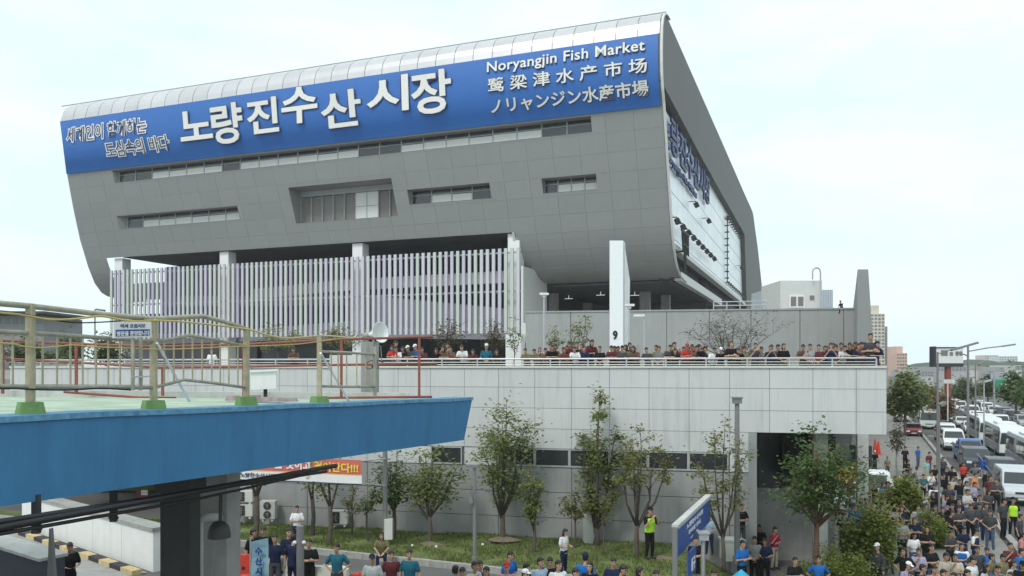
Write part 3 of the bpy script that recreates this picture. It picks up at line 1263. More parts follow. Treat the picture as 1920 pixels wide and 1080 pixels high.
# body behind the panels, end wall, soffit of the overpass
b = MB()
a0, a1 = wp(20, 0), wp(1419, 0)
am = wp(368, 0)
b.frame(am, WD, WN, (0, 0, 1), 0, (a1 - am).length - .01, -.5, -.03, 0, 7.95)
b.frame(a0, WD, WN, (0, 0, 1), 0, (am - a0).length - .01, -.5, -.03, 5.6, 7.95)
a2 = wp(1662, 0)
b.frame(a1, WD, WN, (0, 0, 1), -.02, (a2 - a1).length, -14, -.03, 5.60, 7.38)
b.frame(a1, WD, WN, (0, 0, 1), -.02, (a2 - a1).length, -.4, -.031, 7.38, 7.95)
b.build('core', M['joint'], deck, fix=False)
b = MB()
b.frame(a1, WD, WN, (0, 0, 1), -.3, .0, -13, .05, 0, 5.58)
b.build('end_wall', M['panel_low'], deck)
b = MB()
b.frame(a1, WD, WN, (0, 0, 1), .0, 3.3, -4.4, -4.0, 3.0, 5.58)
b.build('dark_glazing', M['glass_dark'], deck)
b = MB()
b.frame(a1, WD, WN, (0, 0, 1), .0, 3.3, -4.45, -4.0, 0, 2.98)
b.build('low_wall', M['concrete'], deck)
b = MB()
for k in range(4):
    b.frame(a1, WD, WN, (0, 0, 1), .25 + k * 1.0, .33 + k * 1.0, -4.0, -3.9, 3.0, 5.58)
b.build('glazing_bar', M['steel_dark'], deck)
for dx, dy in ((2.15, -1.2), (5.4, -11), (2.6, -12)):
    b = MB()
    b.frame(a1, WD, WN, (0, 0, 1), dx, dx + .5, dy - .5, dy, 0, 5.59)
    b.build('column', M['concrete_pale'], deck)
# deck floor
b = MB()
pts = [wp(20, 7.4, -.45), wp(1662, 7.4, -.45)]
b.prism([pts[0], pts[1], pts[1] + WB * 13.5, Vector((24, 58, 7.4)), Vector((110, 250, 7.4)), Vector((-60, 280, 7.4)), Vector((-110, 150, 7.4))], (0, 0, -.4))
struct('deck_floor', b, M['paving'])
b = MB()
b.frame(wp(20, 8.0), WD, WN, (0, 0, 1), 0, (a2 - a0).length, -.42, .09, -.02, .06)
b.build('coping', M['cap'], deck)
# rail on the rim
rail = thing('deck_rail', 'pale steel handrail on the rim of the raised deck', 'railing', wp(1000, 8.06))
L = (a2 - a0).length
o = wp(20, 8.06, -.2)
for k, z in enumerate((.28, .15, .05)):
    b = MB()
    b.tube([o + Vector((0, 0, z)), o + WD * (L - .3) + Vector((0, 0, z))], .035 if k == 0 else .018, 8)
    b.build('rail', M['steel'], rail)
post = MB()
post.bar((0, 0, 0), (0, 0, .27), .05, .06)
pm = post.mesh('post', M['steel'])
for k in range(26):
    ob = link('post', pm, rail)
    ob.location = o + WD * (k * (L - .3) / 25) - ROOT_LOC[rail]

# rear wall of the deck, its buttress and rooftop things
rw = thing('rear_wall', 'plain grey wall across the back of the raised deck', 'wall', (12, 50, 7.4))


def ry(x):
    q = (x - CX) / FPX
    X = q * 55.0 / (1 + .16 * q)
    return Vector((X, 55.0 - .16 * X, 0))


RX = [985, 1070, 1160, 1250, 1330, 1408, 1500, 1582, 1612]
for k, (x0, x1) in enumerate(zip(RX, RX[1:])):
    a, c = ry(x0), ry(x1)
    d = (c - a).normalized()
    b = MB()
    b.frame(a, d, Vector((d.y, -d.x, 0)), (0, 0, 1), .02, (c - a).length - .02, -.3, 0, 7.4, 8 + 3.72)
    b.build('wall_panel', M['rear_wall'], rw)
a, c = ry(985), ry(1612)
d = (c - a).normalized()
b = MB()
b.frame(a, d, Vector((d.y, -d.x, 0)), (0, 0, 1), 0, (c - a).length, -.4, .06, 8 + 3.7, 8 + 3.8)
b.build('coping', M['rear_wall'], rw)
for x0, x1 in ((1062, 1068), (1188, 1200)):
    pass
b = MB()
a = ry(1176)
b.frame(a, d, Vector((d.y, -d.x, 0)), (0, 0, 1), 0, .8, 0, .05, 7.4, 9.5)
b.build('door', M['concrete'], rw)
b = MB()
a = ry(1040)
b.frame(a, d, Vector((d.y, -d.x, 0)), (0, 0, 1), 0, 1.0, 0, .05, 7.4, 9.4)
b.build('door', M['concrete'], rw)
# rail on top of the rear wall
b = MB()
for z in (.25, .5):
    b.tube([ry(1340) + Vector((0, .3, 11.8 + z)), ry(1440) + Vector((0, .3, 11.8 + z))], .04, 6)
for x in (1340, 1365, 1390, 1415, 1440):
    b.bar(ry(x) + Vector((0, .3, 11.8)), ry(x) + Vector((0, .3, 12.3)), .06)
solo('wall_rail', b, M['steel'], 'short pale rail on top of the rear wall beside the market hall', 'railing')
# buttress
bt = MB()
Yb = 47.0
f = [P(1607, 690, Yb), P(1641, 690, Yb), P(1628, 505, Yb), P(1608, 505, Yb)]
bk = [Vector((p.x + 3.3, p.y + 8.6, p.z)) for p in f[:2]]
bk2 = Vector((f[3].x + 3.3, f[3].y + 8.6, E + 3.6))
bk3 = Vector((f[2].x + 3.5, f[2].y + 8.6, E + 3.6))
for p in f[:2] + bk:
    p.z = 7.4
V = f + bk + [bk3, bk2]
bt.add(V, [(0, 1, 2, 3), (4, 0, 3, 7), (1, 5, 6, 2), (5, 4, 7, 6), (3, 2, 6, 7)])
solo('buttress_wall', bt, M['fascia'], 'tall dark grey wedge shaped buttress at the right end of the deck', 'wall')
# rooftop hut
hut = thing('rooftop_hut', 'small pale grey rooftop hut with a sliding window behind the rear wall', 'hut', P(1502, 640, 66))
Yh = 66.0
b = MB()
q0, q1 = P(1463, 526, Yh), P(1541, 526, Yh)
b.frame((q0.x, Yh, 0), (1, 0, 0), (0, 1, 0), (0, 0, 1), 0, q1.x - q0.x, 0, 5, 9, q0.z)
b.build('wall', M['offwhite'], hut)
b = MB()
q0, q1 = P(1480, 553, Yh - .06), P(1509, 577, Yh - .06)
b.frame((q0.x, Yh - .06, 0), (1, 0, 0), (0, 1, 0), (0, 0, 1), 0, q1.x - q0.x, 0, .1, q1.z, q0.z)
w = b.build('window', M['white'], hut)
for k in range(2):
    b = MB()
    W_ = q1.x - q0.x
    b.frame((q0.x + .12 + k * (W_ / 2 - .04), Yh - .09, 0), (1, 0, 0), (0, 1, 0), (0, 0, 1), 0, W_ / 2 - .2, 0, .05, q1.z + .14, q0.z - .14)
    b.build('pane', M['taupe'], w)
b = MB()
q0, q1 = P(1519, 554, Yh - .06), P(1527, 562, Yh - .06)
b.frame((q0.x, Yh - .06, 0), (1, 0, 0), (0, 1, 0), (0, 0, 1), 0, q1.x - q0.x, 0, .1, q1.z, q0.z)
b.build('vent', M['taupe'], hut)
b = MB()
pts = []
for a in range(11):
    t = math.pi * a / 10
    c = P(1531, 511, Yh - .3)
    pts.append(c + Vector((.32 * math.cos(t), 0, .32 * math.sin(t) * 1.2)))
pts = [P(1538.5, 600, Yh - .3)] + [P(1538.5, 530, Yh - .3)] + pts + [P(1523.6, 524, Yh - .3)]
b.tube(pts, .07, 8)
solo('vent_pipe', b, M['steel'], 'gooseneck vent pipe standing at the corner of the rooftop hut', 'pipe')
sh_ = thing('corrugated_shed', 'pale blue corrugated shed behind the rooftop hut', 'shed', P(1500, 640, 74))
b = MB()
q0, q1 = P(1434, 543, 74), P(1563, 543, 74)
nn = 60
for k in range(nn):
    xa, xb = q0.x + (q1.x - q0.x) * k / nn, q0.x + (q1.x - q0.x) * (k + 1) / nn
    ya, yb = (74, 74.12) if k % 2 else (74.12, 74)
    b.quad((xa, ya, 9), (xb, yb, 9), (xb, yb, q0.z), (xa, ya, q0.z))
b.frame((q0.x, 74.15, 0), (1, 0, 0), (0, 1, 0), (0, 0, 1), 0, q1.x - q0.x, 0, 4, 9, q0.z - .02)
b.build('cladding', mat('pale_cladding', (.48, .53, .58), .4, var=.05), sh_, fix=False)

# numbered fin column standing on the deck
fc = thing('numbered_column', 'tall white slab column on the deck bearing the black number 9', 'column', P(1156, 730, 44))
Yc = 44.0
b = MB()
q0, q1 = P(1143, 451, Yc), P(1168, 451, Yc)
b.prism([Vector((q0.x, Yc, 7.4)), Vector((q1.x, Yc, 7.4)), Vector((q1.x, Yc, q0.z)), Vector((q0.x, Yc, q0.z))], (.25, .9, 0))
b.build('slab', M['white_tint'], fc)
b = MB()
b.prism([Vector((q1.x + .12, Yc + .3, q0.z - .05)), Vector((q1.x + .5, Yc + .8, E + 4.8)), Vector((q1.x + .42, Yc + .8, 7.4)), Vector((q1.x + .12, Yc + .3, 7.4))], (-.1, .4, 0))
b.build('rib', M['white'], fc)
b = MB()
q = P(1149, 637, Yc - .02)
put_text(b, '9', q, Vector((.26, 0, 0)), Vector((0, 0, .5)), Vector((0, -1, 0)), .02, .04)
b.build('number', M['cable_black'], fc)

# patterned column at the foot of the screen
b = MB()
Yq = 60
q0, q1 = P(948, 632, Yq), P(977, 632, Yq)
b.prism([Vector((q0.x, Yq, 7.4)), Vector((q1.x, Yq, 7.4)), Vector((q1.x, Yq, q0.z + .2)), Vector((q0.x, Yq, q0.z + .2))], (.3, .8, 0))
solo('screen_column', b, M['white'], 'short white column below the right end of the finned screen', 'column')
# sloping ramp parapet right of the screen
b = MB()
r0, r1 = P(978, 604, 62), P(1020, 620, 60)
b.prism([r0, r1, r1 - Vector((0, 0, .9)), r0 - Vector((0, 0, 1.0))], (.15, .6, 0))
solo('ramp_parapet', b, M['offwhite'], 'pale sloping ramp parapet right of the finned screen', 'parapet')


def lamp_post(name, label, cat, x, ytop, Y, zb, r=.05, head='flat', flip=1, m='steel', group=None):
    t = thing(name, label, cat, Vector(((x - CX) / FPX * Y, Y, zb)), group)
    top = P(x, ytop, Y)
    b = MB()
    b.tube([(top.x, Y, zb), (top.x, Y, zb + .25), (top.x, Y, zb + .26), top], [r * 1.5, r * 1.5, r, r * .8], 10)
    b.build('pole', M[m], t)
    b = MB()
    if head == 'flat':
        b.frame(top, (1, 0, 0), (0, 1, 0), (0, 0, 1), -.22, .22, -.18, .18, .02, .12)
        b.frame(top, (1, 0, 0), (0, 1, 0), (0, 0, 1), -.08, .08, -.08, .08, -.1, .02)
    elif head == 'arm':
        b.frame(top, (1, 0, 0), (0, 1, 0), (0, 0, 1), -.5 * flip if flip > 0 else 0, 0 if flip > 0 else .5, -.12, .12, -.02, .08)
    elif head == 'box':
        b.frame(top, (1, 0, 0), (0, 1, 0), (0, 0, 1), -.14, .14, -.14, .14, -.18, 0)
        b.frame(top, (1, 0, 0), (0, 1, 0), (0, 0, 1), -.17, .17, -.17, .17, .002, .05)
    elif head == 'camera':
        b.frame(top, (1, 0, 0), (0, 1, 0), (0, 0, 1), -.3, .12, -.1, .1, -.01, .09)
        b.frame(top - Vector((.15, .1, 1.0)), (1, 0, .3), (0, 1, 0), (-.3, 0, 1), -.06, .06, -.06, .06, -.2, .2)
        b.bar(top - Vector((0, 0, .9)), top - Vector((.15, .05, .9)), .04)
    b.build('lamp_head', M['white'] if head in ('flat', 'arm') else M[m], t)
    return t


lamp_post('deck_lamp', 'slim white lamp post on the deck beside the right end of the screen', 'lamp post', 1020, 554, 40, 7.4, .06, 'flat')
lamp_post('deck_lamp', 'white T headed lamp post just right of the numbered column', 'lamp post', 1180, 575, 38, 7.4, .05, 'flat')
lamp_post('deck_lamp', 'short white lamp post with a side arm between numbered column and bare tree', 'lamp post', 1208, 593, 38, 7.4, .05, 'arm')
lamp_post('lawn_lamp', 'grey lamp post on the lawn with a side arm and small camera', 'lamp post', 890, 876, 27.6, 1.3, .07, 'camera', m='pole_grey')
lamp_post('square_lamp', 'tall grey post with a square lamp head before the deck wall', 'lamp post', 1382, 747, 28.6, 1.1, .10, 'box', m='pole_grey')

# ------------------------------------------------------------------ trees
LEAFQ = {}


def tree(name, label, cat, x, Y, zb, fork_y, ytop, ybot, xl, xr, nl, leaf='leaf', bark='bark', r=.09, limbs=5, size=.15, seed=1, group=None, depth=None, spread=.5, bare=0, top_bias=1.0):
    rr = random.Random(seed)
    base = Vector(((x - CX) / FPX * Y, Y, zb))
    t = thing(name, label, cat, base, group)
    fk = Vector((base.x + rr.uniform(-.05, .05), Y, E - (fork_y - HY) / FPX * Y))
    x0, x1 = (xl - CX) / FPX * Y, (xr - CX) / FPX * Y
    z0, z1 = E - (ybot - HY) / FPX * Y, E - (ytop - HY) / FPX * Y
    dp = depth or (x1 - x0) * .45
    tr = MB()
    mid = base.lerp(fk, .5) + Vector((rr.uniform(-.05, .05), rr.uniform(-.05, .05), 0))
    tr.tube([base - Vector((0, 0, .1)), base + Vector((0, 0, .12)), mid, fk], [r * 1.5, r * 1.1, r, r * .9], 8)
    tips = []
    for i in range(limbs):
        f = (i + .5) / limbs
        tx = x0 + (x1 - x0) * (f * .92 + .04 + rr.uniform(-.08, .08))
        tz = z0 + (z1 - z0) * (1 - abs(f - .5) * 1.1 * rr.uniform(.6, 1.1)) * rr.uniform(.86, 1.0)
        if i == limbs // 2:
            tx, tz = x0 + (x1 - x0) * rr.uniform(.42, .62), z1
        ty = Y + rr.uniform(-dp, dp)
        tip = Vector((tx, ty, tz))
        c1 = fk.lerp(tip, .3) + Vector(((tx - fk.x) * .18, 0, 0))
        c2 = fk.lerp(tip, .65) + Vector((rr.uniform(-.1, .1), rr.uniform(-.1, .1), rr.uniform(-.1, .15)))
        st = fk - Vector((0, 0, rr.uniform(0, .25)))
        tr.tube([st, c1, c2, tip], [r * .62, r * .45, r * .28, r * .08], 6)
        path = [st, c1, c2, tip]
        for q in range(7 if not bare else 12):
            g_ = rr.uniform(.22, 1)
            seg = min(2, int(g_ * 3))
            p = path[seg].lerp(path[seg + 1], g_ * 3 - seg)
            d = Vector((rr.uniform(-1, 1), rr.uniform(-1, 1), rr.uniform(-.25, .9)))
            Lb = rr.uniform(.25, .6) * (x1 - x0) * .32
            e_ = p + d.normalized() * Lb
            if e_.z < z0:
                e_.z = z0 + rr.uniform(0, .2)
            tr.tube([p, p.lerp(e_, .5) + Vector((0, 0, .04)), e_], [r * .2, r * .13, r * .05], 4)
            for h in (.55, .8, 1.0):
                tips.append((p.lerp(e_, h), .6))
            if bare:
                for w in range(3):
                    s_ = p.lerp(e_, rr.uniform(.3, 1))
                    e2 = s_ + Vector((rr.uniform(-1, 1), rr.uniform(-1, 1), rr.uniform(0, 1.2))).normalized() * Lb * .6
                    tr.tube([s_, e2], [r * .09, r * .04], 3)
                    tips.append((e2, .5))
        for h in (.55, .7, .85, 1.0):
            seg = min(2, int(h * 3))
            tips.append((path[seg].lerp(path[seg + 1], h * 3 - seg), .8))
    tr.build('trunk', M[bark], t, smooth=True, fix=False)
    lf = MB()
    V_, F_ = [], []
    for k in range(int(nl * .56)):
        c, w = tips[rr.randrange(len(tips))]
        if c.z < z0:
            continue
        sg = spread * w * (.8 if not bare else .35)
        p = c + Vector((rr.gauss(0, sg), rr.gauss(0, sg), rr.gauss(0, sg * .7)))
        a, e_ = rr.uniform(0, 6.283), rr.uniform(-.9, .5)
        d = Vector((math.cos(a) * math.cos(e_), math.sin(a) * math.cos(e_), math.sin(e_)))
        s_ = d.cross(Vector((rr.uniform(-.5, .5), rr.uniform(-.5, .5), 1))).normalized()
        ln, wd = size * rr.uniform(.75, 1.35), size * rr.uniform(.30, .46)
        n_ = len(V_)
        up = s_.cross(d) * wd * .35
        V_ += [p, p + d * ln * .5 + s_ * wd - up, p + d * ln, p + d * ln * .5 - s_ * wd - up]
        F_ += [(n_, n_ + 1, n_ + 2), (n_, n_ + 2, n_ + 3)]
    if V_:
        lf.v, lf.f, lf.mi = V_, F_, [0] * len(F_)
        lf.build('crown', M[leaf], t, fix=False)
    return t


TG = 'young trees on the lawn before the deck wall'
tree('young_tree', 'dense forked tree on the lawn just right of the blue girder end', 'tree', 943, 31.0, 1.32, 962, 748, 935, 893, 1012, 4200, 'leaf', r=.10, limbs=6, seed=3, group=TG)
tree('young_tree', 'slim lower tree on the lawn just right of the dense forked tree', 'tree', 1001, 29.2, 1.32, 985, 858, 975, 968, 1022, 1500, 'leaf', r=.065, limbs=4, size=.13, seed=5, group=TG, spread=.25)
tree('young_tree', 'tallest lawn tree, narrow leafy column before the low windows', 'tree', 1118, 30.6, 1.32, 990, 730, 975, 1082, 1178, 3900, 'leaf', r=.10, limbs=6, seed=8, group=TG, spread=.3)
tree('young_tree', 'wide open tree with long bare rising limbs behind the man in neon vest', 'tree', 1194, 28.6, 1.32, 985, 805, 905, 1135, 1285, 2000, 'leaf_yellow', r=.085, limbs=6, size=.14, seed=11, group=TG, spread=.28)
tree('young_tree', 'thin leaved tree forking low beside the square lamp post', 'tree', 1357, 27.6, 1.15, 1003, 782, 960, 1280, 1415, 1900, 'leaf_yellow', r=.07, limbs=6, size=.13, seed=14, group=TG, spread=.26)
tree('young_tree', 'rounded forked tree on the lawn under the end of the blue girder', 'tree', 805, 30.6, 1.32, 968, 836, 955, 748, 868, 3000, 'leaf', r=.085, limbs=6, seed=17, group=TG)
tree('young_tree', 'dark leafy tree right behind the grey banner pole', 'tree', 738, 31.6, 1.32, 955, 842, 965, 700, 772, 1900, 'leaf_dark', r=.08, limbs=4, seed=19, group=TG)
tree('young_tree', 'dark forked trunk rising behind the white end of the red banner', 'tree', 617, 30.6, 1.32, 948, 840, 925, 585, 650, 700, 'leaf', r=.09, limbs=3, seed=23, group=TG)
tree('young_tree', 'Y shaped dark trunk rising behind the middle of the red banner', 'tree', 586, 32.4, 1.32, 935, 835, 915, 565, 610, 500, 'leaf', r=.085, limbs=2, seed=25, group=TG)
tree('young_tree', 'dark trunk rising between the stacked white air conditioners and the grey one', 'tree', 480, 31.6, 1.32, 930, 840, 905, 460, 505, 500, 'leaf', r=.10, limbs=3, seed=27, group=TG)
tree('young_tree', 'small olive sapling left of the grey banner pole', 'tree', 660, 32.5, 1.32, 965, 900, 985, 636, 690, 700, 'leaf_yellow', r=.035, limbs=4, size=.11, seed=29, group=TG, spread=.22)
tree('young_tree', 'small green sapling beside the white air conditioner on the wall', 'tree', 690, 31.2, 1.32, 960, 910, 990, 672, 718, 700, 'leaf', r=.03, limbs=3, size=.11, seed=31, group=TG, spread=.22)
tree('young_tree', 'yellowish sapling between slim tree and tallest lawn tree', 'tree', 1078, 30.0, 1.32, 970, 910, 1000, 1052, 1106, 800, 'leaf_yellow', r=.035, limbs=4, size=.12, seed=33, group=TG, spread=.22)
tree('young_tree', 'spindly pale sapling just right of the tallest lawn tree', 'tree', 1131, 29.0, 1.32, 985, 925, 1000, 1122, 1160, 160, 'leaf_yellow', r=.025, limbs=3, size=.11, seed=35, group=TG, spread=.2)
tree('broad_tree', 'broad dark green tree with reddish trunk before the dark recess', 'tree', 1532, 28.2, .05, 980, 806, 985, 1452, 1622, 5600, 'leaf_dark', 'bark_red', r=.10, limbs=9, size=.16, seed=47, spread=.62)
DG = 'small trees planted on the raised deck'
tree('bare_tree', 'wide twiggy bare shrub tree on the deck before the rear wall', 'tree', 1372, 42, 7.4, 672, 586, 660, 1268, 1462, 900, 'leaf_brown', 'bark', r=.05, limbs=13, size=.11, seed=43, group=DG, bare=1, spread=.3)
tree('deck_tree', 'slim yellowish tree on the deck left of the numbered column', 'tree', 1095, 42, 7.4, 650, 588, 655, 1075, 1112, 500, 'leaf_yellow', r=.035, limbs=4, size=.13, seed=45, group=DG, spread=.22)
tree('deck_tree', 'yellow olive sapling nearest left of the slim yellowish deck tree', 'tree', 1072, 43, 7.4, 655, 608, 660, 1060, 1084, 260, 'leaf_yellow', r=.03, limbs=3, size=.13, seed=46, group=DG, spread=.2)
tree('deck_tree', 'bushy olive sapling just right of the slim white deck lamp', 'tree', 1040, 43, 7.4, 655, 612, 665, 1022, 1060, 450, 'leaf_yellow', r=.03, limbs=4, size=.13, seed=47, group=DG, spread=.24)
tree('deck_tree', 'brownish bushy tree below the middle right of the finned screen', 'tree', 842, 42, 7.4, 650, 598, 660, 812, 872, 900, 'leaf_brown', r=.04, limbs=6, size=.13, seed=48, group=DG, spread=.28)
tree('deck_tree', 'green brown tree below the right end of the finned screen', 'tree', 928, 42, 7.4, 655, 600, 668, 902, 955, 900, 'leaf_brown', r=.04, limbs=6, size=.13, seed=49, group=DG, spread=.28)
tree('deck_tree', 'sparse dark leaved sapling before the short white screen column', 'tree', 965, 41, 7.4, 660, 596, 682, 950, 982, 420, 'leaf_dark', r=.025, limbs=4, size=.12, seed=50, group=DG, spread=.22)
tree('deck_tree', 'olive bushy tree beside the horn loudspeaker', 'tree', 640, 42, 7.4, 655, 612, 675, 585, 690, 900, 'leaf_yellow', r=.04, limbs=6, size=.14, seed=51, group=DG, spread=.3)
tree('deck_tree', 'green tree behind the right bay of the beige railing', 'tree', 520, 42, 7.4, 655, 612, 675, 470, 570, 900, 'leaf', r=.04, limbs=6, size=.14, seed=52, group=DG, spread=.3)


def bush(name, label, cx, Y, zb, xl, xr, ytop, nl, leaf, seed, size=.12, cat='bush', dep=None):
    rr = random.Random(seed)
    x0, x1 = (xl - CX) / FPX * Y, (xr - CX) / FPX * Y
    z1 = E - (ytop - HY) / FPX * Y
    t = thing(name, label, cat, Vector(((x0 + x1) / 2, Y, zb)))
    W_, H_ = (x1 - x0) / 2, z1 - zb
    D_ = dep or W_ * .6
    st = MB()
    for k in range(9):
        e_ = Vector(((x0 + x1) / 2 + rr.uniform(-.7, .7) * W_, Y + rr.uniform(-.6, .6) * D_, zb + H_ * rr.uniform(.5, .85)))
        s_ = Vector(((x0 + x1) / 2 + rr.uniform(-.4, .4) * W_, Y + rr.uniform(-.2, .2) * D_, zb - .05))
        st.tube([s_, s_.lerp(e_, .5) + Vector((0, 0, .1)), e_], [.03, .02, .008], 5)
    st.build('stem', M['bark'], t, fix=False)
    cl = []
    for k in range(26):
        a, e_ = rr.uniform(0, 6.28), rr.uniform(0, 1.4)
        q = rr.uniform(.45, .95)
        cl.append((Vector(((x0 + x1) / 2 + math.cos(a) * math.cos(e_) * W_ * q, Y + math.sin(a) * math.cos(e_) * D_ * q, zb + .1 + H_ * math.sin(e_) * q)), rr.uniform(.6, 1.2)))
    V_, F_ = [], []
    for k in range(nl):
        c, w = cl[rr.randrange(len(cl))]
        sg = .16 * w * (W_ + H_) * .5
        p = c + Vector((rr.gauss(0, sg), rr.gauss(0, sg), rr.gauss(0, sg * .7)))
        if p.z < zb:
            p.z = zb + rr.uniform(0, .3)
        a, e_ = rr.uniform(0, 6.283), rr.uniform(-.6, .8)
        d = Vector((math.cos(a) * math.cos(e_), math.sin(a) * math.cos(e_), math.sin(e_)))
        s_ = d.cross(Vector((rr.uniform(-.5, .5), rr.uniform(-.5, .5), 1))).normalized()
        ln, wd = size * rr.uniform(.7, 1.2), size * rr.uniform(.28, .45)
        n_ = len(V_)
        V_ += [p, p + d * ln * .5 + s_ * wd, p + d * ln, p + d * ln * .5 - s_ * wd]
        F_ += [(n_, n_ + 1, n_ + 2), (n_, n_ + 2, n_ + 3)]
    lf = MB()
    lf.v, lf.f, lf.mi = V_, F_, [0] * len(F_)
    lf.build('foliage', M[leaf], t, fix=False)
    return t


bush('bush', 'yellow green rounded bush just right of the broad dark tree', 1625, 31, 0, 1585, 1680, 930, 6500, 'leaf_lime', 61, .15)
bush('bush', 'olive bush by the pavement behind the yellow green one', 1690, 39, 0, 1640, 1735, 900, 6000, 'leaf_lime', 62, .17)
bush('hedge', 'low clipped green hedge around the broad dark tree', 1545, 27.6, .1, 1474, 1640, 1026, 7000, 'leaf_lime', 63, .09, 'hedge', 1.0)
bush('hedge', 'small green hedge strip between the crowd and the road', 1742, 36, 0, 1705, 1782, 962, 4500, 'leaf_lime', 64, .10, 'hedge', 1.4)

# ------------------------------------------------------------------ things on the lawn
def ac_unit(name, label, cat, x0, x1, y0, y1, Y, fans, m='offwhite', fan_m='steel_dark', rot=0.0, square=True):
    a, c = P(x0, y1, Y), P(x1, y0, Y)
    W_, H_ = c.x - a.x, c.z - a.z
    t = thing(name, label, cat, Vector(((a.x + c.x) / 2, Y, a.z)), 'air conditioner units along the wall')
    b = MB()
    ux = Vector((math.cos(rot), math.sin(rot), 0))
    uy = Vector((-ux.y, ux.x, 0))
    b.frame(a, ux, uy, (0, 0, 1), 0, W_, 0, .4, .06, H_)
    b.frame(a, ux, uy, (0, 0, 1), .08, .16, .02, .38, -.05, .058)
    b.frame(a, ux, uy, (0, 0, 1), W_ - .16, W_ - .08, .02, .38, -.05, .058)
    b.build('casing', M[m], t)
    for k in range(fans):
        zc = .06 + (H_ - .06) * (k + .5) / fans
        rr_ = min(W_ * .36, (H_ - .06) / fans * .42)
        cc = a + ux * W_ * (.36 if square else .5) + Vector((0, 0, zc))
        b = MB()
        if square:
            b.frame(cc, ux, uy, (0, 0, 1), -rr_ * .75, rr_ * .75, -.03, -.001, -rr_, rr_)
        else:
            b.lathe(cc + uy * -.03, [(0, 0), (rr_, 0), (rr_, .03)], 16, uy)
        g_ = b.build('fan_grille', M[fan_m], t)
        b = MB()
        for q in range(5):
            an = 1.2566 * q
            b.bar(cc + uy * -.04, cc + uy * -.04 + (ux * math.cos(an) + Vector((0, 0, math.sin(an)))) * rr_ * .7, .05, .012)
        b.build('fan_blade', M['pole_grey'], g_)
    return t


ac_unit('air_conditioner', 'white air conditioner unit, upper one of the stacked pair', 'air conditioner', 440, 473, 921, 944, 34.2, 1)
ac_unit('air_conditioner', 'white air conditioner unit, lower one of the stacked pair on grass', 'air conditioner', 440, 473, 946, 971, 34.2, 1)
ac_unit('air_conditioner', 'grey two fan air conditioner unit right of the stacked pair', 'air conditioner', 487, 515, 940, 976, 33.9, 2, 'concrete_pale', square=False)
ac_unit('air_conditioner', 'white air conditioner unit low on the wall below the red banner', 'air conditioner', 616, 651, 958, 986, 33.3, 1)
b = MB()
a = P(1094, 1016, 31.0)
b.box(a + Vector((.2, 0, .5)), (.42, .4, 1.05))
b.box(a + Vector((.2, -.205, .55)), (.34, .01, .85))
solo('cabinet', b, M['offwhite'], 'white metal cabinet at the foot of the tallest lawn tree', 'cabinet')
b = MB()
a = P(1358, 1052, 29.2)
b.box(a + Vector((.36, .3, .35)), (.75, .6, .72))
b.box(a + Vector((.36, .3, .73)), (.83, .68, .05))
b.box(a + Vector((.36, -.005, .35)), (.6, .01, .5))
solo('plinth_box', b, M['offwhite'], 'white low box with a flat lid at the wall corner where a man stands', 'box')
# soil mounds at the tree feet
for x, y, Y, lb in ((805, 1021, 30.5, 'rounded forked tree'), (943, 1011, 31, 'dense forked tree'), (1240, 1048, 28.4, 'wide open tree')):
    b = MB()
    c = P(x, y, Y)
    vs = [c + Vector((0, 0, .14))]
    for k in range(12):
        a = math.pi * 2 * k / 12
        vs.append(Vector((c.x + .65 * math.cos(a) * R.uniform(.8, 1.2), c.y + .4 * math.sin(a), c.z - .03)))
    b.add(vs, [(0, k + 1, (k + 1) % 12 + 1) for k in range(12)])
    solo('soil_mound', b, mat('bare_soil', (.20, .165, .11), .95, var=.3, scale=5), 'bare soil mound at the foot of the %s' % lb, 'soil', smooth=True)
for k, (x, y) in enumerate(((773, 1024), (818, 1026), (706, 1020), (905, 1022), (1268, 1045))):
    b = MB()
    c = P(x, y, 6.55 * FPX / (y - HY))
    b.lathe(c, [(0, .07), (.03, .065), (.05, .03), (.045, 0), (0, -.02)], 8)
    solo('paper_litter', b, M['white'], ('crumpled white litter left of the rounded forked tree', 'crumpled white litter right of the rounded forked tree', 'crumpled white litter by the banner pole',
                                         'crumpled white litter near the lawn lamp post', 'crumpled white litter right of the man in neon vest')[k], 'litter')

# grey pole holding the red banner
bp = thing('banner_pole', 'grey pole with two arms holding the red banner, box at its foot', 'pole', P(722, 1005, 30.4))
b = MB()
b.tube([P(722, 1006, 30.4), P(722, 842, 30.4)], .09, 10)
b.build('pole', M['pole_grey'], bp)
for y in (860, 911):
    b = MB()
    b.tube([P(722, y, 30.3), P(683, y + (4 if y < 900 else -5), 29.4)], .03, 6)
    b.build('arm', M['steel'], bp)
b = MB()
b.box(P(729, 992, 30.3), (.3, .25, .75))
b.build('control_box', M['offwhite'], bp)
# the red banner
rb = thing('red_banner', 'red and white protest banner with yellow lettering hanging below the blue girder', 'banner', P(560, 905, 29.6))
c00, c10, c11, c01 = P(424, 897, 31.5), P(679, 907, 29.4), P(679, 863, 29.4), P(424, 850, 31.5)


def on_ban(u, v, out=0.0):
    p = c00.lerp(c10, u).lerp(c01.lerp(c11, u), v)
    n = (c10 - c00).cross(c01 - c00).normalized()
    if n.y > 0:
        n = -n
    return p + n * (out + .05 * math.sin(u * 9))


def ban_strip(v0, v1, m, name, out):
    b = MB()
    n = 16
    vs = []
    for k in range(n + 1):
        vs += [on_ban(k / n, v0, out), on_ban(k / n, v1, out)]
    b.add(vs, [(2 * k, 2 * k + 2, 2 * k + 3, 2 * k + 1) for k in range(n)])
    b.build(name, M[m], rb, fix=False)


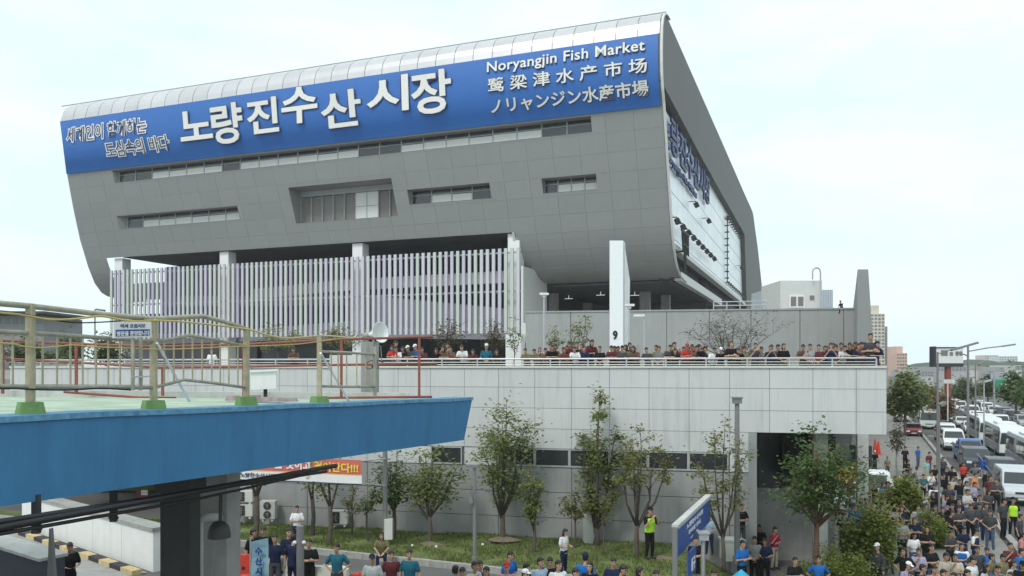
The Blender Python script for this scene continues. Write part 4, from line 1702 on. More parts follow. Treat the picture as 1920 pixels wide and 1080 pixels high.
ban_strip(0, .335, 'white', 'cloth', 0)
ban_strip(.335, .38, 'orange_print', 'stripe', 0)
ban_strip(.38, 1, 'red_banner', 'cloth', 0)
ban_strip(-.05, 0, 'letter_navy', 'hem', 0)


def ban_text(s, u0, u1, v0, v1, m, bo=.04):
    b = MB()
    vs, fs = text_mesh(s, bo)
    b.add([on_ban(u0 + (u1 - u0) * x, v0 + (v1 - v0) * y, .03 + z * .005) for x, y, z in vs], fs)
    b.build('lettering', M[m], rb, fix=False)


ban_text('를 것이고', .37, .64, .48, .86, 'letter_white')
ban_text('걸어간다!!!', .665, .98, .45, .86, 'yellow_print', .03)
ban_text('노량진수산시장', .12, .38, .1, .27, 'letter_navy', .02)

# blue notice board seen edge-on
nb = thing('notice_board', 'long blue notice board with white lettering on grey posts, seen at a slant', 'sign', P(1290, 1075, 23))
n0, n1 = P(1266, 1000, 21.0), P(1328, 1000, 26.0)
zt0, zb0 = P(1266, 985, 21).z, P(1266, 1036, 21).z
zt1, zb1 = P(1328, 934, 26).z, P(1328, 986, 26).z
zt = (zt0 + zt1) / 2
zb_ = (zb0 + zb1) / 2
dn = Vector((n1.x - n0.x, n1.y - n0.y, 0))
Ln = dn.length
dn.normalize()
nn_ = Vector((dn.y, -dn.x, 0))
o = Vector((n0.x, n0.y, 0))
b = MB()
b.frame(o, dn, nn_, (0, 0, 1), .05, Ln, -.05, .05, zb_, zt)
b.build('board', M['sign_blue'], nb)
b = MB()
b.frame(o, dn, nn_, (0, 0, 1), -.02, Ln + .02, -.09, .09, zt + .003, zt + .07)
b.frame(o, dn, nn_, (0, 0, 1), .12, Ln - .06, .051, .062, zt - .07, zt - .04)
b.build('cap', M['concrete_pale'], nb)
for q in (-.08, Ln - .3):
    b = MB()
    b.frame(o, dn, nn_, (0, 0, 1), q, q + .12, -.06 if q < 0 else -.18, .06 if q < 0 else -.06, 0, zt - .005)
    b.build('post', M['pole_grey'], nb)
for s, u0, u1, v0, v1 in (('노량진수산시장', .25, .75, .62, .8), ('주차장 안내', .3, .66, .36, .52), ('→  ←', .35, .6, .12, .26)):
    b = MB()
    put_text(b, s, o + dn * (Ln * u0) + nn_ * .052 + Vector((0, 0, zb_ + (zt - zb_) * v0)), dn * (Ln * (u1 - u0)), Vector((0, 0, (zt - zb_) * (v1 - v0))), nn_, .006, .03)
    b.build('lettering', M['letter_white'], nb, fix=False)
sb2 = thing('small_sign', 'small blue framed sign below the long notice board', 'sign', P(1301, 1080, 21.5))
b = MB()
q = P(1292, 1075, 21.4)
b.frame((q.x, q.y, 0), dn, nn_, (0, 0, 1), 0, .9, -.03, .03, q.z - .1, q.z + .55)
b.build('board', M['sign_blue'], sb2)
b = MB()
put_text(b, '출구', Vector((q.x, q.y, q.z)) + dn * .15 + nn_ * .031, dn * .6, Vector((0, 0, .35)), nn_, .005, .03)
b.build('lettering', M['letter_white'], sb2, fix=False)
b = MB()
b.frame((q.x, q.y, 0), dn, nn_, (0, 0, 1), .1, .16, -.09, -.035, 0, q.z + .5)
b.frame((q.x, q.y, 0), dn, nn_, (0, 0, 1), .74, .8, -.09, -.035, 0, q.z + .5)
b.build('post', M['pole_grey'], sb2)
lamp_post('globe_post', 'thin grey post with a small white cap beside the notice board', 'post', 1318, 1000, 23, 0, .05, 'box', m='steel')
# ------------------------------------------------------------------ footbridge on the left with its railings
br = thing('footbridge', 'blue painted footbridge girder with pale green floor crossing the left foreground', 'bridge', (-4, 13, 0))
GA, GB = P(885, 745, 18.6), P(0, 780, 8.6)
gd = (GA - GB)
Gext = GB - gd * .55
GB0 = Gext
GAb, GBb = P(870, 825, 18.45), P(0, 950, 8.6)
Gextb = GBb - (GAb - GBb) * .55
gn = Vector((-gd.y, gd.x, 0)).normalized()          # to the far (left) side
if gn.x > 0:
    gn = -gn
b = MB()
NS = 14
top, bot = [], []
for k in range(NS + 1):
    top.append(GB0.lerp(GA, k / NS) + Vector((0, 0, .008 * math.sin(k * 2.3))))
    bot.append(Gextb.lerp(GAb, k / NS))
vs = []
for a, c in zip(top, bot):
    vs += [a - Vector((0, 0, .07)), c, c + gn * .55, a + gn * .55 - Vector((0, 0, .07))]
fs = []
for k in range(NS):
    for q in range(4):
        fs.append((4 * k + q, 4 * k + (q + 1) % 4, 4 * k + 4 + (q + 1) % 4, 4 * k + 4 + q))
fs += [(0, 1, 2, 3), (4 * NS + 3, 4 * NS + 2, 4 * NS + 1, 4 * NS)]
b.add(vs, fs)
b.build('girder', M['girder_blue'], br)
b = MB()
for k in range(NS):
    a, c = top[k], top[k + 1]
    b.frame(a - Vector((0, 0, .066)), (c - a).normalized(), gn, (0, 0, 1), 0, (c - a).length, -.035, .5, 0, .066)
b.build('girder_edge', M['girder_edge'], br)
b = MB()
fl = [top[0] + gn * .5, GA + gn * .5, P(800, 742, 18.3) + Vector((-.4, 0, 0)), P(0, 737, 17.2) + Vector((-8, 0, 0))]
zf = [-.03, -.03, 0, 0]
F_ = [Vector((p.x, p.y, p.z + d)) for p, d in zip(fl, zf)]
F_[2].z = GA.z - .03
F_[3].z = E - .56
b.prism(F_, (0, 0, -.35))
b.build('floor_slab', M['deck_green'], br)
b = MB()
b.bar(F_[3] + Vector((0, 0, .07)), F_[2] + Vector((0, 0, .07)), .25, .14)
b.build('far_kerb', M['concrete_pale'], br)
b = MB()
q = P(312, 900, 14.0)
b.frame((q.x, 14.4, 0), (1, 0, 0), (0, 1, 0), (0, 0, 1), -.28, .24, 0, .5, .9, E - 1.4)
b.frame((q.x, 14.4, 0), (1, 0, 0), (0, 1, 0), (0, 0, 1), -.36, .32, -.08, .58, E - 2.2, E - 1.55)
b.build('steel_column', M['steel_dark'], br)
b = MB()
q = P(372, 900, 15.5)
b.frame((q.x, 15.9, 0), (1, 0, 0), (0, 1, 0), (0, 0, 1), -.36, .40, 0, .8, .9, E - 1.3)
b.build('pier', M['concrete'], br)
b = MB()
Yp = 15.2
b.tube([P(341, 900, Yp), P(338, 985, Yp), P(343, 1010, Yp), P(368, 1042, Yp), P(372, 1100, Yp)], .085, 10)
b.tube([P(372, 1110, Yp), P(372, 985, Yp), P(376, 972, Yp), P(388, 970, Yp), P(410, 971, Yp + .5)], .09, 10)
solo('drain_pipe', b, M['concrete_pale'], 'grey branching drain pipe on the concrete bridge pier', 'pipe', smooth=True)


def gpt(x, inset=.28, dz=0.0):
    """point on the girder top under photo column x"""
    q = (x - CX) / FPX
    a, d = GB0 + gn * inset, gd.normalized()
    k = (q * a.y - a.x) / (d.x - q * d.y)
    p = a + d * k
    return Vector((p.x, p.y, p.z + dz))


def up(x, y, inset=.28):
    p = gpt(x, inset)
    return Vector((p.x, p.y, E - (y - HY) / FPX * p.y))


rl = thing('beige_railing', 'weathered beige pipe railing with bent bars along the blue girder', 'railing', gpt(300))
POST = [(57, 570, 772), (288, 595, 766), (462, 614, 757), (599, 628, 755)]
for x, yt, yb in POST:
    b = MB()
    a, c = up(x, yb), up(x, yt)
    b.bar(Vector((a.x, a.y, a.z - .02)), Vector((a.x, a.y, c.z)), .075, .075)
    p = b.build('post', M['rail_beige'], rl)
    b = MB()
    b.lathe(Vector((a.x, a.y, a.z - .06)), [(0, .0), (.19, 0), (.15, .17), (0, .17)], 4)
    b.build('block', M['block_green'], p)


def railpath(name, pts, r, m, parent, inset=.28):
    b = MB()
    pp = [up(x, y, inset) for x, y in pts]
    if pts[0][0] <= 0:
        d = (pp[0] - pp[1])
        d.normalize()
        pp = [pp[0] + gd.normalized() * -1.6 + Vector((0, 0, .03))] + pp
    b.tube(pp, r, 8)
    return b.build(name, M[m], parent, smooth=True)


railpath('rail', [(0, 569), (57, 574), (180, 588), (288, 598), (340, 595), (380, 593), (420, 603), (462, 617)], .034, 'rail_grey', rl)
railpath('rail', [(0, 622), (57, 624), (170, 632), (240, 637), (288, 641)], .026, 'rail_grey', rl)
railpath('rail', [(0, 724), (57, 725), (170, 726), (240, 726), (288, 727)], .026, 'rail_grey', rl)
railpath('rail', [(288, 642), (355, 629), (400, 636), (462, 650)], .022, 'rail_grey', rl)
railpath('rail', [(288, 727), (345, 712), (400, 718), (462, 727)], .022, 'rail_grey', rl)
railpath('rail', [(599, 659), (650, 661), (704, 665)], .024, 'rail_grey', rl)
railpath('rail', [(599, 724), (650, 725), (704, 725)], .024, 'rail_grey', rl)
b = MB()
a, c = up(703, 742), up(703, 650)
b.bar(a, c, .06)
b.build('post', M['rail_grey'], rl)


def seg_y(pts, x):
    for (x0, y0), (x1, y1) in zip(pts, pts[1:]):
        if x0 <= x <= x1:
            return y0 + (y1 - y0) * (x - x0) / (x1 - x0)
    return pts[-1][1]


UPR = [(0, 622), (57, 624), (170, 632), (240, 637), (288, 641), (355, 629), (400, 636), (462, 650), (599, 659), (704, 665)]
LWR = [(0, 724), (57, 725), (288, 727), (345, 712), (400, 718), (462, 727), (599, 724), (704, 725)]
for x in (3, 24, 80, 107, 132, 155, 180, 203, 225, 308, 326, 344, 361, 379, 397, 413, 429, 446, 621, 634, 650, 669, 686):
    b = MB()
    a, c = up(x, seg_y(LWR, x)), up(x, seg_y(UPR, x))
    b.tube([a, c], .012, 6)
    b.build('baluster', M['rail_beige'], rl)
for x0, y0, x1, y1, q in ((294, 643, 355, 752, 'left'), (601, 662, 656, 755, 'right')):
    b = MB()
    b.tube([up(x0, y0, .22), up(x1, y1, .5)], .02, 6)
    solo('diagonal_brace', b, M['white'], 'white diagonal brace rod propping the %s bay of the beige railing' % q, 'brace')
b = MB()
b.bar(up(246, 707, .06), up(276, 706, .06), .02)
b.bar(up(268, 706, .08), up(288, 705, .2), .014)
solo('sign_clamp', b, M['steel'], 'small steel clamp bar tying the sign legs to the railing post', 'clamp')
ws = thing('welcome_sign', 'white and blue Korean welcome sign hung on the beige railing', 'sign', up(248, 634, .05))
a, c = up(213, 634, .06), up(284, 632, .06)
d = (c - a)
Ls = d.length
d.normalize()
for x in (249, 264):
    b = MB()
    e0, e1 = up(x, 732, .1), up(x, 632, .1)
    b.bar(e0, e1, .036, .03)
    b.build('leg', M['rail_grey'], ws)
H_ = (634 - 606) / FPX * a.y
sn = Vector((d.y, -d.x, 0)).normalized()
b = MB()
b.frame(a, d, sn, (0, 0, 1), 0, Ls, -.02, 0, 0, H_ * 1.08)
b.build('board', M['white'], ws)
b = MB()
b.frame(a, d, sn, (0, 0, 1), .03, Ls - .03, .001, .006, .02, H_ * .56)
b.build('blue_field', M['sign_blue'], ws)
b = MB()
put_text(b, '어서 오십시오', a + d * (Ls * .17) + sn * .002 + Vector((0, 0, H_ * .66)), d * (Ls * .66), Vector((0, 0, H_ * .3)), sn, .004, .03)
b.build('lettering', M['letter_navy'], ws, fix=False)
b = MB()
put_text(b, '방문을 환영합니다', a + d * (Ls * .07) + sn * .007 + Vector((0, 0, H_ * .13)), d * (Ls * .86), Vector((0, 0, H_ * .33)), sn, .004, .03)
b.build('lettering', M['letter_white'], ws, fix=False)


def cable(pts, r, m, label, name='cable', cat='cable', inset=.2):
    pp = [up(x, y, inset) for x, y in pts]
    if pts[0][0] <= 0:
        pp = [pp[0] - gd.normalized() * 1.6] + pp
    q = catmull([tuple(p) for p in pp], 5)
    b = MB()
    b.tube([Vector(p) for p in q], r, 6)
    solo(name, b, M[m], label, cat, smooth=True)


cable([(0, 586), (50, 592), (95, 599), (140, 598), (190, 593), (240, 601), (300, 601), (360, 605), (462, 617), (500, 628), (540, 634), (600, 629)], .014, 'cable_yellow', 'yellow cable slung along the top of the beige railing')
cable([(0, 583), (60, 592), (130, 604), (190, 604), (270, 598)], .009, 'cable_black', 'black cable sagging just below the top rail at the left')
cable([(0, 643), (40, 649), (80, 652), (135, 647), (170, 650), (220, 652), (300, 655), (370, 653), (430, 650), (470, 649), (560, 645), (640, 634)], .010, 'cable_yellow', 'yellow cable sagging through the middle of the beige railing')
cable([(599, 629), (620, 630), (660, 633), (668, 629)], .015, 'cable_cream', 'cream rope from the last railing post to the red rail', 'rope', 'rope')
cable([(0, 728), (60, 730), (130, 731), (190, 728), (245, 731)], .012, 'cable_black', 'black cable along the bottom rail at the left')
# red pipe rail on the far side of the bridge
rr_ = thing('red_railing', 'thin red pipe railing along the far side of the bridge floor', 'railing', P(500, 740, 17.4))
YR = 17.4
for pts in ([(0, 638), (180, 646), (300, 650), (470, 645), (640, 636), (812, 632)], [(0, 672), (150, 680), (300, 689), (470, 687), (640, 684), (820, 682)],
            [(120, 735), (260, 745), (330, 746)], [(600, 746), (700, 745), (810, 744)]):
    b = MB()
    b.tube([P(x, y, YR) for x, y in pts], .026, 8)
    b.build('rail', M['rail_red'], rr_, smooth=True)
for x, yt, yb in ((5, 640, 738), (143, 648, 737), (305, 690, 742), (457, 650, 745), (640, 637, 746), (786, 633, 745)):
    b = MB()
    b.bar(P(x, yb, YR), P(x, yt, YR), .05)
    b.build('post', M['rail_red'], rr_)
# utility boxes on the bridge end
b = MB()
Yb_ = 19.5
q0, q1 = P(618, 744, Yb_), P(677, 744, Yb_)
ub = thing('service_box', 'large pale grey service box behind the right bay of the railings', 'box', P(655, 746, Yb_))
b.frame((q0.x, Yb_, 0), (1, 0, 0), (0, 1, 0), (0, 0, 1), 0, q1.x - q0.x, 0, .5, E - .73, E + .3)
b.build('door', M['offwhite'], ub)
b = MB()
b.frame((q1.x + .003, Yb_ - .02, 0), (1, 0, 0), (0, 1, 0), (0, 0, 1), 0, .35, 0, .5, E - .73, E + .62)
b.build('casing', M['concrete'], ub)
fl_ = thing('flood_lamp', 'white boxed flood lamp on a stand behind the beige railing', 'lamp', P(495, 742, 15.5))
b = MB()
c = P(496, 700, 15.5)
b.frame(c, Vector((.95, .2, .05)).normalized(), Vector((-.2, .95, 0)).normalized(), (0, 0, 1), -.24, .22, -.15, .2, -.30, .03)
b.build('housing', M['white'], fl_)
b = MB()
b.frame(c, Vector((.95, .2, .05)).normalized(), Vector((-.2, .95, 0)).normalized(), (0, 0, 1), -.27, .25, -.19, .23, .032, .07)
b.build('hood', M['white'], fl_)
b = MB()
b.frame(c, (1, 0, 0), (0, 1, 0), (0, 0, 1), -.02, .04, 0, .05, -.45, -.30)
b.build('stand', M['steel_dark'], fl_)
hs = thing('horn_loudspeaker', 'white horn loudspeaker on a dark post behind the red railing', 'loudspeaker', P(702, 744, 18.8))
c = P(705, 625, 18.8)
ax = Vector((.75, -.62, .12)).normalized()
b = MB()
b.lathe(c - ax * .2, [(.04, -.12), (.05, 0), (.09, .14), (.16, .27), (.24, .36), (.25, .37), (.23, .36), (.15, .27), (.07, .14), (0, .1)], 20, ax)
b.build('horn', M['white'], hs, smooth=True)
b = MB()
b.lathe(c - ax * .2, [(0, -.22), (.075, -.22), (.08, -.08), (.05, 0)], 14, ax)
b.build('driver', M['concrete'], hs, smooth=True)
b = MB()
b.tube([P(701, 744, 18.8), P(701, 640, 18.8), c - ax * .15], .03, 8)
b.tube([P(716, 684, 18.8), P(714, 650, 18.8), P(700, 640, 18.8)], .012, 6)
b.build('post', M['pole_grey'], hs)
b = MB()
pts = []
for a in range(25):
    t = a / 24 * 2 * math.pi * 2
    pts.append(P(690 + 9 * math.cos(t) + a * .9, 684 + 8 * math.sin(t), 18.5))
b.tube(pts, .01, 5)
solo('coiled_cable', b, M['cable_black'], 'black coiled cable hanging under the horn loudspeaker', 'cable')
b = MB()
for k in range(9):
    c = P(440 + k * 13 + R.uniform(-4, 4), 747, 15.2 + R.uniform(-.4, .6))
    b.lathe(Vector((c.x, c.y, E - .62)), [(.16, 0), (.12, .05 + R.uniform(0, .05)), (0, .07)], 7)
solo('tarpaulin', b, mat('mixed_tarp', (.24, .19, .2), .9, var=.5, scale=4), 'crumpled dark tarpaulin heap on the bridge floor below the flood lamp', 'tarpaulin', smooth=True)

# conduits and lamp below the bridge
for k, (pa, pb, r, lb) in enumerate((((0, 978, 8.2), (612, 884, 16.6), .03, 'uppermost'), ((0, 989, 8.2), (630, 873, 16.8), .045, 'thick middle'), ((0, 1001, 8.2), (560, 893, 15.6), .022, 'lowest'))):
    b = MB()
    a, c = P(*pa), P(*pb)
    e_ = a - (c - a) * .3
    b.tube([e_, a, a.lerp(c, .5) - Vector((0, 0, .05 * (k == 2))), c], r, 8)
    solo('conduit', b, M['cable_black'], '%s of the black conduits slung below the blue girder' % lb, 'conduit', smooth=True)
for x, y0, y1, Y, lb in ((68, 944, 1000, 9.0, 'left'), (213, 932, 978, 10.6, 'right')):
    b = MB()
    a, c = P(x, y1, Y), P(x, y0, Y)
    b.bar(a, Vector((a.x, a.y, c.z + .1)), .075, .07)
    b.bar(Vector((a.x - .06, a.y, a.z + .05)), Vector((a.x + .06, a.y, a.z + .05)), .03)
    solo('hanger', b, M['steel_dark'], '%s dark hanger holding the conduits under the girder' % lb, 'hanger')
hl = thing('bell_lamp', 'dark bell shaped lamp hanging on a rod before the concrete pier', 'lamp', P(411, 1008, 13))
c = P(411, 1008, 13)
b = MB()
b.lathe(c, [(.18, 0), (.175, .08), (.15, .18), (.09, .25), (.03, .27), (0, .275)], 20)
b.build('shade', M['steel_dark'], hl, smooth=True)
b = MB()
b.tube([P(413, 980, 13), P(414, 925, 13)], .03, 8)
b.build('rod', M['steel_dark'], hl)
b = MB()
b.lathe(c + Vector((0, 0, .02)), [(0, -.02), (.06, 0), (.06, .06), (0, .1)], 12)
b.build('bulb', M['lamp_lens'], hl, smooth=True)
pk = thing('parking_sign', 'small red and white sign board hanging below the girder by the steel column', 'sign', P(266, 930, 12.5))
b = MB()
q = P(254, 932, 12.5)
b.frame(q, (1, 0, 0), (0, 1, 0), (0, 0, 1), 0, .2, 0, .03, 0, .12)
b.build('board', M['rail_red'], pk)
b = MB()
b.frame(q, (1, 0, 0), (0, 1, 0), (0, 0, 1), .09, .19, -.008, -.002, .03, .11)
b.build('white_field', M['white'], pk)

# ------------------------------------------------------------------ ramp on the lower left
rp = thing('ramp_wall', 'long white concrete ramp wall with grey coping at the lower left', 'wall', P(150, 1010, 32))
w0, w1 = Vector((-20.8, 34.4, 0)), Vector((-11.9, 26.9, 0))
wd_ = (w1 - w0).normalized()
wn_ = Vector((wd_.y, -wd_.x, 0))
if wn_.y > 0:
    wn_ = -wn_
Lw = (w1 - w0).length
b = MB()
nn2 = 5
for k in range(nn2):
    b = MB()
    b.frame(w0, wd_, wn_, (0, 0, 1), Lw * k / nn2 + .01, Lw * (k + 1) / nn2 - .01, -.3, 0, .9, 2.55)
    b.build('wall_panel', M['white'], rp)
b = MB()
b.frame(w0, wd_, wn_, (0, 0, 1), -.05, Lw + .05, -.55, .06, 2.55, 2.68)
b.build('coping', M['concrete'], rp)
st = thing('striped_kerb', 'black and yellow striped kerb at the foot of the white ramp wall', 'kerb', P(180, 1040, 30))
sy = mat('kerb_yellow', (.55, .42, .22), .7, var=.2, scale=5)
sk = mat('kerb_black', (.03, .026, .03), .7, var=.2, scale=5)
for k in range(14):
    b = MB()
    b.frame(w0 + wn_ * .55, wd_, wn_, (0, 0, 1), Lw * k / 14 + .004, Lw * (k + 1) / 14 - .004, -.16, .16, 1.05, 1.38)
    b.build('kerb_block', sy if k % 2 else sk, st)
b = MB()
b.quad(w0 + wn_ * .2 + Vector((-4, 3, 1.235)), w1 + wn_ * .2 + Vector((0, 0, 1.235)), w1 + wn_ * 5.5 + Vector((0, 0, 1.235)), w0 + wn_ * 5.5 + Vector((-4, 3, 1.235)))
struct('ramp_road', b, M['concrete'])
b = MB()
a, c = P(0, 1012, 21), P(92, 1052, 19)
b.prism([Vector((a.x - 2, a.y + .5, .8)), Vector((c.x, c.y, .8)), Vector((c.x, c.y, c.z)), Vector((a.x - 2, a.y + .5, a.z + .25))], (.1, .5, 0))
lw = solo('low_wall', b, mat('navy_wall', (.05, .055, .075), .7, var=.1), 'dark navy sloping wall in the bottom left corner', 'wall')
b = MB()
b.bar(Vector((a.x - 2, a.y + .7, a.z + .29)), Vector((c.x, c.y + .2, c.z + .04)), .7, .07)
solo('wall_coping', b, M['concrete_pale'], 'pale coping lying on the dark navy corner wall', 'coping')
b = MB()
c = P(92, 1080, 18.5)
b.prism([c + Vector((-.07, 0, -.6)), c + Vector((.16, 0, -.6)), c + Vector((.03, 0, 1.08)), c + Vector((0, 0, 1.08))], (0, .12, 0))
solo('spike_post', b, M['pole_grey'], 'grey tapering post beside the dark corner wall', 'post')
# ground patches beyond the ramp: grass strip and a car
b = MB()
b.quad((-34, 44, 1.3), (-19, 44, 1.3), (-18, 52, 1.32), (-36, 54, 1.32))
struct('grass_strip', b, M['lawn'])

# ------------------------------------------------------------------ barriers and flags, bottom centre
def barrier(x0, x1, ytop, Y, m, label, rot=0):
    a, c = P(x0, ytop, Y), P(x1, ytop, Y)
    zb = ground(a.x, Y)
    W_, H_ = c.x - a.x, a.z - zb
    ux = Vector((math.cos(rot), math.sin(rot), 0))
    uy = Vector((-ux.y, ux.x, 0))
    t = thing('water_barrier', label, 'barrier', Vector(((a.x + c.x) / 2, Y, zb)), 'plastic barriers at the forecourt')
    o = Vector((a.x, Y, zb))
    b = MB()
    sec = [(-.28, 0), (.28, 0), (.26, .2), (.14, .45), (.11, H_), (-.11, H_), (-.14, .45), (-.26, .2)]
    n = 9
    vs = []
    for k in range(n + 1):
        f = k / n
        pin = .93 if k % 3 == 0 else 1
        for (yy, zz) in sec:
            vs.append(o + ux * (W_ * f) + uy * (yy * pin) + Vector((0, 0, zz - (.07 if (zz == H_ and k in (0, n)) else 0))))
    ns = len(sec)
    fs = [(k * ns + q, k * ns + (q + 1) % ns, (k + 1) * ns + (q + 1) % ns, (k + 1) * ns + q) for k in range(n) for q in range(ns)]
    fs += [tuple(range(ns))[::-1], tuple(n * ns + q for q in range(ns))]
    b.add(vs, fs)
    b.build('body', M[m], t)
    for f in (.28, .5, .72):
        b = MB()
        cc = o + ux * (W_ * f) + Vector((0, 0, H_ * .62)) - uy * .135
        b.lathe(cc, [(0, .004), (.05, .004), (.06, 0), (.06, -.05)], 10, -uy)
        b.build('fork_hole', M['steel_dark'], t)
    b = MB()
    b.lathe(o + ux * W_ * .5 + Vector((0, 0, H_)), [(.07, 0), (.07, .05), (0, .055)], 10)
    b.build('filler_cap', M[m], t)


barrier(366, 418, 1038, 25.2, 'barrier_red', 'red plastic water barrier at the left, nearest the seated man in pale blue', .1)
barrier(420, 473, 1040, 25.0, 'barrier_red', 'red plastic water barrier right behind the pale blue flag banner', .05)
barrier(499, 566, 1046, 24.6, 'barrier_white', 'white plastic water barrier left of the dark grey post', -.12)
barrier(568, 655, 1060, 24.2, 'barrier_white', 'white plastic water barrier right of the dark grey post', -.12)
barrier(655, 700, 1075, 23.6, 'barrier_red', 'red plastic water barrier, only its rim showing at the bottom edge', -.1)
fb = thing('flag_banner', 'pale blue vertical flag banner with dark lettering before the red barriers', 'flag', P(488, 1090, 22.5))
b = MB()
n = 8
q0, q1 = P(470, 1100, 22.5), P(502, 1100, 22.5)
zt_ = P(480, 1016, 22.5).z
vs = []
for k in range(n + 1):
    f = k / n
    for side_ in (0, 1):
        p = (q0.lerp(q1, side_))
        vs.append(Vector((p.x + .06 * f * (1 if side_ else .2), 22.5 + .05 * math.sin(f * 7 + side_), 1.3 + (zt_ + (.1 if side_ else 0) - 1.3) * (1 - f))))
b.add(vs, [(2 * k, 2 * k + 1, 2 * k + 3, 2 * k + 2) for k in range(n)])
b.build('cloth', mat('pale_blue_cloth', (.24, .40, .50), .8, var=.12, scale=2), fb, fix=False)
for k, ch in enumerate('수산시장'):
    b = MB()
    put_text(b, ch, Vector((q0.x + .15, 22.41, zt_ - .35 - k * .28)), Vector((.2, 0, 0)), Vector((0, 0, .22)), Vector((0, -1, 0)), .006, .05)
    b.build('lettering', M['sign_blue'], fb, fix=False)
b = MB()
b.tube([Vector((q0.x - .02, 22.53, .95)), Vector((q0.x - .02, 22.53, zt_ + .12))], .018, 6)
b.build('pole', M['steel'], fb)
b = MB()
c = P(427, 1090, 21.5)
b.prism([Vector((c.x - .13, 21.5, .8)), Vector((c.x + .1, 21.5, .8)), Vector((c.x + .1, 21.5, P(0, 1030, 21.5).z)), Vector((c.x - .13, 21.5, P(0, 1042, 21.5).z))], (.05, .18, 0))
solo('kiosk_post', b, M['pole_grey'], 'square dark grey post with slanted top before the red barriers', 'post')
b = MB()
c = P(427, 1030, 21.5)
b.prism([Vector((c.x - .13, 21.48, c.z - .17)), Vector((c.x + .1, 21.48, c.z + .005)), Vector((c.x + .26, 21.75, c.z + .2)), Vector((c.x + .02, 21.75, c.z + .08))], (0, 0, .03))
solo('post_cap', b, M['offwhite'], 'white slanted cap lying on the square grey post', 'cap')
gp = thing('grey_post', 'dark grey post with two small white lamps at its top before the white barriers', 'post', P(563, 1100, 22.0))
c = P(563, 986, 22)
b = MB()
b.tube([Vector((c.x, 22, .9)), c], .10, 10)
b.build('pole', M['pole_grey'], gp)
for dx in (-.17, .08):
    b = MB()
    b.lathe(P(563, 1021, 21.9) + Vector((dx + .02, 0, 0)), [(0, 0), (.05, .02), (.06, .06), (.03, .1), (0, .11)], 10)
    b.build('lamp', M['white'], gp, smooth=True)
b = MB()
c = P(1390, 1076, 25.5)
b.lathe(Vector((c.x, c.y, .1)), [(.5, 0), (.48, .1), (.30, c.z - .2), (0, c.z + .05)], 14)
solo('parasol', b, mat('cyan_cloth', (.03, .38, .6), .7, var=.1), 'bright cyan cloth hump poking in at the bottom edge near the blue polo man', 'umbrella', smooth=True)

# ------------------------------------------------------------------ vehicles
def wheel(t, c, r, w, ax):
    b = MB()
    b.lathe(Vector(c) - Vector(ax) * (w / 2), [(0, 0), (r * .8, 0), (r, .03), (r, w - .03), (r * .8, w), (0, w)], 16, ax)
    o = b.build('wheel', M['tyre'], t, smooth=False)
    b = MB()
    for sd in (-1, 1):
        b.lathe(Vector(c) + Vector(ax) * (sd * (w / 2 + .004)), [(0, .012 * sd), (r * .35, .012 * sd), (r * .6, 0)], 12, ax)
    b.build('rim', M['rim'], o)


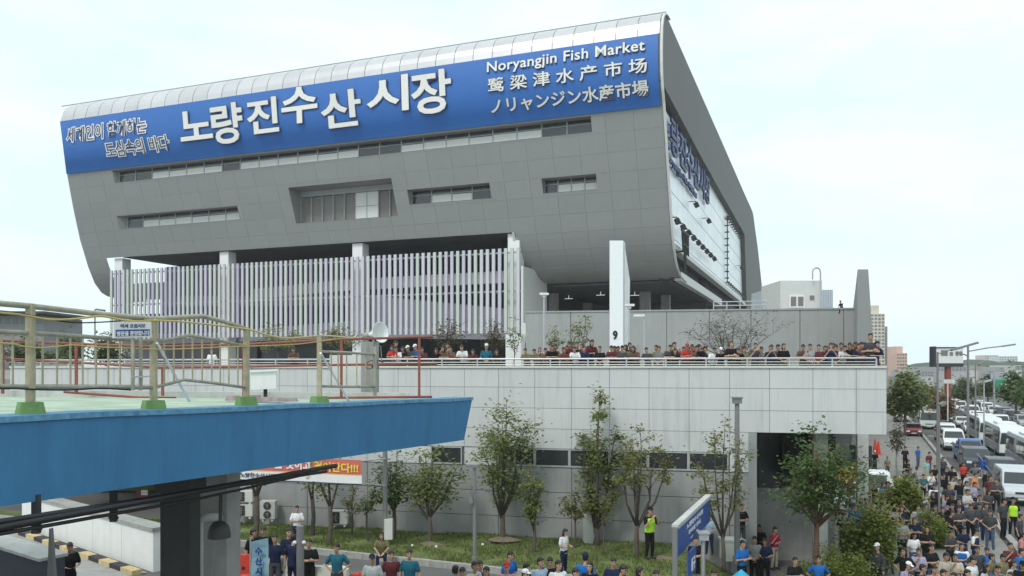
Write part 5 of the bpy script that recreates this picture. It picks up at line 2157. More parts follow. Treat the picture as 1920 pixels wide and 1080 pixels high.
def vehicle(name, label, cat, Y, off, kind, colr, group=None, pos=None, ang=None):
    """vehicles face the camera along the parked lane; local x across, y to the rear, z up"""
    p = LA(Y, off) if pos is None else Vector(pos)
    zb = max(ground(p.x, p.y), 0) + .015
    t = thing(name, label, cat, Vector((0, 0, 0)), group)
    if kind == 'bus':
        L_, W_, H_, wr = 11.0, 2.5, 3.2, .5
        side = [(0, .45), (0, 1.3), (.12, 2.7), (.5, 3.12), (1.2, 3.2), (10.6, 3.2), (11, 3.0), (11, .45)]
        belt, roof = 1.45, 2.75
        wins = [(.55 + k * 1.72, .55 + k * 1.72 + 1.6) for k in range(6)]
        wsz = (1.15, 2.72)
        ws_y = (.02, .12)
        hl_z = .85
        ax_ = (2.4, 8.2)
    elif kind == 'van':
        L_, W_, H_, wr = 5.1, 1.9, 1.95, .34
        side = [(0, .35), (0, .8), (.18, 1.02), (.75, 1.15), (1.5, 1.85), (1.9, 1.95), (4.8, 1.93), (5.1, 1.2), (5.1, .35)]
        belt, roof = 1.1, 1.78
        wins = [(1.55, 2.4), (2.5, 3.55), (3.65, 4.75)]
        hl_z = .78
        ax_ = (.95, 4.1)
    elif kind == 'suv':
        L_, W_, H_, wr = 4.8, 1.9, 1.78, .38
        side = [(0, .35), (.0, .95), (.2, 1.08), (1.25, 1.15), (2.0, 1.72), (2.4, 1.78), (4.3, 1.75), (4.8, 1.1), (4.8, .35)]
        belt, roof = 1.14, 1.66
        wins = [(1.75, 2.6), (2.7, 3.55), (3.65, 4.35)]
        hl_z = .88
        ax_ = (.9, 3.85)
    elif kind == 'truck':
        L_, W_, H_, wr = 5.2, 1.8, 2.0, .34
        side = [(0, .35), (0, 1.0), (.1, 1.15), (.5, 1.9), (.75, 2.0), (1.75, 2.0), (1.85, 1.0), (5.2, 1.0), (5.2, .45), (1.9, .35)]
        belt, roof = 1.12, 1.85
        wins = [(.65, 1.6)]
        hl_z = .72
        ax_ = (.75, 4.1)
    else:
        L_, W_, H_, wr = 4.6, 1.8, 1.45, .32
        side = [(0, .3), (0, .65), (.2, .82), (1.2, .93), (1.95, 1.38), (2.4, 1.45), (3.3, 1.42), (4.0, 1.0), (4.6, .95), (4.6, .3)]
        belt, roof = .95, 1.34
        wins = [(1.75, 2.5), (2.6, 3.5)]
        hl_z = .66
        ax_ = (.85, 3.7)
    hw = W_ / 2
    b = MB()
    n = len(side)

    def tw(z):
        return hw * (1 - .13 * max(0, (z - belt)) / max(.1, (H_ - belt)))
    vs = []
    for sd in (-1, 1):
        for (y, z) in side:
            vs.append(Vector((sd * tw(z), y, z)))
    # nose tapers a little
    for v in vs:
        if v.y < .15:
            v.x *= .94
    b.add(vs, [tuple(range(n))[::-1], tuple(range(n, 2 * n))] + [(i, (i + 1) % n, n + (i + 1) % n, n + i) for i in range(n)])
    body = b.build('body', M['paint'], t)
    bv = body.modifiers.new('bevel', 'BEVEL')
    bv.width = .06
    bv.segments = 2
    bv.limit_method = 'ANGLE'
    body.color = (*colr, 1)
    # windscreen
    ws = [(y, z) for (y, z) in side]
    if kind == 'bus':
        q = [(0, 1.3), (.12, 2.7)]
    elif kind == 'truck':
        q = [(.1, 1.15), (.5, 1.9)]
    else:
        i = 3
        q = [side[i], side[i + 1]]
    (y0, z0), (y1, z1) = q
    nrm_ = Vector((0, -(z1 - z0), (y1 - y0))).normalized()
    b = MB()
    lo, hi = .08, .92
    ya, za, yb, zb2 = y0 + (y1 - y0) * lo, z0 + (z1 - z0) * lo, y0 + (y1 - y0) * hi, z0 + (z1 - z0) * hi
    o2 = nrm_ * .012
    b.prism([Vector((-tw(za) * .9, ya, za)) + o2, Vector((tw(za) * .9, ya, za)) + o2, Vector((tw(zb2) * .86, yb, zb2)) + o2, Vector((-tw(zb2) * .86, yb, zb2)) + o2], -nrm_ * .03)
    b.build('windscreen', M['car_glass'], t)
    for sd in (-1, 1):
        for (wa, wb) in wins:
            z0, z1 = belt + .03, roof
            lean = .0
            sl = .0
            if kind in ('van', 'suv', 'car') and wa == wins[0][0]:
                sl = .35
            b = MB()
            A_ = [Vector((sd * (tw(z0) + .012), wa, z0)), Vector((sd * (tw(z0) + .012), wb, z0)), Vector((sd * (tw(z1) + .012), wb, z1)), Vector((sd * (tw(z1) + .012), wa + sl, z1))]
            b.prism(A_, (-.03 * sd, 0, 0))
            b.build('side_window', M['car_glass'], t)
        b = MB()
        b.frame((sd * hw * .68, -.015, hl_z), (1, 0, 0), (0, 1, 0), (0, 0, 1), -.17, .17, 0, .1, -.08, .09)
        b.build('headlight', M['lamp_lens'], t)
        b = MB()
        b.frame((sd * (hw + .1), wins[0][0] - .1 if kind != 'bus' else .05, belt + .1), (1, 0, 0), (0, 1, 0), (0, 0, 1), -.12, .1, -.05, .08, 0, .18 if kind != 'bus' else .4)
        b.build('mirror', M['steel_dark'], t)
        for y in ax_:
            wheel(t, (sd * (hw - .11), y, wr), wr, .22, (1, 0, 0))
    b = MB()
    b.frame((0, -.06, .42), (1, 0, 0), (0, 1, 0), (0, 0, 1), -hw * .9, hw * .9, 0, .12, -.12, .1)
    b.build('bumper', M['steel_dark'], t)
    b = MB()
    b.frame((0, -.012, hl_z - .02), (1, 0, 0), (0, 1, 0), (0, 0, 1), -hw * .4, hw * .4, 0, .05, -.06, .07)
    b.build('grille', M['steel_dark'], t)
    b = MB()
    b.frame((0, -.075, .43), (1, 0, 0), (0, 1, 0), (0, 0, 1), -.26, .26, 0, .01, -.05, .06)
    b.build('number_plate', M['offwhite'], t)
    if kind == 'truck':
        b = MB()
        b.frame((0, 2.0, 1.0), (1, 0, 0), (0, 1, 0), (0, 0, 1), -hw, hw, 0, .05, .01, .75)
        for sd in (-1, 1):
            b.frame((sd * (hw - .03), 2.0, 1.0), (1, 0, 0), (0, 1, 0), (0, 0, 1), -.03, .03, .051, 3.2, .01, .4)
        o3 = b.build('cargo_bed', M['paint'], t)
        o3.color = (*colr, 1)
    if kind == 'bus':
        b = MB()
        b.frame((0, 5.5, 3.2), (1, 0, 0), (0, 1, 0), (0, 0, 1), -.8, .8, -1.4, 1.4, .001, .22)
        o3 = b.build('roof_unit', M['white'], t)
        b = MB()
        for sd in (-1, 1):
            b.frame((sd * (hw + .004), 0, 0), (1, 0, 0), (0, 1, 0), (0, 0, 1), -.01, .01, .4, 10.8, .7, 1.25)
        b.build('stripe', M['mullion'], t)
    t.location = Vector((p.x, p.y, zb))
    if kind == 'bus':
        t.scale = (.95, .95, .84)
    t.rotation_euler = (0, 0, ang if ang is not None else math.atan2(-.40, .916))
    return t


vehicle('van', 'silver white van parked at the right edge nearest the crowd', 'van', 46.5, .2, 'van', (.55, .58, .62), 'vehicles parked along the road')
vehicle('parked_car', 'black car just behind the silver white van', 'car', 53.3, .4, 'suv', (.025, .027, .032), 'vehicles parked along the road')
vehicle('parked_car', 'dark grey utility vehicle with a blue flag before it', 'car', 60.5, -.3, 'suv', (.05, .06, .075), 'vehicles parked along the road')
vehicle('truck', 'blue light truck behind the dark grey utility vehicle', 'truck', 67, -.1, 'truck', (.06, .15, .38), 'vehicles parked along the road')
vehicle('van', 'white van beyond the blue light truck', 'van', 77, -.3, 'van', (.78, .78, .77), 'vehicles parked along the road')
vehicle('van', 'white van farther up the parked row beyond the first white van', 'van', 85, -.2, 'van', (.74, .74, .72), 'vehicles parked along the road')
BG = 'coaches lined up on the road'
BL = ['nearest white coach on the road with its roof at the right edge', 'second white coach in the line on the road', 'farthest white coach in the line on the road']
for k, Y in enumerate((60, 73, 86)):
    vehicle('coach', BL[k], 'bus', Y, 3.9, 'bus', (.72, .76, .77), BG)
vehicle('truck', 'white and grey light truck on the outer lane, nearest one', 'truck', 105, 7.6, 'truck', (.72, .74, .76), 'traffic on the outer lanes')
vehicle('car_outer', 'white car on the outer lane beside the second coach', 'car', 88, 7.4, 'car', (.72, .72, .7), 'traffic on the outer lanes')
vehicle('car_outer', 'silver car on the outer lane beyond the white one', 'car', 97, 7.4, 'car', (.45, .47, .5), 'traffic on the outer lanes')
vehicle('car_outer', 'white car far up the outer lane', 'car', 122, 7.4, 'car', (.75, .75, .74), 'traffic on the outer lanes')
vehicle('coach', 'green and white bus far up the road left of the coach line', 'bus', 104, -.6, 'bus', (.66, .72, .68), BG)
vehicle('red_car', 'dark red car far up the road below the green and white bus', 'car', 92, -3.0, 'car', (.25, .03, .03), 'vehicles parked along the road')
for k, (Y, off, c_, lb) in enumerate(((116, -3.4, (.7, .7, .7), 'white'), (126, -.4, (.7, .71, .7), 'far white'), (142, .2, (.72, .72, .72), 'distant white'))):
    vehicle('far_car', '%s van far up the road beyond the coaches' % lb, 'van', Y, off, 'van', c_, 'distant traffic')
vehicle('shed_van', 'bright white van standing in the passage under the deck', 'van', 0, 0, 'van', (.85, .85, .84), pos=(16.6, 42.5, 0), ang=.05)
vehicle('yellow_truck', 'small truck with orange yellow load bed beside the bushes', 'truck', 0, 0, 'truck', (.78, .80, .82), pos=(22.2, 46.5, 0), ang=1.15)
b = MB()
b.frame((22.0, 47.6, 0), Vector((math.cos(1.15), math.sin(1.15), 0)), Vector((-math.sin(1.15), math.cos(1.15), 0)), (0, 0, 1), -.8, .8, 1.5, 3.4, 1.06, 2.0)
solo('orange_crate', b, mat('orange_crate', (.75, .36, .05), .6, var=.1), 'orange yellow crate load on the small truck bed', 'crate')
vehicle('parked_car', 'grey car on the far road behind the ramp wall at the left', 'car', 0, 0, 'car', (.4, .42, .42), pos=(-23.2, 46.0, 1.3), ang=1.2)
# motorcycle
mc = thing('motorcycle', 'dark motorcycle with a rider on the pavement beyond the passage', 'motorcycle', P(1640, 888, 60))
c = P(1640, 888, 60)
for dy in (-.6, .6):
    b = MB()
    b.lathe(c + Vector((dy * .4 - .05, dy, .3)), [(.2, 0), (.3, 0), (.31, .05), (.3, .1), (.2, .1)], 14, (1, 0, 0))
    b.build('wheel', M['tyre'], mc)
b = MB()
b.frame(c + Vector((0, 0, .45)), Vector((.92, -.38, 0)), Vector((.38, .92, 0)), (0, 0, 1), -.14, .14, -.5, .5, 0, .35)
b.build('frame', M['steel_dark'], mc)
b = MB()
b.tube([c + Vector((-.55, -.2, 1.0)), c + Vector((-.2, -.35, 1.02)), c + Vector((.15, -.45, 1.0))], .025, 6)
b.build('handlebar', M['steel_dark'], mc)
b = MB()
b.frame(c + Vector((0, 0, .8)), Vector((.92, -.38, 0)), Vector((.38, .92, 0)), (0, 0, 1), -.15, .15, -.1, .6, .005, .12)
b.build('saddle', M['cable_black'], mc)
# traffic cones
for k, (x, y, Y) in enumerate(((1641, 832, 76), (1647, 836, 74))):
    b = MB()
    c = P(x, y, Y)
    b.lathe(Vector((c.x, c.y, .07)), [(.35, 0), (.35, .05), (.22, .06), (.06, 1.2), (0, 1.22)], 12)
    solo('traffic_cone', b, M['barrier_red'], ('red traffic cone on the pavement, left one of two', 'red traffic cone on the pavement, right one of two')[k], 'cone', 'traffic cones')
# blue flag
bf = thing('blue_flag', 'dark blue flag on a slanting pole before the dark utility vehicle', 'flag', P(1850, 925, 50))
b = MB()
a, c = P(1872, 905, 50), P(1832, 850, 50)
b.tube([a, c], .03, 6)
b.build('pole', M['steel'], bf)
b = MB()
q = [P(1834, 852, 50), P(1853, 868, 50), P(1858, 884, 50), P(1840, 880, 50)]
vs = []
for i in range(5):
    for j in range(4):
        p = q[0].lerp(q[1], i / 4).lerp(q[3].lerp(q[2], i / 4), j / 3)
        vs.append(p + Vector((0, .12 * math.sin(i * 1.7 + j), 0)))
b.add(vs, [(i * 4 + j, i * 4 + j + 1, i * 4 + j + 5, i * 4 + j + 4) for i in range(4) for j in range(3)])
b.build('cloth', M['sign_blue'], bf, fix=False)
# dark stall / stacked goods under the passage
b = MB()
c = P(1600, 900, 52)
b.box(Vector((c.x, 52, 1.1)), (1.7, 1.6, 2.1))
b.box(Vector((c.x + .3, 51.6, 2.6)), (1.0, 1.0, .9))
b.box(Vector((c.x - .6, 51.1, 1.4)), (.1, .1, 2.8))
b.box(Vector((c.x + .7, 51.1, 1.4)), (.1, .1, 2.8))
solo('goods_cart', b, mat('dark_goods', (.05, .06, .06), .8, var=.4, scale=2), 'dark stacked goods cart in the shade beyond the passage', 'cart')

ORDF = ['nearest', 'second', 'third', 'fourth', 'fifth', 'sixth', 'seventh', 'eighth', 'ninth', 'tenth', 'farthest']
for lane, lb, k0 in ((-.3, 'inner', 158), (3.7, 'coach', 98), (7.5, 'outer', 130), (11.0, 'outermost', 66)):
    for k in range(11):
        Y = k0 + k * 8.6 + R.uniform(-1, 1)
        if Y > 240:
            break
        kind = R.choice(('car', 'car', 'van', 'suv', 'van'))
        vehicle('far_car', '%s of the far cars in the %s lane' % (ORDF[k], lb), 'car', Y, lane, kind,
                R.choice(((.72, .73, .74), (.66, .67, .67), (.4, .42, .44), (.06, .06, .07), (.7, .7, .68), (.12, .14, .2))), 'distant traffic')
# ------------------------------------------------------------------ far right: poles, signs, trees, towers
def arm_pole(name, label, x, ytop, Y, arms, r=.13, m='steel'):
    t = thing(name, label, 'street lamp', Vector(((x - CX) / FPX * Y, Y, 0)))
    b = MB()
    top = P(x, ytop, Y)
    b.tube([Vector((top.x, Y, 0)), Vector((top.x, Y, 1)), top], [r * 1.3, r, r * .7], 10)
    b.build('pole', M[m], t)
    for (x2, y2, y0, hd) in arms:
        b = MB()
        a, c = P(x, y0, Y), P(x2, y2, Y)
        b.tube([a, a.lerp(c, .5) + Vector((0, 0, .06)), c], r * .45, 6)
        b.build('arm', M[m], t)
        if hd:
            b = MB()
            d = (c - a).normalized()
            b.bar(c - d * hd * .5, c + d * hd, .3, .14)
            b.build('lamp_head', M[m if hd < 2 else 'steel_dark'], t)
    return t


arm_pole('street_lamp', 'grey street lamp pole with dark arm reaching over the billboard', 1758, 660, 62, [(1800, 652, 664, 1.4)], .10, 'pole_grey')
arm_pole('street_lamp', 'tall grey pole with two long arms reaching right over the road', 1815, 648, 80, [(1888, 648, 659, .8), (1800, 663, 668, .4)], .14, 'pole_grey')
arm_pole('street_lamp', 'thin street lamp between the tall arm pole and the green sign', 1845, 716, 78, [(1849, 715, 716, .5)], .08)
arm_pole('street_lamp', 'slim grey pole beside the crowd with nothing on top', 1829, 684, 84, [(1838, 682, 686, .4)], .10, 'pole_grey')
arm_pole('street_lamp', 'slim grey pole rising through the middle of the crowd', 1761, 760, 40, [(1765, 758, 760, .2)], .06, 'pole_grey')
bb = thing('billboard', 'white billboard with dark frame on a column above the road', 'billboard', P(1782, 760, 130))
q0, q1 = P(1755, 681, 130), P(1806, 653, 130)
b = MB()
b.frame((q0.x, 130, 0), (1, 0, 0), (0, 1, 0), (0, 0, 1), 0, q1.x - q0.x, 0, 1.2, q0.z, q1.z)
b.build('panel', M['white'], bb)
b = MB()
b.frame((q0.x, 129.9, 0), (1, 0, 0), (0, 1, 0), (0, 0, 1), -.4, 0, 0, 1.4, q0.z - .6, q1.z + .3)
b.frame((q0.x, 129.9, 0), (1, 0, 0), (0, 1, 0), (0, 0, 1), .001, q1.x - q0.x, 0, 1.4, q0.z - .6, q0.z - .02)
b.frame((q0.x, 129.9, 0), (1, 0, 0), (0, 1, 0), (0, 0, 1), .001, q1.x - q0.x, 0, 1.4, q1.z + .02, q1.z + .2)
b.build('frame', M['steel_dark'], bb)
b = MB()
for k, (u, w, h) in enumerate(((.18, .25, .9), (.5, .12, .6), (.72, .1, .7), (.86, .1, .7))):
    b.frame((q0.x + (q1.x - q0.x) * u, 129.95, q0.z + 1.2), (1, 0, 0), (0, 1, 0), (0, 0, 1), 0, (q1.x - q0.x) * w, 0, .03, 0, h)
b.build('print', M['taupe'], bb)
b = MB()
b.tube([P(1777, 790, 130.6), P(1777, 682, 130.6)], .5, 10)
b.build('column', M['rail_red'], bb)
gs = thing('road_sign', 'green overhead road sign before the dark trees at the right', 'sign', P(1881, 760, 120))
b = MB()
q0, q1 = P(1868, 728, 120), P(1895, 712, 120)
b.frame((q0.x, 120, 0), (1, 0, 0), (0, 1, 0), (0, 0, 1), 0, q1.x - q0.x, 0, .15, q0.z, q1.z)
b.build('board', mat('sign_green', (.02, .32, .16), .5, var=.05), gs)
b = MB()
b.frame((q0.x + .4, 119.97, 0), (1, 0, 0), (0, 1, 0), (0, 0, 1), 0, 1.3, 0, .02, q0.z + .55, q0.z + .72)
b.build('lettering', M['letter_white'], gs)
b = MB()
b.tube([P(1864, 765, 120.3), P(1864, 700, 120.3), P(1890, 699, 120.3)], .14, 8)
b.build('gantry', M['steel'], gs)
b = MB()
q0, q1 = P(1858, 710, 121), P(1887, 700, 121)
b.frame((q0.x, 121, 0), (1, 0, 0), (0, 1, 0), (0, 0, 1), 0, q1.x - q0.x, 0, .15, q0.z, q1.z)
solo('pale_sign', b, mat('pale_sign', (.45, .5, .58), .5, var=.05), 'pale blue grey sign plate above the green road sign', 'sign')
b = MB()
for k, c_ in enumerate(((.4, .6, .55), (.7, .7, .68), (.55, .2, .15))):
    q0 = P(1770 + k * 7, 719, 100)
    b.frame((q0.x, 100, q0.z), (1, 0, 0), (0, 1, 0), (0, 0, 1), .01, .44, 0, .12, 0, .5, )
b.tube([P(1777, 790, 100.1), P(1777, 712, 100.1)], .08, 8)
solo('lane_sign', b, M['offwhite'], 'small white lane sign on a thin post below the billboard', 'sign')


M['tower_glass'] = mat('tower_glass', (.16, .17, .18), .3, var=0)


def tower(name, label, x0, x1, ytop, Y, colr, nf, nc, dep=18, cap=False, zb=0):
    q0, q1 = P(x0, ytop, Y), P(x1, ytop, Y)
    W_ = q1.x - q0.x
    t = thing(name, label, 'building', Vector(((q0.x + q1.x) / 2, Y, zb)))
    b = MB()
    b.frame((q0.x, Y, 0), (1, 0, 0), (0, 1, 0), (0, 0, 1), 0, W_, 0, dep, zb, q0.z)
    o = b.build('wall', M['tower'], t)
    o.color = (*colr, 1)
    if cap:
        b = MB()
        b.frame((q0.x, Y, 0), (1, 0, 0), (0, 1, 0), (0, 0, 1), W_ * .15, W_ * .75, 2, dep - 3, q0.z + .01, q0.z + 3.5)
        o = b.build('roof_house', M['tower'], t)
        o.color = (*colr, 1)
    z0 = max(zb + 3, E - 1)
    cw, ch_ = W_ / nc, (q0.z - z0) / nf
    b = MB()
    b.frame((0, 0, 0), (1, 0, 0), (0, 1, 0), (0, 0, 1), 0, cw * .62, 0, .3, 0, ch_ * .5)
    me = b.mesh('window', M['tower_glass'])
    for i in range(nc):
        for j in range(nf):
            w = link('window', me, t)
            w.location = Vector((q0.x + cw * (i + .19), Y - .12, z0 + ch_ * (j + .25))) - ROOT_LOC[t]
    return t


tower('apartment_tower', 'tall beige apartment tower right behind the dark buttress', 1632, 1659, 588, 330, (.62, .57, .48), 16, 4, cap=True)
tower('apartment_tower', 'darker brownish side wing of the tall beige tower', 1659.4, 1664, 612, 336, (.42, .36, .36), 16, 1)
tower('office_block', 'pinkish orange mid rise block on the skyline left of the hill', 1681, 1701, 662, 420, (.62, .42, .34), 5, 4, cap=True)
tower('apartment_block', 'pale pink apartment block on the far skyline at the right', 1846, 1872, 666, 900, (.60, .52, .50), 6, 6)
tower('apartment_block', 'pale grey blue apartment block with white top on the far right skyline', 1873, 1908, 668, 850, (.60, .64, .66), 6, 7)
tower('low_block', 'long grey low building below the billboard', 1756, 1812, 688, 240, (.42, .42, .43), 2, 8)
tower('low_block', 'pale low building left of the billboard column', 1728, 1750, 706, 200, (.48, .5, .5), 3, 4)
tower('glass_office', 'dark grey office building with flat roof at the far left', -40, 82, 592, 200, (.26, .27, .28), 5, 8)
tower('far_tower', 'pale bluish tower on the skyline right of the dark office', 86, 112, 604, 420, (.55, .62, .68), 6, 3)
b = MB()
q0, q1 = P(-60, 589, 199), P(92, 587, 199)
b.frame((q0.x, 197, 0), (1, 0, 0), (0, 1, 0), (0, 0, 1), 0, q1.x - q0.x, 0, 20, q0.z, q0.z + .6)
solo('roof_slab', b, M['steel_dark'], 'thin dark roof slab lying on the far left office building', 'roof')
# wooded hill behind the road
b = MB()
vs = []
nx_, ny_ = 40, 10
for j in range(ny_ + 1):
    for i in range(nx_ + 1):
        X = 215 + 190 * i / nx_
        Y = 460 + 160 * j / ny_
        f = math.sin(math.pi * min(1, i / nx_)) * math.sin(math.pi * j / ny_)
        vs.append((X, Y, -1 + 13 * f + 1.5 * math.sin(X * .21) * f))
b.add(vs, [(j * (nx_ + 1) + i, j * (nx_ + 1) + i + 1, (j + 1) * (nx_ + 1) + i + 1, (j + 1) * (nx_ + 1) + i) for j in range(ny_) for i in range(nx_)])
struct('hill', b, M['hill'], True)
# street trees far along the road
FT = 'trees along the far road'
for k, (x, Y, yt, xl, xr, n, lf_, lb) in enumerate(((1697, 95, 698, 1664, 1728, 5200, 'leaf', 'big light green tree beyond the deck corner'),
                                                    (1735, 118, 712, 1712, 1760, 2400, 'leaf_yellow', 'yellowish green tree right of the big light green one'),
                                                    (1762, 105, 738, 1742, 1784, 1400, 'leaf_autumn', 'reddish low tree beside the far road'),
                                                    (1815, 150, 712, 1790, 1840, 2400, 'leaf_far', 'dark tree behind the tall arm pole'),
                                                    (1852, 160, 705, 1832, 1872, 2200, 'leaf_far', 'dark tree left of the green road sign'),
                                                    (1905, 112, 688, 1880, 1936, 4200, 'leaf_dark', 'dark tall tree at the right edge behind the green sign'),
                                                    (1940, 95, 690, 1912, 1975, 3000, 'leaf_dark', 'dark tree cut by the right edge'),
                                                    (1790, 170, 716, 1770, 1812, 1800, 'leaf_far', 'far tree below the white billboard'))):
    tree('street_tree', lb, 'tree', x, Y, 0, yt + (HY + 8 * FPX / Y - yt) * .62, yt, HY + 8 * FPX / Y - 12, xl, xr, n, lf_, r=.16, limbs=7, size=.55, seed=70 + k, group=FT, spread=1.1)
tree('street_tree', 'brown pale trunked street tree by the passage corner', 'tree', 1683, 58, 0, 845, 775, 885, 1664, 1704, 700, 'leaf_brown', 'concrete', r=.09, limbs=4, size=.2, seed=90, group=FT, spread=.4)
for k, (x, Y, yt, xl, xr) in enumerate(((130, 90, 622, 98, 170), (60, 80, 640, 20, 100), (200, 85, 630, 165, 235))):
    tree('left_tree', ('dark green tree on the skyline right of the far left tower', 'dark green tree before the far left office', 'dark green tree by the foot of the finned screen')[k], 'tree', x, Y, 4, 680, yt, 690, xl, xr, 1800, 'leaf_far', r=.12, limbs=6, size=.4, seed=100 + k, group='trees on the left skyline', spread=.8)
arm_pole('street_lamp', 'thin dark street lamp at the left skyline beyond the railing', 178, 580, 60, [(186, 581, 580, .4)], .07, 'pole_grey')
# guard wall beside the far carriageway
gw = thing('guard_wall', 'pale concrete guard wall along the outer edge of the road', 'wall', LA(120, 14))
for k in range(28):
    b = MB()
    a, c = LA(60 + 8 * k, 14.2), LA(67.9 + 8 * k, 14.2)
    b.bar(a + Vector((0, 0, .5)), c + Vector((0, 0, .5)), .3, 1.0)
    b.build('wall_panel', M['concrete_pale'], gw)

def block_row():
    rr = random.Random(5)
    names = ['grey', 'pale', 'brownish', 'pinkish', 'bluish']
    cols_ = [(.38, .39, .40), (.55, .55, .53), (.36, .32, .28), (.5, .42, .38), (.40, .44, .50)]
    x = 1703
    k = 0
    while x < 1912:
        w = rr.uniform(11, 22)
        c = k % 5
        yt = rr.uniform(684, 698)
        tower('skyline_block', '%s low block on the hazy skyline, about %s from the buttress' % (names[c], ['first', 'second', 'third', 'fourth'][k // 5] + ' of its colour'), x, x + w, yt, rr.uniform(300, 420), cols_[c], 2, max(3, int(w / 4)), zb=0)
        x += w + rr.uniform(-1, 3)
        k += 1


block_row()
# ------------------------------------------------------------------ people
VOX = .0135


def cap_mesh(mb, p0, p1, r0, r1, n=10, sq=1.0):
    """tapered capsule with round ends"""
    p0, p1 = Vector(p0), Vector(p1)
    d = p1 - p0
    L_ = d.length
    d.normalize()
    pts, rs = [], []
    for a in (-1, -.85, -.5, 0):
        pts.append(p0 + d * (a * r0))
        rs.append(max(.002, r0 * math.sqrt(max(0, 1 - a * a))))
    for a in (0, .5, .85, 1):
        pts.append(p1 + d * (a * r1))
        rs.append(max(.002, r1 * math.sqrt(max(0, 1 - a * a))))
    mb.tube(pts, rs, n)


def loft(mb, secs, n=14):
    """secs: (centre, rx, ry, axis x, axis y)"""
    vs, fs = [], []
    for c, rx, ry, ax, ay in secs:
        for k in range(n):
            t = 2 * math.pi * k / n
            ct, st = math.cos(t), math.sin(t)
            vs.append(Vector(c) + Vector(ax) * (rx * math.copysign(abs(ct) ** .8, ct)) + Vector(ay) * (ry * math.copysign(abs(st) ** .8, st)))
    for i in range(len(secs) - 1):
        for k in range(n):
            fs.append((i * n + k, i * n + (k + 1) % n, (i + 1) * n + (k + 1) % n, (i + 1) * n + k))
    fs += [tuple(range(n))[::-1], tuple((len(secs) - 1) * n + k for k in range(n))]
    mb.add(vs, fs)


def remesh(mb, name, mats, vox, smooth_it=2):
    me = mb.mesh(name, mats)
    mb.fixn(me)
    ob = bpy.data.objects.new('tmp', me)
    col.objects.link(ob)
    m = ob.modifiers.new('r', 'REMESH')
    m.mode = 'VOXEL'
    m.voxel_size = vox
    if smooth_it:
        s = ob.modifiers.new('s', 'SMOOTH')
        s.factor = .5
        s.iterations = smooth_it
    dg = bpy.context.evaluated_depsgraph_get()
    out = bpy.data.meshes.new_from_object(ob.evaluated_get(dg))
    bpy.data.objects.remove(ob)
    out.name = name
    out.materials.clear()
    for mm in (mats if isinstance(mats, list) else [mats]):
        out.materials.append(mm)
    out.polygons.foreach_set('use_smooth', [True] * len(out.polygons))
    return out


X_, Y_, Z_ = Vector((1, 0, 0)), Vector((0, 1, 0)), Vector((0, 0, 1))


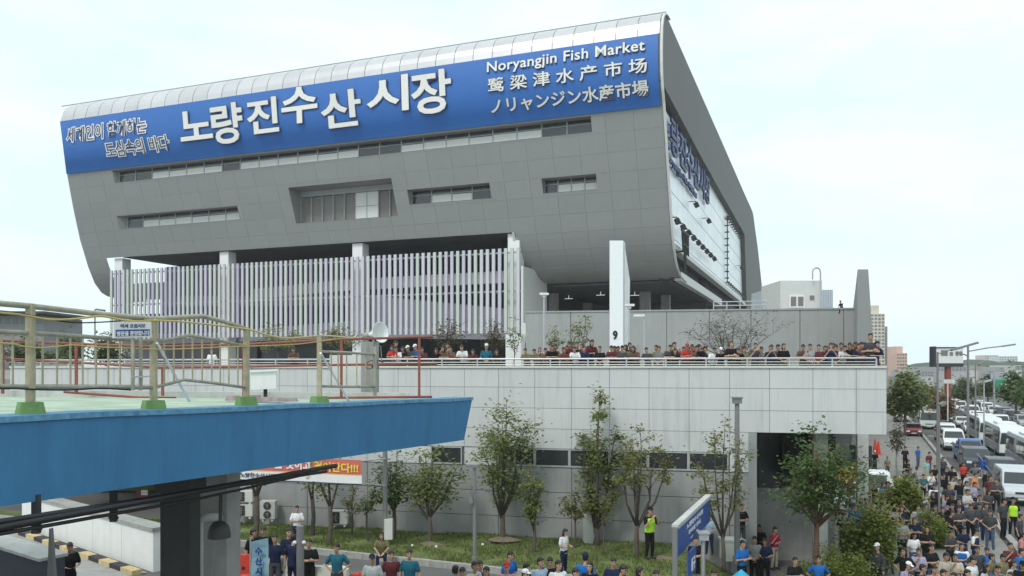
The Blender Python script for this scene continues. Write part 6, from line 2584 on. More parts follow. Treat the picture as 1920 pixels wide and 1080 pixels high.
def make_pose(key, hips, knees, ankles, elbows, wrists, lean=0.0, head_dip=0.0, head_turn=0.0, palm=None):
    """a figure facing -y; lean in radians tips the trunk forward from the pelvis"""
    pelvis = (Vector(hips[0]) + Vector(hips[1])) / 2 + Vector((0, 0, .05))
    up_ = Vector((0, -math.sin(lean), math.cos(lean)))
    fw = Vector((0, -math.cos(lean), -math.sin(lean)))

    def T_(h, f=0, x=0):
        return pelvis + up_ * h + fw * f + X_ * x
    sh_c = T_(.45)
    shs = [T_(.46, 0, -.175), T_(.46, 0, .175)]
    neck0, neck1 = T_(.50, .0), T_(.60, .03)
    hl_ = lean * .35 + head_dip
    hup = Vector((0, -math.sin(hl_), math.cos(hl_)))
    hfw = Vector((0, -math.cos(hl_), -math.sin(hl_)))
    q = Quaternion(hup, head_turn)
    hfw = q @ hfw
    hx = q @ X_
    hc = neck1 + hup * .115 + hfw * .015                 # head centre (about eye height)

    def H(x, f, h):
        return hc + hx * x + hfw * f + hup * h

    def torso(mb, g, top=True):
        secs = []
        for h, rx, ry, f in ((-.13, .150, .105, -.012), (-.05, .158, .110, -.012), (.06, .145, .104, 0), (.18, .145, .102, .006), (.32, .165, .112, .008), (.42, .165, .100, 0), (.485, .115, .07, -.01), (.515, .062, .055, -.005)):
            secs.append((T_(h, f), rx + g, ry + g, X_, fw))
        loft(mb, secs)

    def arms(mb, g, upper_only):
        for i in (0, 1):
            s_, e_, w = shs[i], Vector(elbows[i]), Vector(wrists[i])
            if upper_only:
                cap_mesh(mb, s_, s_.lerp(e_, .72), .062 + g, .052 + g)
            else:
                cap_mesh(mb, s_, e_, .055 + g, .042 + g)
                cap_mesh(mb, e_, e_.lerp(w, .93), .043 + g, .030 + g)

    def legs(mb, g, stop=1.0):
        for i in (0, 1):
            h_, k_, a_ = Vector(hips[i]), Vector(knees[i]), Vector(ankles[i])
            cap_mesh(mb, h_, k_, .088 + g, .058 + g)
            cap_mesh(mb, k_, k_.lerp(a_, stop), .058 + g, .042 + g)
    # --- body: one continuous skin
    mb = MB()
    torso(mb, -.012)
    arms(mb, -.006, False)
    legs(mb, -.012)
    cap_mesh(mb, neck0, neck1, .055, .052)
    # head
    secs = []
    for h, rx, ry, f in ((-.128, .030, .032, .035), (-.112, .045, .052, .026), (-.08, .058, .072, .015), (-.03, .070, .088, .004), (.02, .076, .096, 0), (.065, .072, .092, -.006), (.10, .054, .070, -.010), (.118, .028, .036, -.012)):
        secs.append((H(0, f, h), rx, ry, hx, hfw))
    loft(mb, secs, 16)
    cap_mesh(mb, H(0, .088, .0), H(0, .103, -.036), .010, .015, 8)       # nose
    for sd in (-1, 1):
        cap_mesh(mb, H(sd * .074, -.005, .012), H(sd * .076, -.002, -.035), .016, .011, 8)       # ears
    cap_mesh(mb, H(-.02, .077, -.068), H(.02, .077, -.068), .010, .010, 8)    # lips
    # hands with separate fingers
    for i in (0, 1):
        e_, w = Vector(elbows[i]), Vector(wrists[i])
        d = (w - e_).normalized()
        pn = Vector(palm[i]) if palm else Vector((1 if i == 0 else -1, 0, 0))
        pn = (pn - d * pn.dot(d))
        if pn.length < .1:
            pn = d.cross(Z_)
        pn.normalize()
        sx = d.cross(pn).normalized()
        mbp = w + d * .045
        loft(mb, [(w - d * .02, .026, .02, sx, pn), (w + d * .02, .034, .017, sx, pn), (w + d * .085, .040, .014, sx, pn)], 10)
        for k, ln in enumerate((.066, .076, .071, .055)):
            r0 = w + d * .08 + sx * ((k - 1.5) * .0205)
            m1 = r0 + d * ln * .5 + pn * .008
            m2 = m1 + (d * .8 + pn * .6).normalized() * ln * .5
            cap_mesh(mb, r0 - d * .01, m1, .0092, .0088, 6)
            cap_mesh(mb, m1, m2, .0088, .0075, 6)
        tsd = 1 if sx.dot(Vector((0, -1, .3))) > 0 else -1
        t0 = w + d * .02 + sx * (tsd * .03)
        t1 = t0 + (d * .7 + sx * tsd * .7).normalized() * .04
        cap_mesh(mb, t0, t1, .012, .0105, 6)
        cap_mesh(mb, t1, t1 + (d * .9 + sx * tsd * .1 + pn * .3).normalized() * .032, .0105, .0085, 6)
    body = remesh(mb, 'body', [M['skin'], M['eye'], M['lips']], VOX, 1)
    eyes = [H(-.031, .086, .012), H(.031, .086, .012)]
    brow = [H(-.031, .088, .034), H(.031, .088, .034)]
    lip = H(0, .086, -.068)
    for p in body.polygons:
        c = p.center
        if min((c - e).length for e in eyes) < .0145:
            p.material_index = 1
        elif any(abs((c - e).dot(hx)) < .022 and abs((c - e).dot(hup)) < .008 and (c - e).length < .03 for e in brow):
            p.material_index = 1
        elif abs((c - lip).dot(hx)) < .024 and abs((c - lip).dot(hup)) < .009 and (c - lip).length < .032:
            p.material_index = 2
    D = {'body': body}
    for nm, long_ in (('shirt', False), ('long_shirt', True)):
        mb = MB()
        torso(mb, .014)
        arms(mb, .012, not long_)
        D[nm] = remesh(mb, 'shirt', M['cloth'], .021, 2)
    mb = MB()
    secs = [(T_(h), rx, ry, X_, fw) for h, rx, ry in ((-.10, .155, .112), (-.02, .163, .118), (.07, .152, .110))]
    loft(mb, secs)
    legs(mb, .012, .96)
    D['trousers'] = remesh(mb, 'trousers', M['cloth'], .021, 2)
    mb = MB()
    for i in (0, 1):
        a_ = Vector(ankles[i])
        dn_ = (a_ - Vector(knees[i])).normalized()
        toe = Vector((a_.x * 1.06, a_.y - .17, a_.z - .035))
        cap_mesh(mb, a_ + Vector((0, .03, -.03)), toe, .046, .040, 8)
        cap_mesh(mb, a_ + Vector((0, .0, .02)), a_ + Vector((0, -.04, -.03)), .05, .046, 8)
    D['shoes'] = remesh(mb, 'shoes', M['shoe'], .022, 1)
    mb = MB()      # hair: skull cap, open at the face
    loft(mb, [(H(0, -.034, -.075), .066, .064, hx, hfw), (H(0, -.022, -.01), .080, .084, hx, hfw), (H(0, -.016, .035), .084, .092, hx, hfw), (H(0, -.010, .075), .080, .094, hx, hfw), (H(0, -.012, .112), .060, .072, hx, hfw), (H(0, -.014, .132), .03, .036, hx, hfw)], 14)
    cap_mesh(mb, H(-.042, .064, .072), H(.042, .064, .072), .028, .028, 8)
    D['hair'] = remesh(mb, 'hair', M['hair'], .017, 1)
    mb = MB()
    loft(mb, [(H(0, -.045, -.20), .070, .045, hx, hfw), (H(0, -.035, -.10), .086, .066, hx, hfw), (H(0, -.025, -.01), .086, .086, hx, hfw), (H(0, -.012, .06), .086, .096, hx, hfw), (H(0, -.012, .112), .064, .076, hx, hfw), (H(0, -.014, .134), .03, .036, hx, hfw)], 14)
    cap_mesh(mb, H(-.04, .062, .082), H(.04, .062, .082), .024, .024, 8)
    D['long_hair'] = remesh(mb, 'hair', M['hair'], .018, 1)
    mb = MB()
    loft(mb, [(H(0, -.010, .045), .088, .104, hx, hfw), (H(0, -.010, .085), .084, .100, hx, hfw), (H(0, -.012, .125), .062, .076, hx, hfw), (H(0, -.014, .145), .03, .036, hx, hfw)], 14)
    loft(mb, [(H(0, .11, .047), .070, .070, hx, hfw), (H(0, .115, .060), .068, .068, hx, hfw)], 12)
    D['cap'] = remesh(mb, 'cap', M['cloth'], .016, 1)
    mb = MB()      # sleeveless high visibility vest
    secs = []
    for h, rx, ry, f in ((-.02, .158, .112, -.01), (.06, .150, .108, 0), (.18, .150, .106, .006), (.32, .168, .116, .008), (.42, .160, .104, 0), (.47, .12, .078, -.01)):
        secs.append((T_(h, f), rx + .028, ry + .028, X_, fw))
    loft(mb, secs)
    D['vest'] = remesh(mb, 'vest', M['cloth'], .021, 2)
    return D


HS = [(-.088, 0, .88), (.088, 0, .88)]
KS = [(-.10, -.02, .48), (.11, -.015, .48)]
AS = [(-.125, .03, .085), (.13, .02, .085)]
POSES = {}
POSES['crossed'] = make_pose('crossed', HS, KS, AS, [(-.27, -.06, 1.12), (.27, -.06, 1.12)], [(.07, -.22, 1.17), (-.07, -.245, 1.14)], palm=[(0, 1, 0), (0, 1, 0)])
POSES['front'] = make_pose('front', HS, KS, AS, [(-.27, .0, 1.12), (.27, .0, 1.12)], [(-.04, -.20, .97), (.04, -.205, .99)], head_dip=.1, palm=[(.5, 1, 0), (-.5, 1, 0)])
POSES['side'] = make_pose('side', HS, [(-.11, -.05, .48), (.11, .0, .48)], [(-.13, -.01, .085), (.15, .05, .085)], [(-.27, .03, 1.12), (.27, .02, 1.12)], [(-.30, -.05, .88), (.30, -.04, .88)], head_turn=.35)
POSES['mouth'] = make_pose('mouth', HS, KS, AS, [(-.25, -.10, 1.13), (.26, -.06, 1.12)], [(-.07, -.17, 1.36), (-.09, -.22, 1.13)], palm=[(0, .8, .6), (0, 1, 0)])
POSES['camera'] = make_pose('camera', HS, KS, AS, [(-.27, -.14, 1.16), (.27, -.14, 1.16)], [(-.10, -.26, 1.42), (.10, -.26, 1.42)], head_turn=-.15, palm=[(1, .3, 0), (-1, .3, 0)])
POSES['akimbo'] = make_pose('akimbo', HS, [(-.14, -.02, .48), (.15, -.02, .48)], [(-.20, .02, .085), (.21, .02, .085)], [(-.36, .06, 1.13), (.36, .06, 1.13)], [(-.17, -.05, .98), (.17, -.05, .98)], head_turn=-.3)
POSES['lean'] = make_pose('lean', [(-.088, .22, .88), (.088, .22, .88)], [(-.10, .16, .48), (.11, .20, .48)], [(-.12, .22, .085), (.13, .30, .085)], [(-.25, -.06, 1.13), (.25, -.06, 1.13)], [(-.04, -.26, 1.135), (.04, -.285, 1.15)], lean=.48, head_dip=.05, palm=[(0, .3, -1), (0, .3, -1)])
POSES['lean_turn'] = make_pose('lean_turn', [(-.088, .15, .88), (.088, .15, .88)], [(-.10, .10, .48), (.11, .16, .48)], [(-.12, .16, .085), (.13, .26, .085)], [(-.28, -.02, 1.14), (.27, -.04, 1.12)], [(-.16, -.26, 1.135), (.05, -.27, 1.135)], lean=.30, head_dip=.05, head_turn=.5, palm=[(0, .3, -1), (0, .3, -1)])
POSES['sit'] = make_pose('sit', [(-.09, .05, .48), (.09, .05, .48)], [(-.13, -.38, .50), (.13, -.38, .50)], [(-.13, -.40, .085), (.14, -.36, .085)], [(-.25, -.12, .78), (.25, -.12, .78)], [(-.10, -.34, .62), (.08, -.36, .64)], lean=.22, palm=[(0, .3, -1), (0, .3, -1)])
POSES['hold'] = make_pose('hold', HS, KS, AS, [(-.26, .0, 1.13), (.26, .0, 1.13)], [(-.12, -.24, 1.10), (.12, -.24, 1.10)], head_dip=.25, palm=[(.6, 0, 1), (-.6, 0, 1)])

C = dict(black=(.013, .013, .015), navy=(.018, .024, .06), white=(.72, .73, .75), grey=(.27, .27, .28), pale_grey=(.48, .49, .50), dark_grey=(.06, .062, .07), blue=(.02, .13, .42),
         pale_blue=(.42, .54, .68), teal=(.02, .12, .17), mint=(.30, .52, .50), crimson=(.32, .02, .06), maroon=(.12, .03, .035), red=(.5, .05, .04), pink=(.55, .24, .24), olive=(.16, .15, .08),
         beige=(.46, .41, .32), jeans=(.07, .10, .17), pale_jeans=(.18, .23, .30), neon=(.42, .72, .05), orange=(.6, .22, .08), brown=(.13, .08, .06), lavender=(.36, .34, .48), striped=(.16, .165, .18), khaki=(.30, .26, .17))
PHR = dict(crossed='with crossed arms', front='with hands clasped in front', side='with arms hanging down', mouth='with a hand at the mouth', camera='raising both hands to the face', akimbo='with hands on hips',
           lean='leaning forward on the rail', lean_turn='leaning on the rail, head turned', sit='sitting down', hold='looking down at both hands')
HEIGHT = 1.72
ALL_P = []


def person(x, yt, pose, top, bot, where, loc=None, scale=None, yf=None, zg=None, face=0.0, long_=False, hair='hair', cap=None, vest=None, group=None, extra=None):
    """x, yt: where the top of the head appears; yf: where the feet appear (gives the distance), else zg: the ground height there"""
    D = POSES[pose]
    hgt = {'sit': 1.30, 'lean': 1.55, 'lean_turn': 1.63}.get(pose, HEIGHT)
    s = scale or R.uniform(.96, 1.03)
    if loc is None:
        if yf is not None:
            z0 = zg or 0
            Y = (E - z0) * FPX / (yf - HY)
            s = min(1.08, max(.84, (yf - yt) / FPX * Y / hgt))
        else:
            z0 = zg or 0
            Y = (E - z0 - hgt * s) * FPX / (yt - HY)
        loc = Vector(((x - CX) / FPX * Y, Y, z0))
    top_w = top.replace('_', ' ')
    bot_w = bot.replace('_', ' ')
    t = thing('person', '', 'person', (0, 0, 0), group)
    bo = link('body', D['body'], t)
    parts = [('long_shirt' if long_ else 'shirt', top, 'shirt'), ('trousers', bot, 'trousers')]
    if vest:
        parts.append(('vest', vest, 'vest'))
    for k_, c_, nm in parts:
        o = link(nm, D[k_], t)
        j = R.uniform(.85, 1.15)
        o.color = (*[v * j for v in C[c_]], 1)
    link('shoes', D['shoes'], t)
    if hair:
        link('hair', D[hair], t)
    if cap:
        o = link('cap', D['cap'], t)
        o.color = (*C[cap], 1)
    t.location = loc
    t.scale = (s, s, s)
    t.rotation_euler = (0, 0, face)
    look = 'person in ' + (vest + ' vest over ' if vest else '') + top_w + ' top'
    if cap:
        look += ' and ' + cap + ' cap'
    if hair == 'long_hair':
        look += ' with long hair'
    if where != 'rail':
        look += ', ' + bot_w + ' trousers'
    ALL_P.append((t, look, PHR[pose], where, loc.x / loc.y, extra))
    return t


# along the deck rail
RY = lambda x: wall_at(x)
tops_rail = {}


def on_rail(x, yt, top, pose='lean', cap=None, hair='hair', vest=None, back=.0, face=None, long_=False):
    X, Y = RY(x)
    p = Vector((X, Y, 7.4)) + WB * (.62 + back)
    hgt = {'lean': 1.55, 'lean_turn': 1.63}.get(pose, HEIGHT)
    s = (E - 7.4 - (yt - HY) / FPX * p.y) / hgt
    s = max(.80, min(1.1, s))
    a = -.23 if face is None else face
    q = p.x - (x - CX) / FPX * p.y
    p.x -= q
    person(x, yt, pose, top, R.choice(['black', 'navy', 'black', 'dark_grey']), 'rail', loc=p, scale=s, face=a, cap=cap, hair=hair, vest=vest, long_=long_, group='people lined up along the deck rail')


rail_list = [(737, 657, 'red', 'lean'), (746, 656, 'white', 'lean'), (757, 655, 'black', 'lean_turn'), (770, 658, 'grey', 'lean'), (780, 655, 'blue', 'lean'), (793, 657, 'crimson', 'lean_turn'),
             (820, 656, 'black', 'lean'), (832, 655, 'pink', 'lean'), (847, 656, 'brown', 'lean_turn'), (866, 656, 'white', 'lean'), (889, 658, 'maroon', 'lean'), (911, 646, 'teal', 'front'), (933, 658, 'black', 'lean'),
             (988, 659, 'olive', 'lean'), (1006, 661, 'beige', 'lean'), (1037, 655, 'black', 'lean'), (1061, 659, 'maroon', 'lean_turn'), (1079, 654, 'white', 'lean'), (1098, 655, 'navy', 'lean_turn'),
             (1123, 654, 'black', 'front'), (1146, 654, 'maroon', 'lean'), (1167, 652, 'dark_grey', 'crossed'), (1190, 656, 'pink', 'lean'), (1211, 659, 'dark_grey', 'lean_turn'), (1235, 650, 'striped', 'front'),
             (1257, 655, 'dark_grey', 'lean'), (1267, 660, 'black', 'lean'), (1286, 653, 'red', 'lean'), (1303, 652, 'brown', 'lean'), (1312, 653, 'black', 'lean_turn'), (1341, 657, 'white', 'lean'), (1353, 656, 'black', 'lean'),
             (1371, 643, 'black', 'crossed'), (1396, 656, 'beige', 'lean_turn'), (1414, 646, 'dark_grey', 'camera'), (1426, 655, 'lavender', 'lean'), (1445, 648, 'navy', 'camera'), (1456, 652, 'dark_grey', 'lean_turn'), (1467, 650, 'black', 'front'),
             (1505, 656, 'khaki', 'lean'), (1516, 646, 'lavender', 'front'), (1533, 647, 'maroon', 'front'), (1556, 645, 'navy', 'camera'), (1566, 648, 'dark_grey', 'front'), (1580, 654, 'pale_grey', 'lean'), (1594, 651, 'black', 'lean'),
             (1606, 645, 'navy', 'crossed'), (1616, 648, 'khaki', 'lean_turn'), (1632, 630, 'dark_grey', 'crossed'), (1643, 645, 'navy', 'lean_turn'), (553, 660, 'brown', 'lean'), (400, 660, 'white', 'side'), (1023, 660, 'khaki', 'lean_turn'), (1385, 658, 'black', 'lean')]
for (x, yt, top, pose) in rail_list:
    cp = {1286: 'red', 1353: 'white', 770: 'white', 780: 'white', 911: 'white', 1167: 'black', 866: None}.get(x)
    hr = 'long_hair' if x in (832, 1190, 1467, 1061) else 'hair'
    x, yt = x + R.uniform(-3, 3), yt + R.uniform(-5, 2)
    top = {'white': 'white', 'grey': 'dark_grey', 'khaki': 'brown', 'beige': 'olive', 'lavender': 'grey', 'crimson': 'maroon', 'pink': 'brown'}.get(top, top)
    on_rail(x, yt, top, pose, cap=cp, hair=hr, back=.45 if x in (1371, 1566, 1312, 1616) else (.9 if x == 1632 else 0), face=-.23 + R.uniform(-.35, .35))
rz_ = random.Random(4)
for k in range(54):
    x = rz_.choice([rz_.uniform(725, 940), rz_.uniform(985, 1150), rz_.uniform(1150, 1300), rz_.uniform(1265, 1475), rz_.uniform(1500, 1645)])
    on_rail(x, rz_.uniform(643, 658), rz_.choice(['black', 'black', 'navy', 'dark_grey', 'maroon', 'brown', 'dark_grey', 'olive', 'grey']), rz_.choice(['lean', 'lean_turn', 'front', 'crossed', 'side', 'camera']),
            back=rz_.uniform(.3, .9), face=-.23 + rz_.uniform(-.9, .9), hair=rz_.choice(['hair', 'hair', 'hair', 'long_hair']))
# by the rear wall edge: photographer lying low on the wall top
p_ = ry(1580) + Vector((0, .2, 11.45))
person(1580, 560, 'sit', 'black', 'black', 'wall', loc=p_, scale=.62, face=-1.2)

LW = 'lawn'
person(1218, 953, 'camera', 'black', 'black', LW, yf=1048, zg=1.35, vest='neon', face=.5, cap='black')
person(1330, 965, 'front', 'pale_blue', 'navy', LW, yf=1040, zg=1.1, face=-.5)
person(1303, 1008, 'crossed', 'black', 'black', LW, zg=.7, face=.3)
person(1057, 993, 'hold', 'white', 'navy', LW, yf=1077, zg=1.33, face=.9, hair='long_hair')
person(557, 950, 'crossed', 'white', 'navy', LW, yf=1026, zg=1.3, face=.3)
person(1390, 935, 'crossed', 'black', 'dark_grey', 'box', loc=Vector((8.35, 29.55, 1.37 + .0)), scale=.95, face=.2)
person(716, 1013, 'sit', 'olive', 'navy', LW, loc=Vector(((716 - CX) / FPX * 27.8, 27.8, 1.1)), scale=.95, face=.1, hair='long_hair')
person(393, 990, 'sit', 'pale_blue', 'black', 'forecourt', loc=Vector(((393 - CX) / FPX * 27.3, 27.3, 1.55)), scale=1.0, face=.9)
FC = 'forecourt'
for x, yt, pose, top, bot, kw in ((473, 994, 'side', 'black', 'black', dict(face=1.2)), (495, 990, 'front', 'black', 'black', {}), (516, 1004, 'side', 'navy', 'dark_grey', {}), (541, 993, 'crossed', 'navy', 'black', dict(face=.6)),
                                  (549, 1005, 'side', 'navy', 'navy', dict(face=2.6)), (580, 1013, 'crossed', 'black', 'black', {}), (632, 1022, 'akimbo', 'teal', 'dark_grey', {}), (698, 1042, 'side', 'pale_grey', 'black', dict(cap='navy')),
                                  (734, 1035, 'side', 'maroon', 'black', {}), (768, 1033, 'side', 'teal', 'black', dict(face=-.2)), (130, 1019, 'hold', 'black', 'black', dict(face=.7)),
                                  (852, 1064, 'side', 'maroon', 'black', dict(face=2.4)), (867, 1066, 'front', 'dark_grey', 'black', {}), (900, 1054, 'side', 'navy', 'black', {}), (955, 1036, 'front', 'blue', 'navy', dict(face=.7)),
                                  (950, 1056, 'front', 'pink', 'jeans', dict(cap='red')), (985, 1059, 'side', 'black', 'black', dict(face=1.0)), (1012, 1048, 'side', 'pale_blue', 'black', dict(face=.4)), (1031, 1046, 'hold', 'black', 'black', {}),
                                  (1046, 1053, 'side', 'white', 'black', dict(face=.3)), (1097, 1040, 'side', 'blue', 'navy', dict(cap='navy', face=2.8)), (1150, 1048, 'front', 'navy', 'black', {}), (1164, 1061, 'hold', 'maroon', 'black', dict(face=.9)),
                                  (1230, 1071, 'front', 'black', 'black', {}), (1338, 1070, 'front', 'black', 'black', {})):
    zz = 1.2
    for _ in range(4):
        Y = (E - zz - HEIGHT) * FPX / (yt - HY)
        zz = max(ground((x - CX) / FPX * Y, Y), 0)
    person(x, yt, pose, top, bot, FC, zg=zz, group='people standing on the forecourt', **kw)
RD = 'crowd by the hedge'
crowd = [(1404, 976, None, 'side', 'white', 'navy', dict(vest='navy')), (1424, 985, None, 'hold', 'black', 'jeans', dict(hair='long_hair')), (1391, 1015, None, 'crossed', 'blue', 'black', {}), (1415, 1007, None, 'front', 'grey', 'black', {}),
         (1434, 1010, None, 'hold', 'navy', 'black', {}), (1452, 990, 1068, 'mouth', 'crimson', 'beige', dict(face=.5)), (1469, 963, 1036, 'side', 'mint', 'jeans', dict(face=.9)), (1444, 938, 1000, 'camera', 'white', 'navy', {}),
         (1466, 938, 1005, 'hold', 'mint', 'jeans', dict(face=.4)), (1495, 962, 1032, 'side', 'black', 'pale_jeans', {}), (1521, 962, 1036, 'hold', 'striped', 'beige', dict(face=.6)), (1551, 966, 1034, 'side', 'black', 'pale_jeans', {}),
         (1581, 963, 1032, 'front', 'black', 'black', {}), (1586, 991, 1074, 'mouth', 'grey', 'jeans', {}), (1611, 992, 1073, 'side', 'black', 'black', {}), (1646, 1021, None, 'side', 'dark_grey', 'black', dict(cap='white', face=-1.2, long_=True)),
         (1668, 1000, 1078, 'crossed', 'pale_grey', 'jeans', {}), (1640, 998, 1070, 'front', 'navy', 'black', {}), (1691, 972, 1056, 'crossed', 'grey', 'black', {}), (1657, 981, 1050, 'side', 'navy', 'jeans', {}), (1667, 957, 1028, 'camera', 'black', 'black', dict(hair='long_hair')),
         (1490, 1047, None, 'crossed', 'black', 'black', {}), (1535, 1044, None, 'akimbo', 'blue', 'navy', {}), (1715, 972, 1046, 'crossed', 'navy', 'black', {}), (1738, 989, 1068, 'crossed', 'black', 'black', dict(hair='long_hair')), (1745, 1022, None, 'crossed', 'black', 'jeans', {}),
         (1722, 1030, None, 'mouth', 'lavender', 'black', {}), (1713, 1000, 1075, 'hold', 'white', 'jeans', dict(hair='long_hair')), (1736, 922, 986, 'crossed', 'white', 'jeans', {}), (1752, 908, 975, 'front', 'white', 'navy', dict(vest='navy')), (1787, 925, 996, 'hold', 'black', 'black', dict(cap='navy')),
         (1813, 917, 988, 'crossed', 'pale_grey', 'jeans', {}), (1836, 928, 1002, 'akimbo', 'dark_grey', 'jeans', {}), (1881, 935, 1011, 'side', 'dark_grey', 'black', dict(cap='black')), (1899, 934, 1007, 'side', 'black', 'black', dict(vest='neon', cap='black')),
         (1782, 997, 1072, 'crossed', 'dark_grey', 'black', {}), (1806, 989, 1065, 'hold', 'navy', 'jeans', {}), (1828, 993, 1072, 'hold', 'white', 'navy', dict(vest='navy', face=.7)), (1803, 1020, None, 'crossed', 'white', 'black', dict(vest='blue')), (1850, 1028, None, 'front', 'blue', 'black', {}),
         (1772, 1038, None, 'front', 'beige', 'jeans', {}), (1791, 1040, None, 'mouth', 'beige', 'black', {}), (1822, 1046, None, 'front', 'white', 'black', {}), (1857, 1040, None, 'side', 'olive', 'black', {}), (1893, 1019, None, 'mouth', 'maroon', 'black', {}),
         (1915, 1000, 1080, 'side', 'pink', 'jeans', dict(face=1.1)), (1914, 1030, None, 'side', 'blue', 'black', {}), (1870, 1062, None, 'front', 'blue', 'black', {}), (1898, 1052, None, 'side', 'pale_grey', 'black', {}), (1768, 1070, None, 'side', 'black', 'black', {}), (1750, 1062, None, 'front', 'orange', 'black', {}), (1700, 1055, None, 'hold', 'lavender', 'black', dict(cap='white')),
         (1797, 936, 1000, 'side', 'navy', 'black', {}), (1774, 930, 990, 'front', 'lavender', 'jeans', {}), (1826, 905, 965, 'front', 'lavender', 'black', {}), (1800, 900, 960, 'side', 'black', 'jeans', {}), (1856, 890, 955, 'side', 'maroon', 'black', {}), (1868, 893, 962, 'crossed', 'dark_grey', 'black', dict(face=-.7)),
         (1828, 888, 945, 'front', 'orange', 'black', {}), (1745, 885, 938, 'mouth', 'white', 'navy', {}), (1731, 890, 940, 'front', 'teal', 'black', {}), (1718, 876, 925, 'side', 'lavender', 'navy', dict(face=1.4)), (1708, 880, 928, 'side', 'dark_grey', 'black', {}),
         (1752, 873, 920, 'front', 'black', 'jeans', {}), (1773, 877, 925, 'side', 'navy', 'black', {}), (1738, 862, 905, 'side', 'mint', 'beige', {}), (1742, 848, 890, 'side', 'maroon', 'jeans', {}), (1721, 838, 876, 'side', 'blue', 'jeans', {}), (1697, 838, 880, 'side', 'black', 'black', {}),
         (1664, 857, 894, 'side', 'beige', 'brown', dict(face=-1)), (1640, 846, 884, 'side', 'black', 'black', dict(cap='white')), (1612, 905, 955, 'front', 'black', 'black', {}), (1625, 912, 962, 'crossed', 'dark_grey', 'black', {}), (1640, 908, 958, 'side', 'black', 'navy', {}), (1655, 915, 965, 'side', 'dark_grey', 'black', {}),
         (1600, 918, 970, 'side', 'pale_grey', 'jeans', {}), (1664, 945, 1000, 'front', 'khaki', 'black', {}), (1760, 905, 960, 'side', 'grey', 'black', {}), (1785, 895, 948, 'side', 'beige', 'jeans', {}), (1702, 895, 945, 'side', 'white', 'black', {}), (1690, 905, 958, 'front', 'black', 'black', {}), (1632, 888, 935, 'side', 'navy', 'black', {}), (1846, 868, 915, 'side', 'grey', 'black', {}), (1912, 965, 1035, 'side', 'dark_grey', 'black', {}), (1806, 868, 915, 'side', 'red', 'black', {}), (1768, 858, 902, 'side', 'dark_grey', 'black', {})]
for (x, yt, yf, pose, top, bot, kw) in crowd:
    kw.setdefault('face', R.uniform(-.5, .6))
    if yf:
        person(x, yt, pose, top, bot, RD, yf=yf, zg=0, group='people standing in the crowd on the right', **kw)
    else:
        zz = 0
        for _ in range(4):
            Y = (E - zz - HEIGHT) * FPX / (yt - HY)
            zz = max(ground((x - CX) / FPX * Y, Y), 0)
        person(x, yt, pose, top, bot, RD, zg=zz, group='people standing in the crowd on the right', **kw)

rq = random.Random(21)
taken = [(c[0], c[1]) for c in crowd]
for n_, xa, xb, ya, yb_, gap in ((10, 1690, 1918, 1025, 1076, 17), (24, 1690, 1860, 862, 960, 11), (6, 835, 1235, 1054, 1074, 24), (26, 1596, 1695, 880, 955, 8)):
    n2 = 0
    for _ in range(900):
        if n2 >= n_:
            break
        x, yt = rq.uniform(xa, xb), rq.uniform(ya, yb_)
        if any(abs(x - a) < gap and abs(yt - c) < gap * 1.1 for a, c in taken) or (x < 1720 and 985 < yt < 1010):
            continue
        zz = 1.2 if x < 1300 else 0
        for _2 in range(4):
            Y = (E - zz - HEIGHT) * FPX / (yt - HY)
            zz = max(ground((x - CX) / FPX * Y, Y), 0)
        taken.append((x, yt))
        n2 += 1
        person(x, yt, rq.choice(['crossed', 'front', 'side', 'side', 'mouth', 'hold', 'camera', 'akimbo']), rq.choice(['black', 'black', 'black', 'navy', 'dark_grey', 'grey', 'pale_grey', 'dark_grey', 'blue', 'maroon', 'olive', 'striped']),
               rq.choice(['black', 'black', 'navy', 'jeans', 'dark_grey', 'beige']), FC if x < 1300 else RD, zg=zz, face=rq.uniform(-.9, .9), hair=rq.choice(['hair', 'hair', 'hair', 'hair', 'long_hair']),
               cap=rq.choice([None] * 9 + ['white', 'black']), group='people standing on the forecourt' if x < 1300 else 'people standing in the crowd on the right')
# labels: look first, then pose, then what they stand by, then the order among those alike
MARKS_RAIL = [(720, 800, 'right of the horn loudspeaker'), (800, 880, 'below the middle of the finned screen'), (880, 960, 'left of the short white column'), (960, 1030, 'beside the slim white deck lamp'), (1030, 1110, 'before the deck saplings'),
              (1110, 1180, 'at the numbered column'), (1180, 1262, 'right of the numbered column'), (1262, 1330, 'at the left of the bare shrub tree'), (1330, 1400, 'under the bare shrub tree'), (1400, 1475, 'at the right of the bare shrub tree'),
              (1475, 1570, 'before the plain rear wall'), (1570, 1625, 'left of the dark buttress'), (1625, 1700, 'at the deck corner'), (0, 720, 'left of the horn loudspeaker')]
MARKS_CROWD = [(0, 1440, 'by the white plinth box'), (1440, 1490, 'before the dark recess'), (1490, 1600, 'around the broad dark tree'), (1600, 1680, 'by the yellow green bush'), (1680, 1765, 'along the green hedge strip'), (1765, 1850, 'mid road'), (1850, 2000, 'near the silver van')]
MARKS_FORE = [(0, 300, 'on the ramp at far left'), (300, 530, 'behind the red barriers'), (530, 670, 'by the white barriers'), (670, 830, 'near the banner pole'), (830, 1000, 'near the lawn lamp post'), (1000, 1120, 'before the tallest lawn tree'), (1120, 1400, 'left of the notice board')]


def mark(tab, x):
    for a, c, s in tab:
        if a <= x < c:
            return s
    return ''


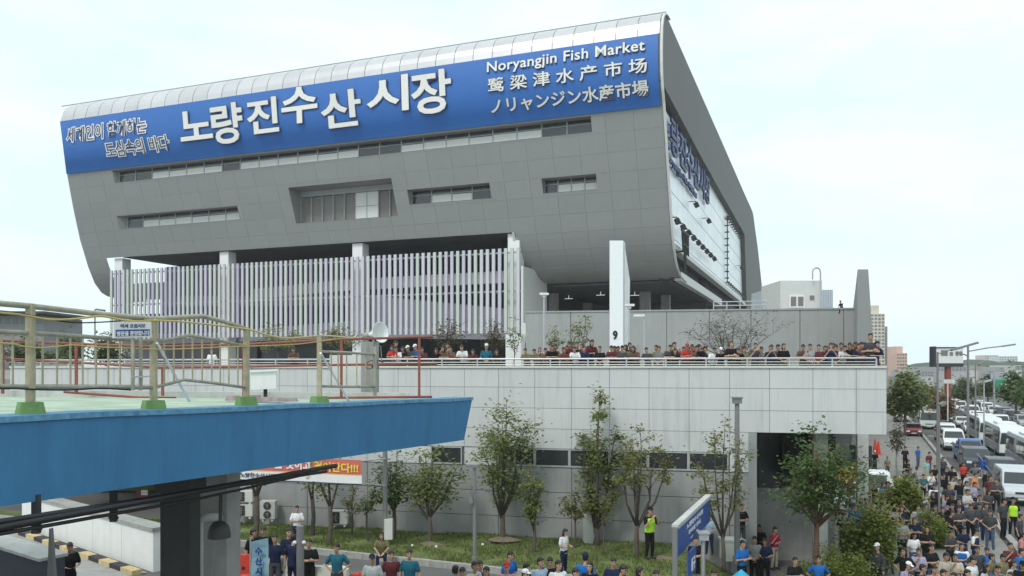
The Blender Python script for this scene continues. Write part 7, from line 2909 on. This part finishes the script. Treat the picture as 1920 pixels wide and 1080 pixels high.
ORD = ['first', 'second', 'third', 'fourth', 'fifth', 'sixth', 'seventh', 'eighth']
base = {}
for t, look, ph, where, xr, ex in ALL_P:
    x = CX + xr * FPX
    if where == 'rail':
        w = mark(MARKS_RAIL, x)
    elif where == 'wall':
        w = 'perched on top of the rear wall'
    elif where == 'lawn':
        w = 'on the lawn'
    elif where == 'box':
        w = 'standing on the white box'
    elif where == 'forecourt':
        w = mark(MARKS_FORE, x)
    else:
        w = mark(MARKS_CROWD, x)
    ph2 = '' if where == 'rail' else ' ' + ph
    if where == 'wall':
        ph2 = ''
    base.setdefault((look, ph2, w), []).append((x, t))
short = {}
for (look, ph, w), lst in base.items():
    lst.sort(key=lambda e: e[0])
    for k, (x, t) in enumerate(lst):
        s = look + ph + ' ' + w
        if len(s.split()) > 16:
            s = look.replace(' trousers', ' legs') + ' ' + w
        if len(lst) > 1:
            s = look + ' ' + w + ', ' + ('left one' if k == 0 and len(lst) == 2 else 'right one' if k == 1 and len(lst) == 2 else ORD[k] + ' from left')
        short.setdefault(s, []).append((x, t, look, w))
for s, lst in short.items():
    lst.sort(key=lambda e: e[0])
    for k, (x, t, look, w) in enumerate(lst):
        s = ' '.join(s.replace('with hands clasped in front', 'clasping hands').replace('raising both hands to the face', 'hands raised').replace('looking down at both hands', 'looking down').split())
        if len(s.split()) > 16:
            s = s.replace(' trousers', ' legs').replace('with ', '').replace(' the ', ' ')
        wd = s.split()
        for dead in ('the', 'legs', 'and', 'with', 'top', 'the'):
            if len(wd) > 16 and dead in wd:
                wd.remove(dead)
        s = ' '.join(wd)
        t['label'] = s if len(lst) == 1 else ' '.join((look + ' ' + w).split()[:13]) + ', ' + ORD[k] + ' from left'
same = {}
for t, *_r in ALL_P:
    same.setdefault(t['label'], []).append(t)
for lb, ts in same.items():
    if len(ts) > 1:
        ts.sort(key=lambda o: o.location.y)
        for k, t in enumerate(ts):
            t['label'] = ('nearer ' if k == 0 else 'farther ' if k == len(ts) - 1 else 'middle ') + lb

# ------------------------------------------------------------------ haze
b = MB()
b.frame((0, 0, 0), (1, 0, 0), (0, 1, 0), (0, 0, 1), -760, 1800, -55, 1500, -2, 60)
hm = bpy.data.materials.new('haze_air')
hm.use_nodes = True
n = hm.node_tree
n.nodes.clear()
out = n.nodes.new('ShaderNodeOutputMaterial')
pv = n.nodes.new('ShaderNodeVolumePrincipled')
pv.inputs['Color'].default_value = (1, 1, 1, 1)
pv.inputs['Density'].default_value = .00028
n.links.new(pv.outputs[0], out.inputs['Volume'])
o = b.build('haze', hm)
o['kind'] = 'stuff'
o['label'] = 'thin pale haze in the air over the whole place'
